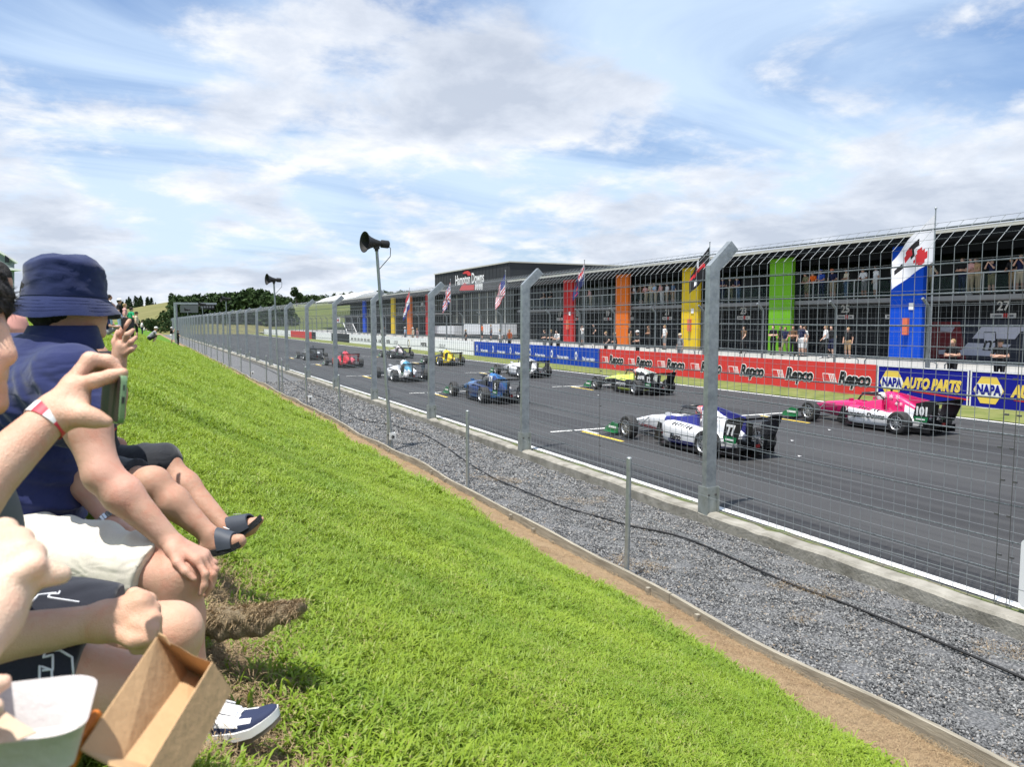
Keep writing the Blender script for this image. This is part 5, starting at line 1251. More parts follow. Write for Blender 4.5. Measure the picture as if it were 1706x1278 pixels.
def clothmat(name, c, c2, weave, wr):
    m = bpy.data.materials.new(name); m.use_nodes = True; g = G(m.node_tree); t = g.n('ShaderNodeTexCoord').outputs['Object']
    k = g.mix(g.ramp(g.noise(t, 9, 5, .65), [(.35, 0), (.65, 1)]), c, c2)
    k = g.mix(g.ramp(g.noise(t, weave, 2, .6), [(.35, .0), (.7, .35)]), k, tuple(min(1, q*1.5+.01) for q in c))
    r1 = g.math('ABSOLUTE', g.math('SUBTRACT', g.noise(g.n('ShaderNodeMapping', {'Vector': t, 'Rotation': (.5, .3, .6), 'Scale': (1, 1, 2.6)}).outputs[0], 3.6, 2, .45, 1.0), .5))
    r2 = g.math('ABSOLUTE', g.math('SUBTRACT', g.noise(g.n('ShaderNodeMapping', {'Vector': t, 'Rotation': (.2, -.6, .1), 'Scale': (1, 1, 2.0)}).outputs[0], 8, 2, .45, .8), .5))
    wrk = g.math('ADD', g.ramp(r1, [(0, 0), (.16, 1)], 'EASE'), g.math('MULTIPLY', g.ramp(r2, [(0, 0), (.16, 1)], 'EASE'), .3))
    b1 = g.n('ShaderNodeBump', {'Height': wrk, 'Strength': .42*wr, 'Distance': .010})
    b2 = g.n('ShaderNodeBump', {'Height': g.noise(t, weave, 2, .6), 'Strength': .35, 'Distance': .002, 'Normal': b1.outputs[0]})
    b = g.n('ShaderNodeBsdfPrincipled', {'Base Color': k, 'Roughness': .88, 'Specular IOR Level': .15, 'Normal': b2.outputs[0], 'Sheen Weight': .2})
    g.n('ShaderNodeOutputMaterial', {0: b.outputs[0]}); return m
skA = skin('skin_man', (.52, .31, .22), (.60, .33, .25)); skB = skin('skin_youth', (.60, .355, .245), (.66, .41, .30)); skC = skin('skin_third', (.44, .25, .17), (.53, .31, .22)); skD = skin('skin_pale', (.64, .43, .31), (.70, .50, .38))
navyc = clothmat('navy_polo', (.014, .020, .078), (.020, .027, .098), 520, .9)
hatc = clothmat('navy_hat', (.010, .017, .066), (.014, .023, .084), 420, .5)
beigec = clothmat('stone_shorts', (.60, .56, .48), (.53, .495, .42), 480, .9)
blackc = clothmat('black_shorts', (.018, .020, .025), (.028, .03, .036), 400, .8)
darkc = clothmat('dark_shorts', (.016, .018, .026), (.022, .024, .034), 400, .8)
hairk = mat('hair_black', (.022, .020, .020), .75, spec=.12, col2=(.06, .056, .056), scale=60, bump=.8, bscale=120, stretch=(1, 1, .3))
def cut(F, P, p0, n):   # keep the side the normal points to
    p0, n = np.array(tuple(p0), np.float32), np.array(tuple(Vector(n).normalized()), np.float32)
    return np.maximum(F, -((P-p0) @ n))
def folds(P, dirs, amp):
    out = 0
    for (d, fr, ph, a) in dirs:
        d = np.array(tuple(d), np.float32); q = P @ d
        w = 1.5*np.sin(P[..., 2]*7+ph)+1.5*np.sin(P[..., 0]*8-P[..., 1]*6+ph*2); e = .5+.5*np.sin(P[..., 2]*9+P[..., 0]*7+P[..., 1]*5+ph*3)
        out = out+a*e*(.5+.5*np.sin(q*fr+ph+w))**3
    return out*amp
def chain(pts, rs, k=.02, tag=0): return [cone(pts[i], pts[i+1], rs[i], rs[i+1], k, tag) for i in range(len(pts)-1)]
def hand(w, d, n, sgn, size=1.0, curl=((.5, .9, .6),)*4, spread=.12, thumb=(.5, .6, .25), k=.007):
    """w wrist, d towards the knuckles, n out of the palm, sgn thumb side"""
    d = Vector(d).normalized(); n = Vector(n); n = (n-d*n.dot(d)).normalized(); s = d.cross(n)*sgn; P = []; w = Vector(w)
    offs = (.031, .0105, -.0105, -.030); lens = ((.043, .027, .022), (.047, .030, .023), (.043, .028, .022), (.034, .021, .019)); rad = (.0098, .0100, .0095, .0083)
    for i in range(4):
        kn = w+(d*(.092-.006*abs(i-1.2))+s*offs[i]-n*.004)*size
        P.append(cone(w+s*offs[i]*.45*size, kn, .016*size, .0125*size, .014))
        a = 0; p = kn; dv = (d+s*spread*offs[i]/.03).normalized()
        for j in range(3):
            a += curl[i][j]; q = p+(dv*math.cos(a)+n*math.sin(a))*lens[i][j]*size
            P.append(cone(p, q, rad[i]*size*(1-.08*j), rad[i]*size*(.93-.09*j), k if j else .010)); p = q
    b = w+(d*.022+s*.022+n*.006)*size; t1 = b+(d*thumb[0]+s*thumb[1]+n*thumb[2]).normalized()*.042*size
    t2 = t1+(d*(thumb[0]+.45)+s*(thumb[1]-.2)+n*thumb[2]).normalized()*.032*size; t3 = t2+(d*(thumb[0]+.8)+s*(thumb[1]-.45)+n*(thumb[2]+.1)).normalized()*.026*size
    P += [cone(w+d*.012, b, .017*size, .017*size, .014), cone(b, t1, .0165*size, .0125*size, .012), cone(t1, t2, .0118*size, .0108*size, .006), cone(t2, t3, .0108*size, .0078*size, .005)]
    return P
def root(label, loc): return ob('person', None, None, loc, label=label, cat='person', group=None)
DN = Vector((0, 0, -1))
# ================= man in the bucket hat
A = root('man in navy bucket hat, navy polo and stone shorts sitting with hands on his knee', W(20, 960, 2.3))
hipR, hipL = W(8, 912, 2.20), W(35, 905, 2.44); knR, knL = W(296, 962, 2.05), W(285, 950, 2.36); anR, anL = W(322, 1188, 2.05), W(262, 1130, 2.38)
shR, shL = W(116, 634, 2.14), W(28, 602, 2.50); elR, elL = W(170, 790, 2.03), W(122, 782, 2.36); wrR, wrL = W(284, 903, 2.05), W(186, 868, 2.29)
hd = W(112, 500, 2.33); nkA = W(100, 572, 2.31); fdir = (RT*.80+Vector((FW.x, FW.y, 0))*.6).normalized()
torso = [cone(W(5, 905, 2.25), W(20, 905, 2.40), .135, .135, .05), cone(W(12, 880, 2.32), W(14, 770, 2.32), .155, .165, .06), cone(W(30, 830, 2.32), W(24, 760, 2.32), .15, .155, .06), cone(W(14, 770, 2.32), W(56, 655, 2.31), .165, .135, .06), cone(W(56, 655, 2.31), W(88, 610, 2.31), .13, .09, .05), cone(shR, shL, .075, .075, .06), cone(W(70, 665, 2.2), shR, .09, .07, .04), cone(W(30, 690, 2.42), W(40, 620, 2.42), .13, .10, .06)]
Mh = np.array([tuple(fdir.cross(Vector((0, 0, 1)))), tuple(fdir), (0, 0, 1)], np.float32).T
head = [cone(nkA+Vector((0, 0, -.03)), hd+Vector((0, 0, -.06)), .066, .062, .03), ell(hd, (.076, .098, .118), .02, 0, Mh), ell(hd+fdir*.03+Vector((0, 0, -.055)), (.06, .075, .065), .03, 0, Mh), cone(hd+fdir*.09, hd+fdir*.118+Vector((0, 0, -.022)), .012, .017, .012), ell(hd+fdir*.092+Vector((0, 0, -.062)), (.025, .012, .012), .01, 0, Mh), ell(hd+fdir*.082+Vector((0, 0, -.10)), (.026, .022, .02), .015, 0, Mh)]
sd_ = fdir.cross(Vector((0, 0, 1)))
for s in (-1, 1): head += [ell(hd+sd_*.078*s-fdir*.005+Vector((0, 0, -.012)), (.012, .022, .033), .006, 0, Mh), ell(hd+sd_*.032*s+fdir*.083+Vector((0, 0, .004)), (.016, .012, .012), .008, 0, Mh)]
armR = chain([shR, W(146, 712, 2.06), elR], [.062, .056, .046], .03)+chain([elR, elR.lerp(wrR, .3), wrR], [.046, .049, .029], .02)+[ell(elR+DN*.012-RT*.012, (.028, .028, .03), .02)]
armL = chain([shL, elL], [.06, .044], .03)+chain([elL, elL.lerp(wrL, .3), wrL], [.044, .045, .029], .02)
legs = []
for h_, k_, a_ in ((hipR, knR, anR), (hipL, knL, anL)):
    legs += chain([h_, h_.lerp(k_, .5), k_], [.098, .080, .064], .04)+[ell(k_+RT*.022+Vector((0, 0, .012)), (.05, .05, .052), .03)]+chain([k_, k_.lerp(a_, .3)-RT*.012, k_.lerp(a_, .75), a_], [.06, .064, .045, .037], .03)
handR = hand(wrR, W(318, 922, 2.05)-wrR, W(300, 990, 2.05)-W(300, 920, 2.05), -1, 1.08, ((.35, .75, .4), (.4, .8, .45), (.4, .8, .45), (.35, .8, .5)), .25, (.6, .5, .2))
handL = hand(wrL, W(226, 884, 2.27)-wrL, W(210, 960, 2.3)-W(210, 900, 2.3), 1, 1.08, ((.25, .4, .3), (.25, .45, .3), (.3, .5, .3), (.3, .5, .4)), .2, (.7, .4, .3))
foreR = [cone(elR.lerp(wrR, .5), wrR, .042, .029, .02)]; foreL = [cone(elL.lerp(wrL, .5), wrL, .040, .029, .02)]
solid('body', [torso+armR+armL+legs, head, foreR+handR, foreL+handL], [.0085, .0055, .0036, .0036], [skA], A)
# polo shirt
hem = W(60, 868, 2.3)
fd = [((RT*.5+Vector((0, 0, .86))), 105, .3, 1), ((RT*.72+Vector((0, 0, .68))), 72, 2.1, .9)]
def sleeve_cut(F, P, s_, e_, t_):
    a = np.array(tuple(s_), np.float32); d = np.array(tuple((e_-s_).normalized()), np.float32); L = (e_-s_).length*t_
    t = (P-a) @ d; q = P-a-t[..., None]*d; rr = np.sqrt((q*q).sum(-1))
    return np.where((rr < .10) & (t > L-.03) & (t < L+.12), np.maximum(F, t-L), F)
def shirt_post(F, P):
    F = sleeve_cut(sleeve_cut(F, P, shR, elR, .53), P, shL, elL, .5)
    F = F-folds(P, fd, .013); F = cut(F, P, hem, Vector((0, 0, 1))+RT*.22)
    return cut(F, P, W(104, 556, 2.31), Vector((0, 0, -1)))
solid('polo_shirt', [torso+[cone(shR, shR.lerp(elR, .3), .064, .066, .05), cone(shR.lerp(elR, .3), shR.lerp(elR, .62), .066, .064, .03), cone(shL, shL.lerp(elL, .58), .064, .06, .04), cone(W(88, 610, 2.31), W(100, 572, 2.31), .09, .068, .05)]], .0075, [navyc], A, inflate=.016, post=shirt_post, it=1)
# collar
m = MB(); ringp = []
for k in range(25):
    a = 2*math.pi*k/24; ringp.append((a, (sd_*math.cos(a)*.078+fdir*math.sin(a)*.082)))
up_ = (Vector((0, 0, 1))+fdir*.12).normalized(); base = W(103, 562, 2.31); secs = []
for a, o_ in ringp:
    lo_ = .014*math.sin(a*1)  # opens at the throat
    b0 = base+o_*1.12+Vector((0, 0, -.012)); secs.append([b0-A.location, b0+up_*.046-o_*.04-A.location, b0+up_*.048-o_*.0-A.location, b0+o_*.30+up_*-.016-A.location, b0+o_*.26+up_*-.024-A.location])
m.loft(secs, 0, False); m.build('collar', navyc, A, 60)
# hair under the hat
solid('hair', [[ell(hd-fdir*.022+Vector((0, 0, .012)), (.080, .094, .118), .02, 0, Mh)]], .006, [hairk], A, inflate=.004, post=lambda F, P: cut(F, P, hd+fdir*.012+Vector((0, 0, -.075)), -fdir*.9+Vector((0, 0, .44)))+.003*np.sin(P[..., 0]*190)*np.sin(P[..., 1]*170))
# bucket hat
ax = (Vector((0, 0, 1))+fdir*.05-RT*.03).normalized(); hb = W(109, 497, 2.33)
Mx = Matrix.Translation(hb-A.location) @ ax.to_track_quat('Z', 'Y').to_matrix().to_4x4()
def hat_ring(r, z, n=64, fl=0.0, ph=0.0, dent=0.0):
    out = []
    for k in range(n):
        a = 2*math.pi*k/n; rr = r*(1+fl*math.sin(3*a+ph)+fl*.6*math.sin(7*a+ph*2)+fl*.5*math.sin(13*a+ph*5)+fl*.35*math.sin(19*a-ph*3)); zz = z+dent*math.sin(2*a+ph)+dent*.5*math.sin(5*a+1+ph)
        out.append(Mx @ Vector((rr*math.cos(a)*.98, rr*math.sin(a)*1.06, zz)))
    return out
m = MB()
m.loft([hat_ring(.1115, -.004, fl=.004), hat_ring(.1125, .012, fl=.004), hat_ring(.1105, .022, fl=.012, ph=.4), hat_ring(.110, .034, fl=.02, ph=1.2), hat_ring(.1085, .048, fl=.014, ph=2.4), hat_ring(.107, .062, fl=.024, ph=2.0, dent=.002), hat_ring(.106, .075, fl=.018, ph=2.9, dent=.002), hat_ring(.1045, .092, fl=.022, ph=3.4, dent=.005), hat_ring(.1035, .100, fl=.010, ph=3.1, dent=.006), hat_ring(.0985, .106, fl=.010, ph=3.0, dent=.006), hat_ring(.086, .115, fl=.01, ph=2.0, dent=.005), hat_ring(.06, .126, fl=.02, ph=1, dent=.005), hat_ring(.03, .131, dent=.003), hat_ring(.002, .132)], 0, False)
crown = m.build('hat', hatc, A, 60)
m = MB(); m.loft([hat_ring(.111, .002, fl=.004), hat_ring(.120, -.008, fl=.006), hat_ring(.136, -.032, fl=.012, ph=.6, dent=.003), hat_ring(.148, -.052, fl=.018, ph=.6, dent=.006), hat_ring(.1485, -.055, fl=.018, ph=.6, dent=.006), hat_ring(.146, -.055, fl=.018, ph=.6, dent=.006), hat_ring(.118, -.013, fl=.006), hat_ring(.108, .002)], 0, False); m.build('brim', hatc, crown, 60)
m = MB(); m.tube(hat_ring(.1130, .004, fl=.004)+hat_ring(.1130, .004, fl=.004)[:1], .0016, 4, caps=False)
for q in range(4):
    r_ = .1225+.0062*q; z_ = -.0105-.0098*q; m.tube(hat_ring(r_, z_, fl=.008, ph=.6, dent=.002)+hat_ring(r_, z_, fl=.008, ph=.6, dent=.002)[:1], .0005, 4, caps=False)
m.build('stitching', hatc, crown, 60)
# shorts
pr = [p for p in torso[:2]]+chain([hipR, hipR.lerp(knR, .5), hipR.lerp(knR, .98)], [.104, .088, .078], .05)+chain([hipL, hipL.lerp(knL, .5), hipL.lerp(knL, .98)], [.100, .084, .076], .05)
tdir = (knR-hipR).normalized(); hm = hipR.lerp(knR, .885)
sfd = [((RT*.9+Vector((0, 0, .25))), 64, .6, 1), ((RT*.95-Vector((0, 0, .30))), 46, 1.9, .8)]
def shorts_post(F, P): F = cut(F-folds(P, sfd, .010), P, hm, -tdir+Vector((0, 0, .18))); return cut(F, P, W(40, 840, 2.3), DN)
solid('shorts', [pr], .0065, [beigec], A, inflate=.012, post=shorts_post, it=1)
m = MB()
def ringx(c, ax, r, n=22, sq=1.0):
    ax = Vector(ax).normalized(); u_ = ax.orthogonal().normalized(); v_ = ax.cross(u_); return [c+(u_*math.cos(2*math.pi*k/n)+v_*math.sin(2*math.pi*k/n))*r for k in range(n)]
# wrist watch
wd = (wrL-elL).normalized(); wc = wrL-wd*.006-A.location
watch = ob('wristwatch', None, None, wrL-wd*.006, label='silver bracelet watch on the wrist of the man in the bucket hat', cat='watch')
steel = mat('watch_steel', (.55, .56, .57), .25, .9); m = MB()
rp = ringx(Vector(), wd, .0345, 26)
for k in range(26): m.box(rp[k], (.0075, .0075, .0185), 0, (rp[k]).to_track_quat('X', 'Z').to_matrix() @ Matrix.Identity(3) if False else Matrix((rp[k].normalized(), wd.cross(rp[k].normalized()), wd)).transposed() )
m.build('bracelet', steel, watch, 30, kind='stuff')
up2 = (Vector((0, 0, 1))-wd*wd.z).normalized(); m = MB(); Mw = Matrix.Translation(up2*.037) @ up2.to_track_quat('Z', 'Y').to_matrix().to_4x4(); m.lathe([(.0, -.004), (.017, -.004), (.018, .002), (.016, .007), (.013, .008)], 24, Mw); cs = m.build('case', steel, watch, 40)
m = MB(); m.lathe([(.013, .0078), (0, .0082)], 24, Mw); m.build('dial', plain('watch_dial', (.6, .65, .68), .2), cs, 40)
# shoes
whl = mat('shoe_leather', (.80, .80, .82), .5, bump=.1, bscale=60); nvs = mat('shoe_navy', (.02, .03, .075), .8, bump=.2, bscale=300); rub = mat('shoe_sole', (.70, .70, .69), .6); brn = mat('outsole', (.16, .13, .10), .8)
def shoe(heel, toe, parent, up0):
    d = (toe-heel); L = d.length; d = d.normalized(); s = d.cross(up0).normalized(); u_ = s.cross(d); o = heel-Vector(parent.location)
    P = lambda x, y, z: o+d*x*L+s*y+u_*z
    prof_ = [(0, .030), (.05, .036), (.15, .038), (.35, .036), (.5, .040), (.65, .048), (.8, .050), (.9, .044), (.97, .028), (1.0, .006)]
    def secsole(z0, z1, g_): return [[P(x, -w*g_, z0+max(0, x-.75)*.10), P(x, w*g_, z0+max(0, x-.75)*.10), P(x, w*g_, z1+max(0, x-.75)*.10), P(x, -w*g_, z1+max(0, x-.75)*.10)] for x, w in prof_]
    sh_ = ob('shoe', None, parent)
    MB().loft(secsole(0, .012, 1.03)).build('outsole', brn, sh_, 50); MB().loft(secsole(.0121, .034, 1.08)).build('midsole', rub, sh_, 50)
    hts = [(0.005, .030, .085), (.06, .034, .092), (.2, .034, .092), (.35, .035, .098), (.42, .036, .095), (.55, .040, .078), (.68, .045, .064), (.8, .046, .056), (.9, .040, .050), (.965, .026, .044), (.99, .008, .038)]
    secs = []
    for x, w, h in hts:
        r_ = []
        for k in range(13):
            a = math.pi*k/12; c_, s_ = math.cos(a), math.sin(a); r_.append(P(x, w*math.copysign(abs(c_)**.7, c_), .032+max(0, x-.75)*.1+(h-.032)*abs(s_)**.75))
        secs.append(r_)
    def mi(p):
        q = p-o; x = q.dot(d)/L; z = q.dot(u_); return 1 if x > .74 or (.42 < x < .80 and z < .046) else 0
    m = MB(); m.loft(secs, mi); m.build('upper', [whl, nvs], sh_, 60)
    m = MB()
    for k in range(6):
        x = .40+.055*k; h = np.interp(x, [a for a, _, _ in hts], [c for _, _, c in hts]); w = .026
        m.tube([P(x-.01, -w, h-.014), P(x+.01, -w*.4, h+.003), P(x, w*.4, h+.003), P(x+.012, w, h-.014)], .0034, 6); m.tube([P(x+.025, -w, h-.016), P(x, 0, h+.006), P(x-.012, w, h-.012)], .003, 6)
    for s2 in (-1, 1): m.tube([P(.40, 0, .100), P(.36, s2*.03, .118), P(.44, s2*.05, .105), P(.50, s2*.035, .085)], .003, 6); m.tube([P(.40, 0, .100), P(.46, s2*.03, .098), P(.54, s2*.055, .07)], .003, 6)
    m.build('laces', whl, sh_, 60, kind='stuff')
    m = MB(); m.loft([[P(x, -.022, h), P(x, .022, h), P(x, .018, h+.008), P(x, -.018, h+.008)] for x, h in ((.30, .112), (.38, .104), (.5, .086), (.66, .066))]); m.build('tongue', whl, sh_, 50)
    MB().loft([[P(x, -.037, z0), P(x, -.040, z0), P(x, -.040, z0+.022), P(x, -.037, z0+.020)] for x, z0 in ((.3, .045), (.5, .040), (.66, .036))]).build('side_panel', whl, sh_, 50)
shoe(W(292, 1248, 2.05), W(470, 1216, 2.03), A, Vector((0, 0, 1))-RT*.05); shoe(W(228, 1180, 2.38), W(365, 1168, 2.36), A, Vector((0, 0, 1)))
# ================= youth at the left edge
B = root('dark-haired youth at the left edge holding up a phone, in patterned dark shorts', W(-130, 1140, 1.35))
hb_ = W(-112, 560, 1.13); fB = (RT*.98+Vector((FW.x, FW.y, 0))*.15).normalized(); sB = fB.cross(Vector((0, 0, 1))); MB_ = np.array([tuple(sB), tuple(fB), (0, 0, 1)], np.float32).T
headB = [ell(hb_, (.074, .096, .118), .02, 0, MB_), ell(hb_+fB*.026+Vector((0, 0, -.06)), (.056, .064, .058), .03, 0, MB_), cone(hb_-fB*.02+Vector((0, 0, -.08)), W(-135, 740, 1.13), .055, .058, .03),
    cone(W(0, 545, 1.13), W(13, 592, 1.13), .010, .0135, .012), ell(W(2, 598, 1.13), (.014, .014, .009), .008, 0, MB_), ell(W(-3, 626, 1.13), (.020, .010, .0075), .006, 0, MB_), ell(W(-4, 643, 1.13), (.018, .011, .008), .006, 0, MB_), ell(W(-14, 672, 1.13), (.024, .022, .02), .02, 0, MB_), ell(W(-40, 605, 1.09), (.03, .03, .03), .03, 0, MB_)]
for s in (-1, 1): headB += [ell(hb_+sB*.077*s-fB*.008+Vector((0, 0, -.01)), (.011, .021, .032), .006, 0, MB_), ell(hb_+sB*.030*s+fB*.080+Vector((0, 0, .010)), (.016, .011, .010), .006, 0, MB_)]
sRB, sLB = W(-165, 790, .98), W(-130, 770, 1.30); eR, wR_ = W(-170, 795, .93), W(90, 690, 1.10); eL, wL_ = W(-140, 1085, 1.22), W(172, 1036, 1.30)
sRB = W(-190, 760, .98)
hpR, hpL = W(-130, 1135, 1.28), W(-100, 1050, 1.52); kR, kL = W(255, 1150, 1.38), W(283, 1054, 1.62); aR, aL = W(225, 1480, 1.42), W(268, 1330, 1.66)
torB = [cone(hpR, hpL, .12, .12, .05), cone((hpR+hpL)/2+Vector((0, 0, .08)), W(-150, 880, 1.18), .13, .125, .06), cone(W(-150, 880, 1.18), W(-140, 770, 1.14), .125, .08, .05), cone(sRB, sLB, .06, .06, .05)]
armB = chain([sRB, W(-260, 900, .92), eR], [.05, .046, .042], .02)[:0]+chain([sRB, eR+Vector((0, 0, -.10))], [.05, .042], .03)+chain([eR+Vector((0, 0, -.10)), (eR+Vector((0, 0, -.10))).lerp(wR_, .35), wR_], [.040, .041, .0255], .02)
eRr = eR+Vector((0, 0, -.10))
armB2 = chain([sLB, eL], [.05, .042], .03)+chain([eL, eL.lerp(wL_, .4), wL_], [.041, .040, .029], .02)
legB = []
for h_, k_, a_ in ((hpR, kR, aR), (hpL, kL, aL)): legB += chain([h_, h_.lerp(k_, .55), k_], [.092, .079, .058], .04)+[ell(k_+RT*.015, (.047, .047, .05), .03)]+chain([k_, k_.lerp(a_, .3), a_], [.054, .056, .034], .03)+[cone(a_+Vector((0, 0, -.03)), a_+RT*.16+Vector((0, 0, -.06)), .036, .03, .02)]
def ch(pts, rs, k=.006): return [cone(W(*pts[i]), W(*pts[i+1]), rs[i], rs[i+1], k) for i in range(len(pts)-1)]
gripB = [cone(eRr.lerp(wR_, .6), wR_, .034, .0255, .015)]+ch([(90, 690, 1.10), (124, 650, 1.115)], [.025, .021], .012)+ch([(95, 688, 1.10), (130, 672, 1.11)], [.024, .016], .014)+ch([(92, 682, 1.12), (122, 642, 1.14)], [.02, .017], .012)+ch([(100, 690, 1.10), (128, 690, 1.095)], [.021, .0175], .012)
gripB += ch([(122, 643, 1.115), (160, 634, 1.115), (183, 627, 1.12), (205, 621, 1.125)], [.0125, .0105, .0095, .0078])
gripB += ch([(118, 640, 1.135), (150, 599, 1.15), (180, 602, 1.165), (200, 620, 1.17)], [.0125, .0112, .0102, .0082])
gripB += ch([(120, 646, 1.155), (158, 602, 1.175), (187, 606, 1.19), (205, 628, 1.195)], [.0118, .0105, .0095, .008])
gripB += ch([(122, 655, 1.165), (160, 622, 1.19), (185, 622, 1.205), (200, 636, 1.21)], [.0105, .0092, .0085, .007])
gripB += ch([(104, 691, 1.098), (140, 693, 1.09), (158, 698, 1.095), (178, 703, 1.10)], [.0185, .0135, .0118, .0085], .010)
fistB = [cone(eL.lerp(wL_, .55), wL_, .036, .029, .015)]+ch([(172, 1036, 1.30), (232, 1006, 1.315)], [.029, .024], .014)+ch([(175, 1040, 1.30), (238, 1040, 1.305)], [.030, .025], .014)+ch([(180, 1030, 1.32), (228, 1020, 1.35)], [.03, .024], .014)
for q, (x, y, dd) in enumerate(((238, 996, 1.345), (244, 1010, 1.325), (246, 1027, 1.305), (242, 1045, 1.29))):
    fistB += ch([(x-14, y-2, dd), (x+8, y+6, dd), (x+10, y+32, dd+.004), (x-16, y+36, dd+.006)], [.0165, .0148, .0135, .011], .006)
fistB += ch([(190, 1052, 1.285), (222, 1068, 1.275), (246, 1066, 1.28)], [.017, .013, .010], .008)
solid('body', [torB+armB+armB2+legB, headB, gripB, fistB], [.008, .0045, .0030, .0036], [skB], B)
solid('hair', [[ell(hb_-fB*.012+Vector((0, 0, .030)), (.084, .100, .098), .02, 0, MB_), ell(hb_+fB*.040+Vector((0, 0, .062)), (.07, .058, .055), .03, 0, MB_)]], .0045, [hairk], B, inflate=.004, it=1,
      post=lambda F, P: cut(F, P, hb_+fB*.01+Vector((0, 0, -.03)), -fB*.62+Vector((0, 0, .78)))-.0045*np.sin(P[..., 0]*160+P[..., 2]*60)*np.sin(P[..., 1]*140+P[..., 2]*90)-.003*np.sin(P[..., 2]*230+P[..., 0]*90))
rng = np.random.default_rng(5); m = MB()
for k in range(7000):   # loose locks
    a = rng.normal(size=3); a /= np.linalg.norm(a); a[2] = abs(a[2])*.9-.25; dv = sB*a[0]+fB*a[1]+Vector((0, 0, a[2])); dv.normalize()
    if dv.dot(fB) > .45 and dv.z < .12: continue
    c = hb_-fB*.008+Vector((0, 0, .032))-B.location; p = c+Vector((0, 0, 1))*dv.z*.104+fB*dv.dot(fB)*.106+sB*dv.dot(sB)*.09
    tdv = (DN*.8+dv*.5+Vector(rng.normal(size=3))*.45).normalized(); L = rng.uniform(.012, .032); w_ = tdv.cross(dv).normalized()*.0011
    q = p+tdv*L*.5+dv*.003; e = p+tdv*L+dv*.001; m.add([p-w_, p+w_, q+w_*.8, q-w_*.8, e], [(0, 1, 2, 3), (3, 2, 4)])
m.build('hair_strands', hairk, B, 0, kind='stuff')
solid('shirt', [torB+chain([sRB, sRB.lerp(eRr, .4)], [.054, .05], .03)+chain([sLB, sLB.lerp(eL, .4)], [.054, .05], .03)], .009, [mat('grey_tee', (.10, .11, .12), .85)], B, inflate=.012, post=lambda F, P: cut(cut(F-folds(P, fd, .006), P, W(-140, 1090, 1.3), Vector((0, 0, 1))), P, W(-140, 755, 1.13), DN), it=1)
prB = torB[:1]+chain([hpR, hpR.lerp(kR, .55), hpR.lerp(kR, .98)], [.096, .087, .08], .05)+chain([hpL, hpL.lerp(kL, .55), hpL.lerp(kL, .98)], [.096, .086, .08], .05)
tB = (kR-hpR).normalized(); hmB = hpR.lerp(kR, .67)
shB = solid('shorts', [prB], .0065, [darkc], B, inflate=.010, post=lambda F, P: cut(F-folds(P, sfd, .006), P, hmB, -tB), it=1)
bpy.context.view_layer.update()
def project(obj, px, py, off=.0006):
    o = Vector(obj.matrix_world.translation); r = ray(px, py).normalized(); ok, loc, nor, _ = obj.ray_cast(CAM-o, r)
    return (loc+nor*off) if ok else None
linem = plain('shorts_white_line', (.62, .64, .68), .7)
for poly in ([(66, 1152), (66, 1110), (88, 1118), (88, 1092), (72, 1096), (76, 1086), (100, 1084), (120, 1096), (122, 1140)], [(40, 1018), (64, 992), (100, 988)], [(132, 1004), (80, 996), (84, 990), (98, 990), (100, 985)], [(70, 1118), (86, 1116), (88, 1150)]):
    pts = []
    for a, b in zip(poly[:-1], poly[1:]):
        for q in range(6):
            t = q/6; p = project(shB, a[0]+(b[0]-a[0])*t, a[1]+(b[1]-a[1])*t)
            if p is not None: pts.append(p)
    if len(pts) > 3: MB().tube(pts, .0020, 5).build('printed_line', linem, shB, 60)
# wristband
bdir = (wR_-eRr).normalized(); bc = wR_-bdir*.012
band = ob('wristband', None, None, bc, label='red and white paper wristband on the raised wrist', cat='wristband')
m = MB(); u_ = Vector((0, 0, 1)).cross(bdir).normalized(); v_ = bdir.cross(u_); n = 40; rr = .0292
secs = [[(u_*math.cos(a)+v_*math.sin(a))*r_+bdir*z_ for r_, z_ in ((rr, -.0095), (rr+.0008, -.0095), (rr+.0008, .0095), (rr, .0095))] for a in [2*math.pi*k/n for k in range(n+1)]]
camv = (CAM-bc).normalized(); fa = math.atan2(camv.dot(v_), camv.dot(u_))
def bmi(p):
    a = (math.atan2(p.dot(v_), p.dot(u_))-fa+math.pi) % (2*math.pi)-math.pi; return 1 if (-.35 < a < .25) or a < -.95 and a > -2.2 else 0
m.loft(secs, bmi, False); m.build('strap', [plain('band_red', (.65, .04, .07), .5), plain('band_white', (.75, .75, .76), .5)], band, 60)
xa = bdir.cross(camv).normalized(); Mt = Matrix((-xa, bdir, camv)).transposed()
# raised phone
ph = ob('mobile_phone', None, None, W(190, 664, 1.16), label='green phone held sideways by the youth with the wristband', cat='phone'); o = Vector(ph.location)
n0, n1 = W(206, 667, 1.10), W(173, 661, 1.225); Lx = (n1-n0).normalized(); Sx = (W(208, 630, 1.10)-W(202, 704, 1.10)); Sx = (Sx-Lx*Sx.dot(Lx)).normalized(); Nx = Lx.cross(Sx).normalized()
if Nx.dot(CAM-n0) < 0: Nx = -Nx
Mp = Matrix((Lx, Sx, Nx)).transposed(); cP = (n0+n1)/2-o
def rrect(a, b, r, n=5):
    out = []
    for cx, cy, a0 in ((a-r, b-r, 0), (-a+r, b-r, 90), (-a+r, -b+r, 180), (a-r, -b+r, 270)):
        for k in range(n+1): t = R(a0+90*k/n); out.append((cx+r*math.cos(t), cy+r*math.sin(t)))
    return out
m = MB(); m.loft([[cP+Mp @ Vector((x*s, y*s, z)) for x, y in rrect(.074, .0355, .010)] for s, z in ((.985, -.0042), (1, -.003), (1, .003), (.985, .0042))]); m.build('case', mat('phone_green', (.16, .26, .13), .25, .3, coat=.4), ph, 40)
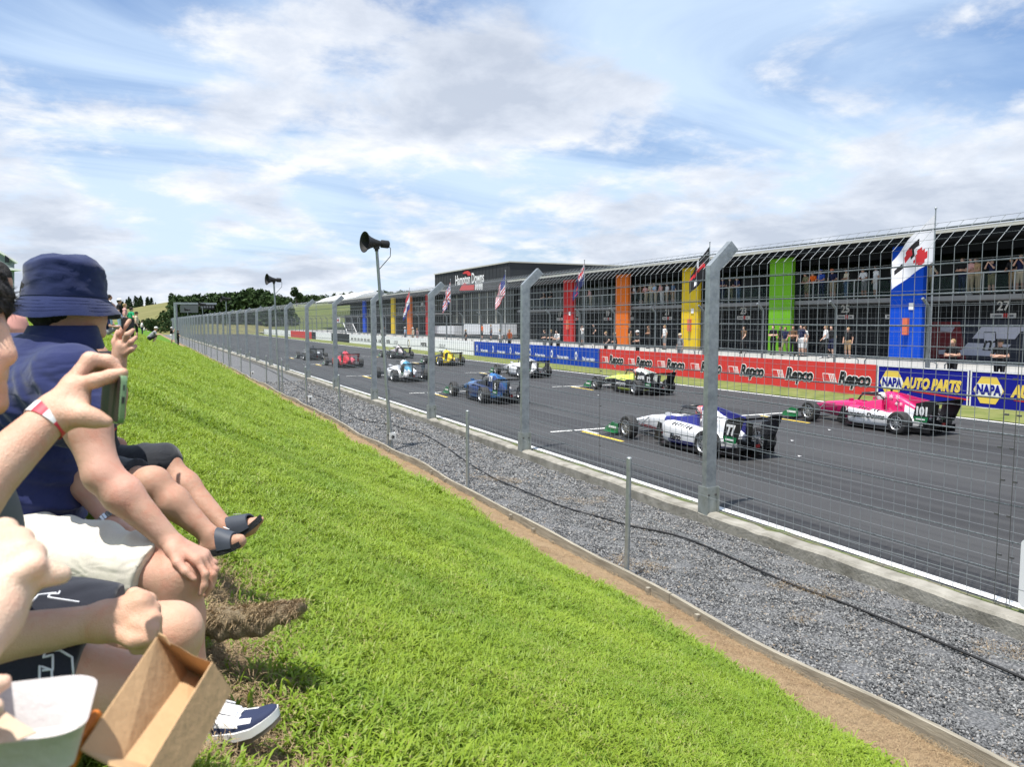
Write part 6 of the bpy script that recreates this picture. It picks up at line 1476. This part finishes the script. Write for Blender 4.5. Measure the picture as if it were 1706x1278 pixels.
m = MB(); m.prism([cP+Mp @ Vector((x, y, .0043)) for x, y in rrect(.0715, .033, .008)], Mp @ Vector((0, 0, .0006))); m.build('screen', mat('phone_screen', (.030, .020, .020), .45, spec=.08), ph, 30)
m = MB(); m.box(cP+Mp @ Vector((-.0742, 0, 0)), (.0012, .010, .0035), 0, Mp); m.box(cP+Mp @ Vector((-.0742, .018, 0)), (.0012, .008, .002), 0, Mp); m.build('port', black, ph, 30)
# ================= third spectator beyond the man
Cc = root('spectator in black shorts and slides sitting beyond the man, raising a hand with a phone', W(110, 850, 3.2))
nkC = W(118, 570, 3.2); hdC = W(122, 492, 3.2); shc = W(150, 598, 3.02); sh2 = W(100, 595, 3.4); elC = W(186, 690, 2.92); wrC = W(196, 608, 2.92); el2 = W(120, 720, 3.45); wr2 = W(200, 740, 3.35)
h1, h2 = W(128, 800, 3.12), W(140, 790, 3.35); k1, k2 = W(254, 806, 2.98), W(272, 772, 3.25); a1, a2 = W(350, 893, 3.0), W(376, 880, 3.18)
torC = [cone(h1, h2, .12, .12, .05), cone((h1+h2)/2+Vector((0, 0, .05)), W(112, 660, 3.22), .14, .145, .06), cone(W(112, 660, 3.22), nkC+Vector((0, 0, -.06)), .145, .09, .06), cone(shc, sh2, .07, .07, .05)]
limC = chain([shc, elC], [.056, .046], .03)+chain([elC, elC.lerp(wrC, .4), wrC], [.045, .045, .028], .02)+chain([sh2, el2, wr2], [.055, .044, .028], .03)+chain([h1, k1], [.09, .062], .04)+chain([h2, k2], [.09, .062], .04)+[ell(k1, (.058, .058, .06), .03), ell(k2, (.058, .058, .06), .03)]
limC += chain([k1, k1.lerp(a1, .35), a1], [.055, .06, .036], .03)+chain([k2, k2.lerp(a2, .35), a2], [.055, .058, .036], .03)
ft1, ft2 = W(346, 914, 3.0), W(372, 902, 3.17)
limC += [cone(a1, ft1, .035, .034, .02), cone(ft1, W(398, 902, 2.98), .032, .03, .02)]+[cone(a2, ft2, .036, .034, .02), cone(ft2, W(415, 878, 3.15), .034, .034, .02), cone(W(415, 878, 3.15), W(434, 866, 3.14), .030, .018, .02)]
headC = [cone(nkC, hdC, .06, .058, .03), ell(hdC, (.085, .085, .115), .02)]
hC = ch([(196, 608, 2.92), (203, 578, 2.92)], [.028, .026], .014)+ch([(196, 606, 2.94), (198, 572, 2.95)], [.026, .022], .014)
hC += ch([(196, 575, 2.93), (199, 556, 2.92), (208, 543, 2.93), (216, 534, 2.95)], [.0125, .0115, .0105, .009])+ch([(205, 575, 2.92), (212, 558, 2.90), (222, 550, 2.93)], [.012, .011, .009])+ch([(208, 582, 2.91), (218, 570, 2.90), (226, 562, 2.93)], [.0115, .0105, .009])+ch([(208, 590, 2.91), (220, 582, 2.90), (226, 576, 2.93)], [.011, .0095, .008])+ch([(196, 590, 2.95), (190, 570, 2.98), (196, 552, 3.0)], [.013, .011, .009])
solid('body', [torC+limC, headC, [cone(elC.lerp(wrC, .5), wrC, .036, .028, .015)]+hC], [.010, .009, .0045], [skC], Cc)
solid('shirt', [torC+chain([shc, shc.lerp(elC, .35)], [.06, .055], .03)+chain([sh2, sh2.lerp(el2, .5)], [.06, .055], .03)], .011, [mat('black_tee', (.016, .017, .02), .85)], Cc, inflate=.014, post=lambda F, P: cut(F-folds(P, fd, .006), P, nkC+Vector((0, 0, -.03)), DN), it=1)
tC = (k1-h1).normalized()
solid('shorts', [torC[:1]+chain([h1, h1.lerp(k1, .97)], [.10, .078], .05)+chain([h2, h2.lerp(k2, .97)], [.10, .078], .05)], .009, [blackc], Cc, inflate=.010, post=lambda F, P: cut(F-folds(P, sfd, .006), P, h1.lerp(k1, .80), -tC-FW*.1), it=1)
solid('hair', [[ell(hdC+Vector((0, 0, .02))-RT*.01, (.09, .09, .105), .02)]], .012, [hairk], Cc)
def slide(heel, toe, parent, upv):
    d = toe-heel; L = d.length; d.normalize(); s = d.cross(upv).normalized(); u_ = s.cross(d); o = heel-Vector(parent.location); P = lambda x, y, z: o+d*x*L+s*y+u_*z
    t_ = ob('slide_sandal', None, parent); m = MB(); m.loft([[P(x, -w, 0+z), P(x, w, z), P(x, w, .024+z), P(x, -w, .024+z)] for x, w, z in ((0, .028, 0), (.06, .038, 0), (.3, .036, 0), (.6, .045, 0), (.85, .044, .006), (.96, .03, .012), (1, .01, .016))]); m.build('sole', mat('slide_sole', (.014, .016, .018), .8, bump=.5, bscale=200), t_, 50)
    m = MB(); secs = []
    for x, h, w in ((.48, .082, .044), (.6, .072, .046), (.72, .060, .047), (.82, .050, .046)):
        secs.append([P(x, w*math.cos(math.pi*k/10), .020+h*math.sin(math.pi*k/10)**.8) for k in range(11)]+[P(x, w*.9*math.cos(math.pi*k/10), .018+h*.9*math.sin(math.pi*k/10)**.8) for k in range(10, -1, -1)])
    m.loft(secs); m.build('strap', mat('slide_strap', (.05, .06, .08), .6), t_, 50)
    m = MB(); m.prism([P(.58, -.022, .094), P(.70, -.018, .082), P(.72, -.010, .082), P(.60, -.008, .096)], u_*.002); m.build('strap_mark', whitel, t_, 30)
slide(W(360, 920, 3.16), W(441, 872, 3.13), Cc, Vector((0, 0, 1))-RT*.5); slide(W(338, 928, 3.0), W(408, 914, 2.98), Cc, Vector((0, 0, 1)))
ph2 = ob('mobile_phone', None, None, W(213, 541, 2.96), label='small black phone pinched in the raised hand beyond the man in the hat', cat='phone')
m = MB(); Mq = Matrix((FW, Vector((0, 0, 1)), RT)).transposed(); m.loft([[Mq @ Vector((x*s, y*s, z)) for x, y in rrect(.045, .026, .007)] for s, z in ((.98, -.004), (1, -.002), (1, .002), (.98, .004))]); m.build('case', black, ph2, 40); m = MB(); m.prism([Mq @ Vector((x, y, -.0042)) for x, y in rrect(.042, .023, .006)], Mq @ Vector((0, 0, -.0006))); m.build('screen', MATS['phone_screen'], ph2, 30)
MB_red = solid('red_sleeve_trim', [[cone(W(178, 715, 2.98), W(186, 712, 2.96), .022, .018, .01)]], .005, [plain('trim_red', (.60, .05, .035), .6)], Cc)
# ================= person in pink behind, mostly hidden
E = root('spectator in a pink top mostly hidden between the two nearest heads', W(-20, 700, 4.3))
tE = [cone(W(-25, 690, 4.3), W(-20, 590, 4.3), .15, .15, .05), cone(W(-20, 590, 4.3), W(-12, 530, 4.3), .15, .10, .05), cone(W(14, 545, 4.2), W(-40, 545, 4.4), .08, .08, .05)]
hE = [cone(W(-10, 530, 4.3), W(-8, 480, 4.3), .06, .06, .03), ell(W(-8, 470, 4.3), (.085, .085, .115), .02)]
solid('body', [tE+hE+chain([W(14, 548, 4.2), W(24, 620, 4.15), W(40, 690, 4.1)], [.06, .045, .03], .03)+chain([W(-25, 690, 4.25), W(90, 690, 4.1), W(130, 790, 4.15)], [.1, .07, .04], .04)+chain([W(-25, 690, 4.4), W(90, 680, 4.35), W(130, 780, 4.35)], [.1, .07, .04], .04)], .016, [skC], E)
solid('top', [tE+chain([W(14, 548, 4.2), W(20, 600, 4.18)], [.065, .06], .03)], .014, [mat('pink_top', (.62, .30, .26), .85)], E, inflate=.016, post=lambda F, P: F-folds(P, fd, .008), it=1)
solid('hair', [[ell(W(-10, 462, 4.3), (.09, .09, .10), .02)]], .016, [hairk], E)
# ================= neighbour of the camera: hands, lap
D = root('pale-armed spectator close to the camera with a hand raised at the left edge', CAM-RT*.55+Vector((FW.x, FW.y, 0))*.05-Vector((0, 0, .80)))
sD = CAM-RT*.42+Vector((0, 0, -.12)); sD2 = CAM-RT*.78+Vector((0, 0, -.12)); w1 = W(-22, 1035, .70); e1 = W(-330, 1420, .50); w2 = W(-120, 1190, .60); e2 = W(-520, 1500, .45)
o_ = D.location; hD = CAM-RT*.60+Vector((0, 0, .10)); hipD = CAM-RT*.58+Vector((0, 0, -.68))
kD = W(110, 1560, .74); kD2 = CAM-RT*.62+Vector((FW.x, FW.y, 0))*.45+Vector((0, 0, -.62))
bD = [cone(hipD-RT*.08, hipD+RT*.08, .12, .12, .05), cone(hipD, CAM-RT*.60+Vector((0, 0, -.2)), .13, .13, .06), cone(sD, sD2, .06, .06, .05)]+chain([sD, e1, e1.lerp(w1, .4), w1], [.05, .04, .038, .025], .03)+chain([sD2, e2, w2], [.05, .04, .025], .03)+chain([hipD+RT*.08, kD], [.085, .06], .04)+chain([hipD-RT*.08, kD2], [.085, .06], .04)+chain([kD, kD+Vector((.1, -.02, -.42))], [.055, .035], .03)+chain([kD2, kD2+Vector((.1, 0, -.42))], [.055, .035], .03)+[cone(CAM-RT*.60+Vector((0, 0, -.12)), hD, .055, .055, .03), ell(hD, (.085, .085, .115), .02)]
hd1 = [cone(e1.lerp(w1, .6), w1, .033, .025, .015)]+ch([(-22, 1035, .70), (8, 935, .745)], [.025, .026], .014)+ch([(-25, 1030, .70), (-20, 920, .745)], [.024, .026], .014)+ch([(-15, 1020, .70), (30, 960, .735)], [.022, .022], .014)
for x, y, dd in ((8, 884, .765), (33, 900, .755), (53, 924, .745)): hd1 += ch([(x-45, y+14, dd-.01), (x, y, dd), (x+2, y+20, dd-.02), (x-24, y+34, dd-.03)], [.0125, .0118, .0112, .010], .006)
hd1 += ch([(30, 962, .738), (66, 958, .738), (88, 957, .74), (105, 958, .745)], [.0145, .0108, .0098, .0085], .007)
hd2 = [cone(e2.lerp(w2, .7), w2, .03, .025, .015)]+ch([(-120, 1190, .60), (-60, 1165, .625)], [.025, .022], .014)+ch([(-60, 1165, .625), (-25, 1146, .635), (7, 1137, .64)], [.010, .009, .0068])+ch([(-62, 1178, .615), (-30, 1170, .60), (-8, 1180, .59)], [.010, .009, .007])
solid('body', [bD, hd1, hd2], [.012, .0032, .0032], [skD], D)
solid('shirt', [bD[:3]+chain([sD, sD.lerp(e1, .4)], [.055, .05], .03)], .014, [mat('white_tee', (.6, .6, .6), .85)], D, inflate=.014)
solid('shorts', [bD[:1]+chain([hipD+RT*.08, (hipD+RT*.08).lerp(kD, .8)], [.095, .08], .04)+chain([hipD-RT*.08, (hipD-RT*.08).lerp(kD2, .8)], [.095, .08], .04)], .014, [blackc], D, inflate=.012)
# ================= food tray, fry and carton
tr = ob('food_tray', None, None, W(10, 1200, .63), label='white paper food tray held at the lower left edge', cat='food tray'); o = Vector(tr.location)
pw = mat('tray_paper', (.58, .555, .555), .7, col2=(.53, .505, .505), scale=30, bump=.15, bscale=80)
cR = W(10, 1186, .635)-o; uT = (W(153, 1168, .655)-W(10, 1186, .635)); vT = (W(20, 1246, .585)-W(62, 1140, .675))*.5; nT = uT.cross(vT).normalized(); nT = nT if nT.z > 0 else -nT
def loop(sx, sy, dz, n=6, rr=.42):
    out = []
    for cx, cy, a0 in ((1-rr, 1-rr, 0), (-1.6+rr, 1-rr, 90), (-1.6+rr, -1+rr, 180), (1-rr, -1+rr, 270)):
        for k in range(n+1): t = R(a0+90*k/n); out.append(cR+uT*sx*(cx+rr*math.cos(t))+vT*sy*(cy+rr*math.sin(t))+nT*dz)
    return out
m = MB(); m.loft([loop(.82, .74, -.040), loop(1.0, 1.0, 0), loop(1.012, 1.018, .0005), loop(.992, .985, -.0005), loop(.805, .72, -.0388)], 0, False)
i0 = len(m.v)-28; m.f.append(tuple(range(i0, i0+28))); m.m.append(0); m.f.append(tuple(range(27, -1, -1))); m.m.append(0); m.build('tray', pw, tr, 50)
m = MB(); m.prism([W(-60, 1180, .650)-o, W(6, 1186, .640)-o, W(34, 1206, .628)-o, W(62, 1222, .618)-o, W(20, 1240, .606)-o, W(-60, 1252, .600)-o], nT*.0012); m.build('napkin', mat('napkin', (.52, .40, .29), .8, bump=.4, bscale=60), tr, 30)
m = MB()
for q in range(14): m.box(cR+uT*random.uniform(.1, .6)+vT*random.uniform(-.1, .5)+nT*-.037, (random.uniform(.002, .006),)*3)
m.build('crumbs', mat('crumb', (.55, .38, .22), .8), tr, 30, kind='stuff')
fr = ob('sweet_potato_fry', None, None, W(140, 1235, .69), label='single orange sweet potato fry between tray and carton', cat='food'); o = Vector(fr.location)
fp = [W(104, 1300, .655)-o, W(122, 1262, .67)-o, W(134, 1232, .685)-o, W(150, 1205, .70)-o, W(163, 1188, .71)-o]; m = MB(); m.tube(fp, [.0055, .0060, .0064, .0062, .0045], 7); m.build('fry', mat('fry_orange', (.62, .19, .02), .6, col2=(.42, .10, .01), scale=60, bump=.4, bscale=200), fr, 50)
bx = ob('food_carton', None, None, W(255, 1180, .78), label='open brown cardboard food carton at the bottom left', cat='carton'); o = Vector(bx.location)
kraft = mat('kraft_board', (.52, .34, .185), .8, col2=(.47, .305, .165), scale=18, detail=6, bump=.12, bscale=90, spec=.15)
def panel(name, pts, th=.0016):
    p = [W(*a)-o for a in pts]; n_ = (p[1]-p[0]).cross(p[2]-p[0]).normalized(); m = MB(); m.prism(p, n_*th); return m.build(name, kraft, bx, 30)
panel('back_wall', [(136, 1249, .660), (262, 1062, .860), (314, 1118, .905), (206, 1266, .700)])
panel('base', [(206, 1266, .700), (314, 1118, .905), (384, 1152, .905), (309, 1292, .705)])
panel('front_wall', [(309, 1292, .7045), (384, 1152, .9045), (352, 1104, .852), (238, 1292, .645)])
panel('end_wall', [(262, 1062, .8605), (300, 1079, .858), (320, 1092, .856), (352, 1104, .8525), (384, 1152, .9055), (314, 1118, .9055)])
panel('torn_flap', [(262, 1062, .861), (264, 1056, .858), (275, 1062, .857), (283, 1076, .858)])
panel('near_wall', [(136, 1249, .6595), (206, 1266, .6995), (309, 1292, .704), (238, 1292, .6445), (180, 1272, .650)])
# ------------------------------------------------------------------ scattered stuff: grass, gravel, straw
def scatter(name, label, cat, P, S, Rt, I, protos):
    me = bpy.data.meshes.new(name); me.vertices.add(len(P)); me.vertices.foreach_set('co', np.ascontiguousarray(P, np.float32).ravel())
    a = me.attributes.new('scl', 'FLOAT', 'POINT'); a.data.foreach_set('value', np.ascontiguousarray(S, np.float32))
    a = me.attributes.new('rot', 'FLOAT_VECTOR', 'POINT'); a.data.foreach_set('vector', np.ascontiguousarray(Rt, np.float32).ravel())
    a = me.attributes.new('idx', 'INT', 'POINT'); a.data.foreach_set('value', np.ascontiguousarray(I, np.int32))
    o = ob(name, me, label=label, cat=cat, kind='stuff')
    ng = bpy.data.node_groups.new(name, 'GeometryNodeTree'); ng.interface.new_socket('Geometry', in_out='INPUT', socket_type='NodeSocketGeometry'); ng.interface.new_socket('Geometry', in_out='OUTPUT', socket_type='NodeSocketGeometry')
    N = ng.nodes; L = ng.links; gi = N.new('NodeGroupInput'); go = N.new('NodeGroupOutput'); ip = N.new('GeometryNodeInstanceOnPoints'); jn = N.new('GeometryNodeJoinGeometry')
    for p in reversed(protos):
        oi = N.new('GeometryNodeObjectInfo'); oi.inputs['Object'].default_value = p; oi.inputs['As Instance'].default_value = True; L.new(oi.outputs['Geometry'], jn.inputs[0])
    def at(nm, t):
        q = N.new('GeometryNodeInputNamedAttribute'); q.data_type = t; q.inputs['Name'].default_value = nm; return q.outputs['Attribute']
    er = N.new('FunctionNodeEulerToRotation'); L.new(at('rot', 'FLOAT_VECTOR'), er.inputs[0])
    L.new(gi.outputs[0], ip.inputs['Points']); L.new(jn.outputs[0], ip.inputs['Instance']); ip.inputs['Pick Instance'].default_value = True
    L.new(at('idx', 'INT'), ip.inputs['Instance Index']); L.new(er.outputs[0], ip.inputs['Rotation']); L.new(at('scl', 'FLOAT'), ip.inputs['Scale']); L.new(ip.outputs[0], go.inputs[0])
    md = o.modifiers.new('scatter', 'NODES'); md.node_group = ng; return o
def proto(name, me): return bpy.data.objects.new(name, me)
def blade_mat():
    m = bpy.data.materials.new('grass_blade'); m.use_nodes = True; g = G(m.node_tree)
    t = g.n('ShaderNodeTexCoord').outputs['Object']; z = g.n('ShaderNodeSeparateXYZ', {0: t}).outputs[2]; rnd = g.n('ShaderNodeObjectInfo').outputs['Random']
    pos = g.n('ShaderNodeNewGeometry').outputs['Position']
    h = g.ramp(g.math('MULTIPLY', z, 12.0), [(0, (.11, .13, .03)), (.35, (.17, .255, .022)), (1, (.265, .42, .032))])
    h = g.mix(g.ramp(rnd, [(.0, 0), (1, .55)]), h, (.36, .47, .05))
    h = g.mix(g.ramp(g.noise(pos, .9, 4, .6), [(.40, 0), (.66, .55)]), h, (.10, .20, .02))
    h = g.mix(g.ramp(g.math('ADD', g.noise(pos, 60, 2, .5), g.math('MULTIPLY', g.math('SUBTRACT', g.noise(pos, 2.2, 3, .6), .5), .35)), [(.60, 0), (.72, .8)]), h, (.42, .36, .17))
    d = g.n('ShaderNodeBsdfPrincipled', {'Base Color': h, 'Roughness': .5, 'Specular IOR Level': .3}); tr = g.n('ShaderNodeBsdfTranslucent', {'Color': g.mix(.5, h, (.40, .52, .03))})
    mx = g.n('ShaderNodeMixShader', {0: .32, 1: d.outputs[0], 2: tr.outputs[0]}); g.n('ShaderNodeOutputMaterial', {0: mx.outputs[0]}); return m
BLM = blade_mat()
def tuft(seed, n=13, h=.075, rad=.035):
    r = random.Random(seed); m = MB()
    for k in range(n):
        a = r.uniform(0, 6.28); b = Vector((r.gauss(0, rad*.6), r.gauss(0, rad*.6), -.012)); le = r.uniform(.15, 1.15); d = Vector((math.cos(a)*le, math.sin(a)*le, 1)).normalized(); L = h*r.uniform(.6, 1.2); w = r.uniform(.0024, .0042); s = Vector((-math.sin(a), math.cos(a), 0))
        p1 = b+d*L*.5; p2 = b+d*L*.8+Vector((math.cos(a), math.sin(a), -.1))*L*.14; p3 = b+d*L+Vector((math.cos(a), math.sin(a), -.55))*L*.32
        m.add([b-s*w, b+s*w, p1+s*w, p1-s*w, p2+s*w*.75, p2-s*w*.75, p3], [(0, 1, 2, 3), (3, 2, 4, 5), (5, 4, 6)])
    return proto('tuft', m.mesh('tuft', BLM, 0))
TU = [tuft(s) for s in range(5)]
def in_view(x, y, z, mx=90, my=120):
    d = np.stack([x, y, z-CAMZ], -1); f = d @ np.array(FW); px = 853+FPX*(d @ np.array(RT))/f; py = 639-FPX*(d @ np.array(UP))/f
    return (f > .3) & (px > -mx) & (px < 1706+mx) & (py > -my) & (py < 1278+my)
bodies_keep = []
def grass_pts(y0, y1, dens, sc):
    n = int((4.5+8)*(y1-y0)*dens); q = RNG.uniform(-8, 4.5, n); y = RNG.uniform(y0, y1, n); x = q+bend(y); z = bank(x, y)
    ok = in_view(x, y, z); x, y, z, q = x[ok], y[ok], z[ok], q[ok]
    ed = dirt_edge(y)+.05*RNG.normal(size=len(y)); dp = patch_d(x, y); ok = (q < ed) & ((dp > .15+.05*RNG.normal(size=len(y))) | (RNG.uniform(size=len(y)) < .05))
    x, y, z, q, dp = x[ok], y[ok], z[ok], q[ok], dp[ok]
    s = sc*RNG.uniform(.65, 1.25, len(x))*(1+.25*wob(x*.8, y*.8))*(1+.45*np.exp(-((dirt_edge(y)-q)/.25)**2))*np.where(dp < .4, 1.2, 1)
    return np.stack([x, y, z], -1), s
pp = [grass_pts(.6, 5, 1350, .80), grass_pts(5, 10, 760, .98), grass_pts(10, 20, 240, 1.55), grass_pts(20, 42, 75, 2.2), grass_pts(42, 90, 18, 3.0)]
P = np.concatenate([a for a, _ in pp]); S = np.concatenate([b for _, b in pp]); n = len(P)
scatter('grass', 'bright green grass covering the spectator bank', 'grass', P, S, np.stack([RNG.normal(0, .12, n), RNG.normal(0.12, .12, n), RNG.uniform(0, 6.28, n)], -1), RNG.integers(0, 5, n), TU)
print('grass tufts', n)
# gravel stones
def stone_mat():
    m = bpy.data.materials.new('gravel_stone'); m.use_nodes = True; g = G(m.node_tree); rnd = g.n('ShaderNodeObjectInfo').outputs['Random']
    c = g.ramp(rnd, [(0, (.05, .052, .056)), (.35, (.115, .118, .122)), (.7, (.20, .203, .206)), (.93, (.32, .32, .32)), (1, (.30, .24, .18))])
    b = g.n('ShaderNodeBsdfPrincipled', {'Base Color': c, 'Roughness': .8, 'Specular IOR Level': .25}); g.n('ShaderNodeOutputMaterial', {0: b.outputs[0]}); return m
SM = stone_mat()
def stone(seed):
    r = random.Random(seed); bm = bmesh.new(); bmesh.ops.create_icosphere(bm, subdivisions=1, radius=1)
    sx, sy, sz = r.uniform(.8, 1.3), r.uniform(.6, 1.0), r.uniform(.45, .8)
    for v in bm.verts: v.co = Vector((v.co.x*sx, v.co.y*sy, v.co.z*sz))*r.uniform(.72, 1.2)
    me = bpy.data.meshes.new('stone'); bm.to_mesh(me); bm.free(); me.materials.append(SM); return proto('stone', me)
ST = [stone(s) for s in range(6)]
def grav(y0, y1, dens, r0, r1):
    n = int(2.36*(y1-y0)*dens); q = RNG.uniform(4.93, 7.32, n); y = RNG.uniform(y0, y1, n); x = q+bend(y); z = ZG+.018*wob(q*2, y*2)+.01*wob(q*6, y*5)+RNG.uniform(-.003, .010, n)
    ok = in_view(x, y, z); return np.stack([x, y, z], -1)[ok], RNG.uniform(r0, r1, n)[ok]
gp = [grav(2.5, 7.5, 3600, .007, .0165), grav(7.5, 12, 2600, .008, .018), grav(12, 20, 900, .013, .026), grav(20, 40, 300, .022, .038)]
P = np.concatenate([a for a, _ in gp]); S = np.concatenate([b for _, b in gp]); n = len(P)
scatter('gravel', 'loose grey crushed stone between timber edging and kerb', 'gravel', P, S, RNG.uniform(0, 6.28, (n, 3)), RNG.integers(0, 6, n), ST)
# dry clippings
STM = mat('straw', (.36, .27, .155), .85, col2=(.22, .15, .085), scale=3, coord='Generated')
def straw(seed):
    r = random.Random(seed); m = MB()
    for k in range(9):
        a = r.uniform(0, 6.28); b = Vector((r.gauss(0, .05), r.gauss(0, .05), r.uniform(.0, .012))); d = Vector((math.cos(a), math.sin(a), r.uniform(-.05, .3))); L = r.uniform(.02, .055); w = r.uniform(.0006, .0013); s = Vector((-math.sin(a), math.cos(a), .2)); c = b+d*L*.5+Vector((0, 0, r.uniform(0, .012))); e = b+d*L+s*r.uniform(-.01, .01)
        m.add([b-s*w, b+s*w, c+s*w, c-s*w, e], [(0, 1, 2, 3), (3, 2, 4)])
    return proto('straw', m.mesh('straw', STM, 0))
SW = [straw(s) for s in range(5)]
pts = []
n = 9000; y = 3+32*RNG.uniform(size=n)**1.6; q = RNG.uniform(4.05, 5.0, n); x = q+bend(y); pts.append(np.stack([x, y, bank(x, y)+.012], -1))
n = 60000; q = RNG.uniform(-1.5, 1.2, n); y = RNG.uniform(1.2, 4.2, n); ok = patch_d(q, y) < .19; pts.append(np.stack([q, y, bank(q, y)-.012], -1)[ok][:14000])
n = 9000; q = RNG.uniform(4.95, 7.2, n); y = RNG.uniform(3, 14, n); ok = (wob(q*1.3, y*1.1, 1, .7)+.25*wob(q*5, y*5) > .66); pts.append(np.stack([q, y, q*0+ZG+.03], -1)[ok])
P = np.concatenate(pts); ok = in_view(P[:, 0], P[:, 1], P[:, 2]); P = P[ok]; n = len(P)
scatter('dry_clippings', 'dry straw-coloured grass clippings on bare earth and gravel edge', 'straw', P, RNG.uniform(.55, 1.1, n), np.stack([RNG.normal(0, .2, n), RNG.normal(0, .2, n), RNG.uniform(0, 6.28, n)], -1), RNG.integers(0, 5, n), SW)
# torn strip of dry turf sticking out over the grass
c0 = W(345, 1035, 2.35); c1 = W(500, 1018, 2.42)
tf = ob('turf_clod', None, None, (c0+c1)/2, label='torn matted strip of dry brown turf beside the man\'s shin', cat='turf'); o = np.array(tuple(tf.location))
ps = [cone(c0.lerp(c1, t)+Vector((0, 0, .010*math.sin(t*9+w*40)))+FW*w, c0.lerp(c1, t+.12)+Vector((0, 0, .010*math.sin(t*9+1+w*40)))+FW*(w+.012*math.sin(t*17)), .017+.005*math.sin(t*13+w*60), .018+.005*math.sin(t*11), .02) for w in (-.035, 0, .035) for t in (0, .12, .24, .36, .48, .6, .72, .84)]
ps += [cone(c0.lerp(c1, t)+Vector((0, 0, -.03))+FW*.03, c0.lerp(c1, t+.2)+Vector((0, 0, -.03))-FW*.03, .03, .03, .02) for t in (0, .2, .4)]
solid('soil', [ps], .007, [mat('turf_soil', (.19, .145, .09), .95, col2=(.32, .25, .155), scale=40, bump=1, bscale=120)], tf, post=lambda F, P: F-.006*np.sin(P[..., 0]*130)*np.sin(P[..., 1]*110+P[..., 2]*90))
r = random.Random(3); m = MB()
for k in range(3600):
    t = r.random(); a = r.uniform(0, 6.28); rr = r.uniform(.030, .046); ax_ = (c1-c0).normalized(); u_ = ax_.orthogonal().normalized(); v_ = ax_.cross(u_)
    b = c0.lerp(c1, t*1.02)+FW*(math.cos(a)*.055)+Vector((0, 0, 1))*(math.sin(a)*.026+.004)-tf.location; d = (ax_*r.gauss(0, 1)+FW*r.gauss(0, .8)+Vector((0, 0, r.gauss(0, .25)))).normalized(); L = r.uniform(.012, .040); s = d.cross(Vector((r.random(), r.random(), r.random()))).normalized()*r.uniform(.0006, .0013); e = b+d*L+Vector((0, 0, -.25*L)); c_ = b+d*L*.5+Vector((0, 0, .004))
    m.add([b-s, b+s, c_+s, c_-s, e], [(0, 1, 2, 3), (3, 2, 4)])
m.build('matted_stalks', STM, tf, 0, kind='stuff')
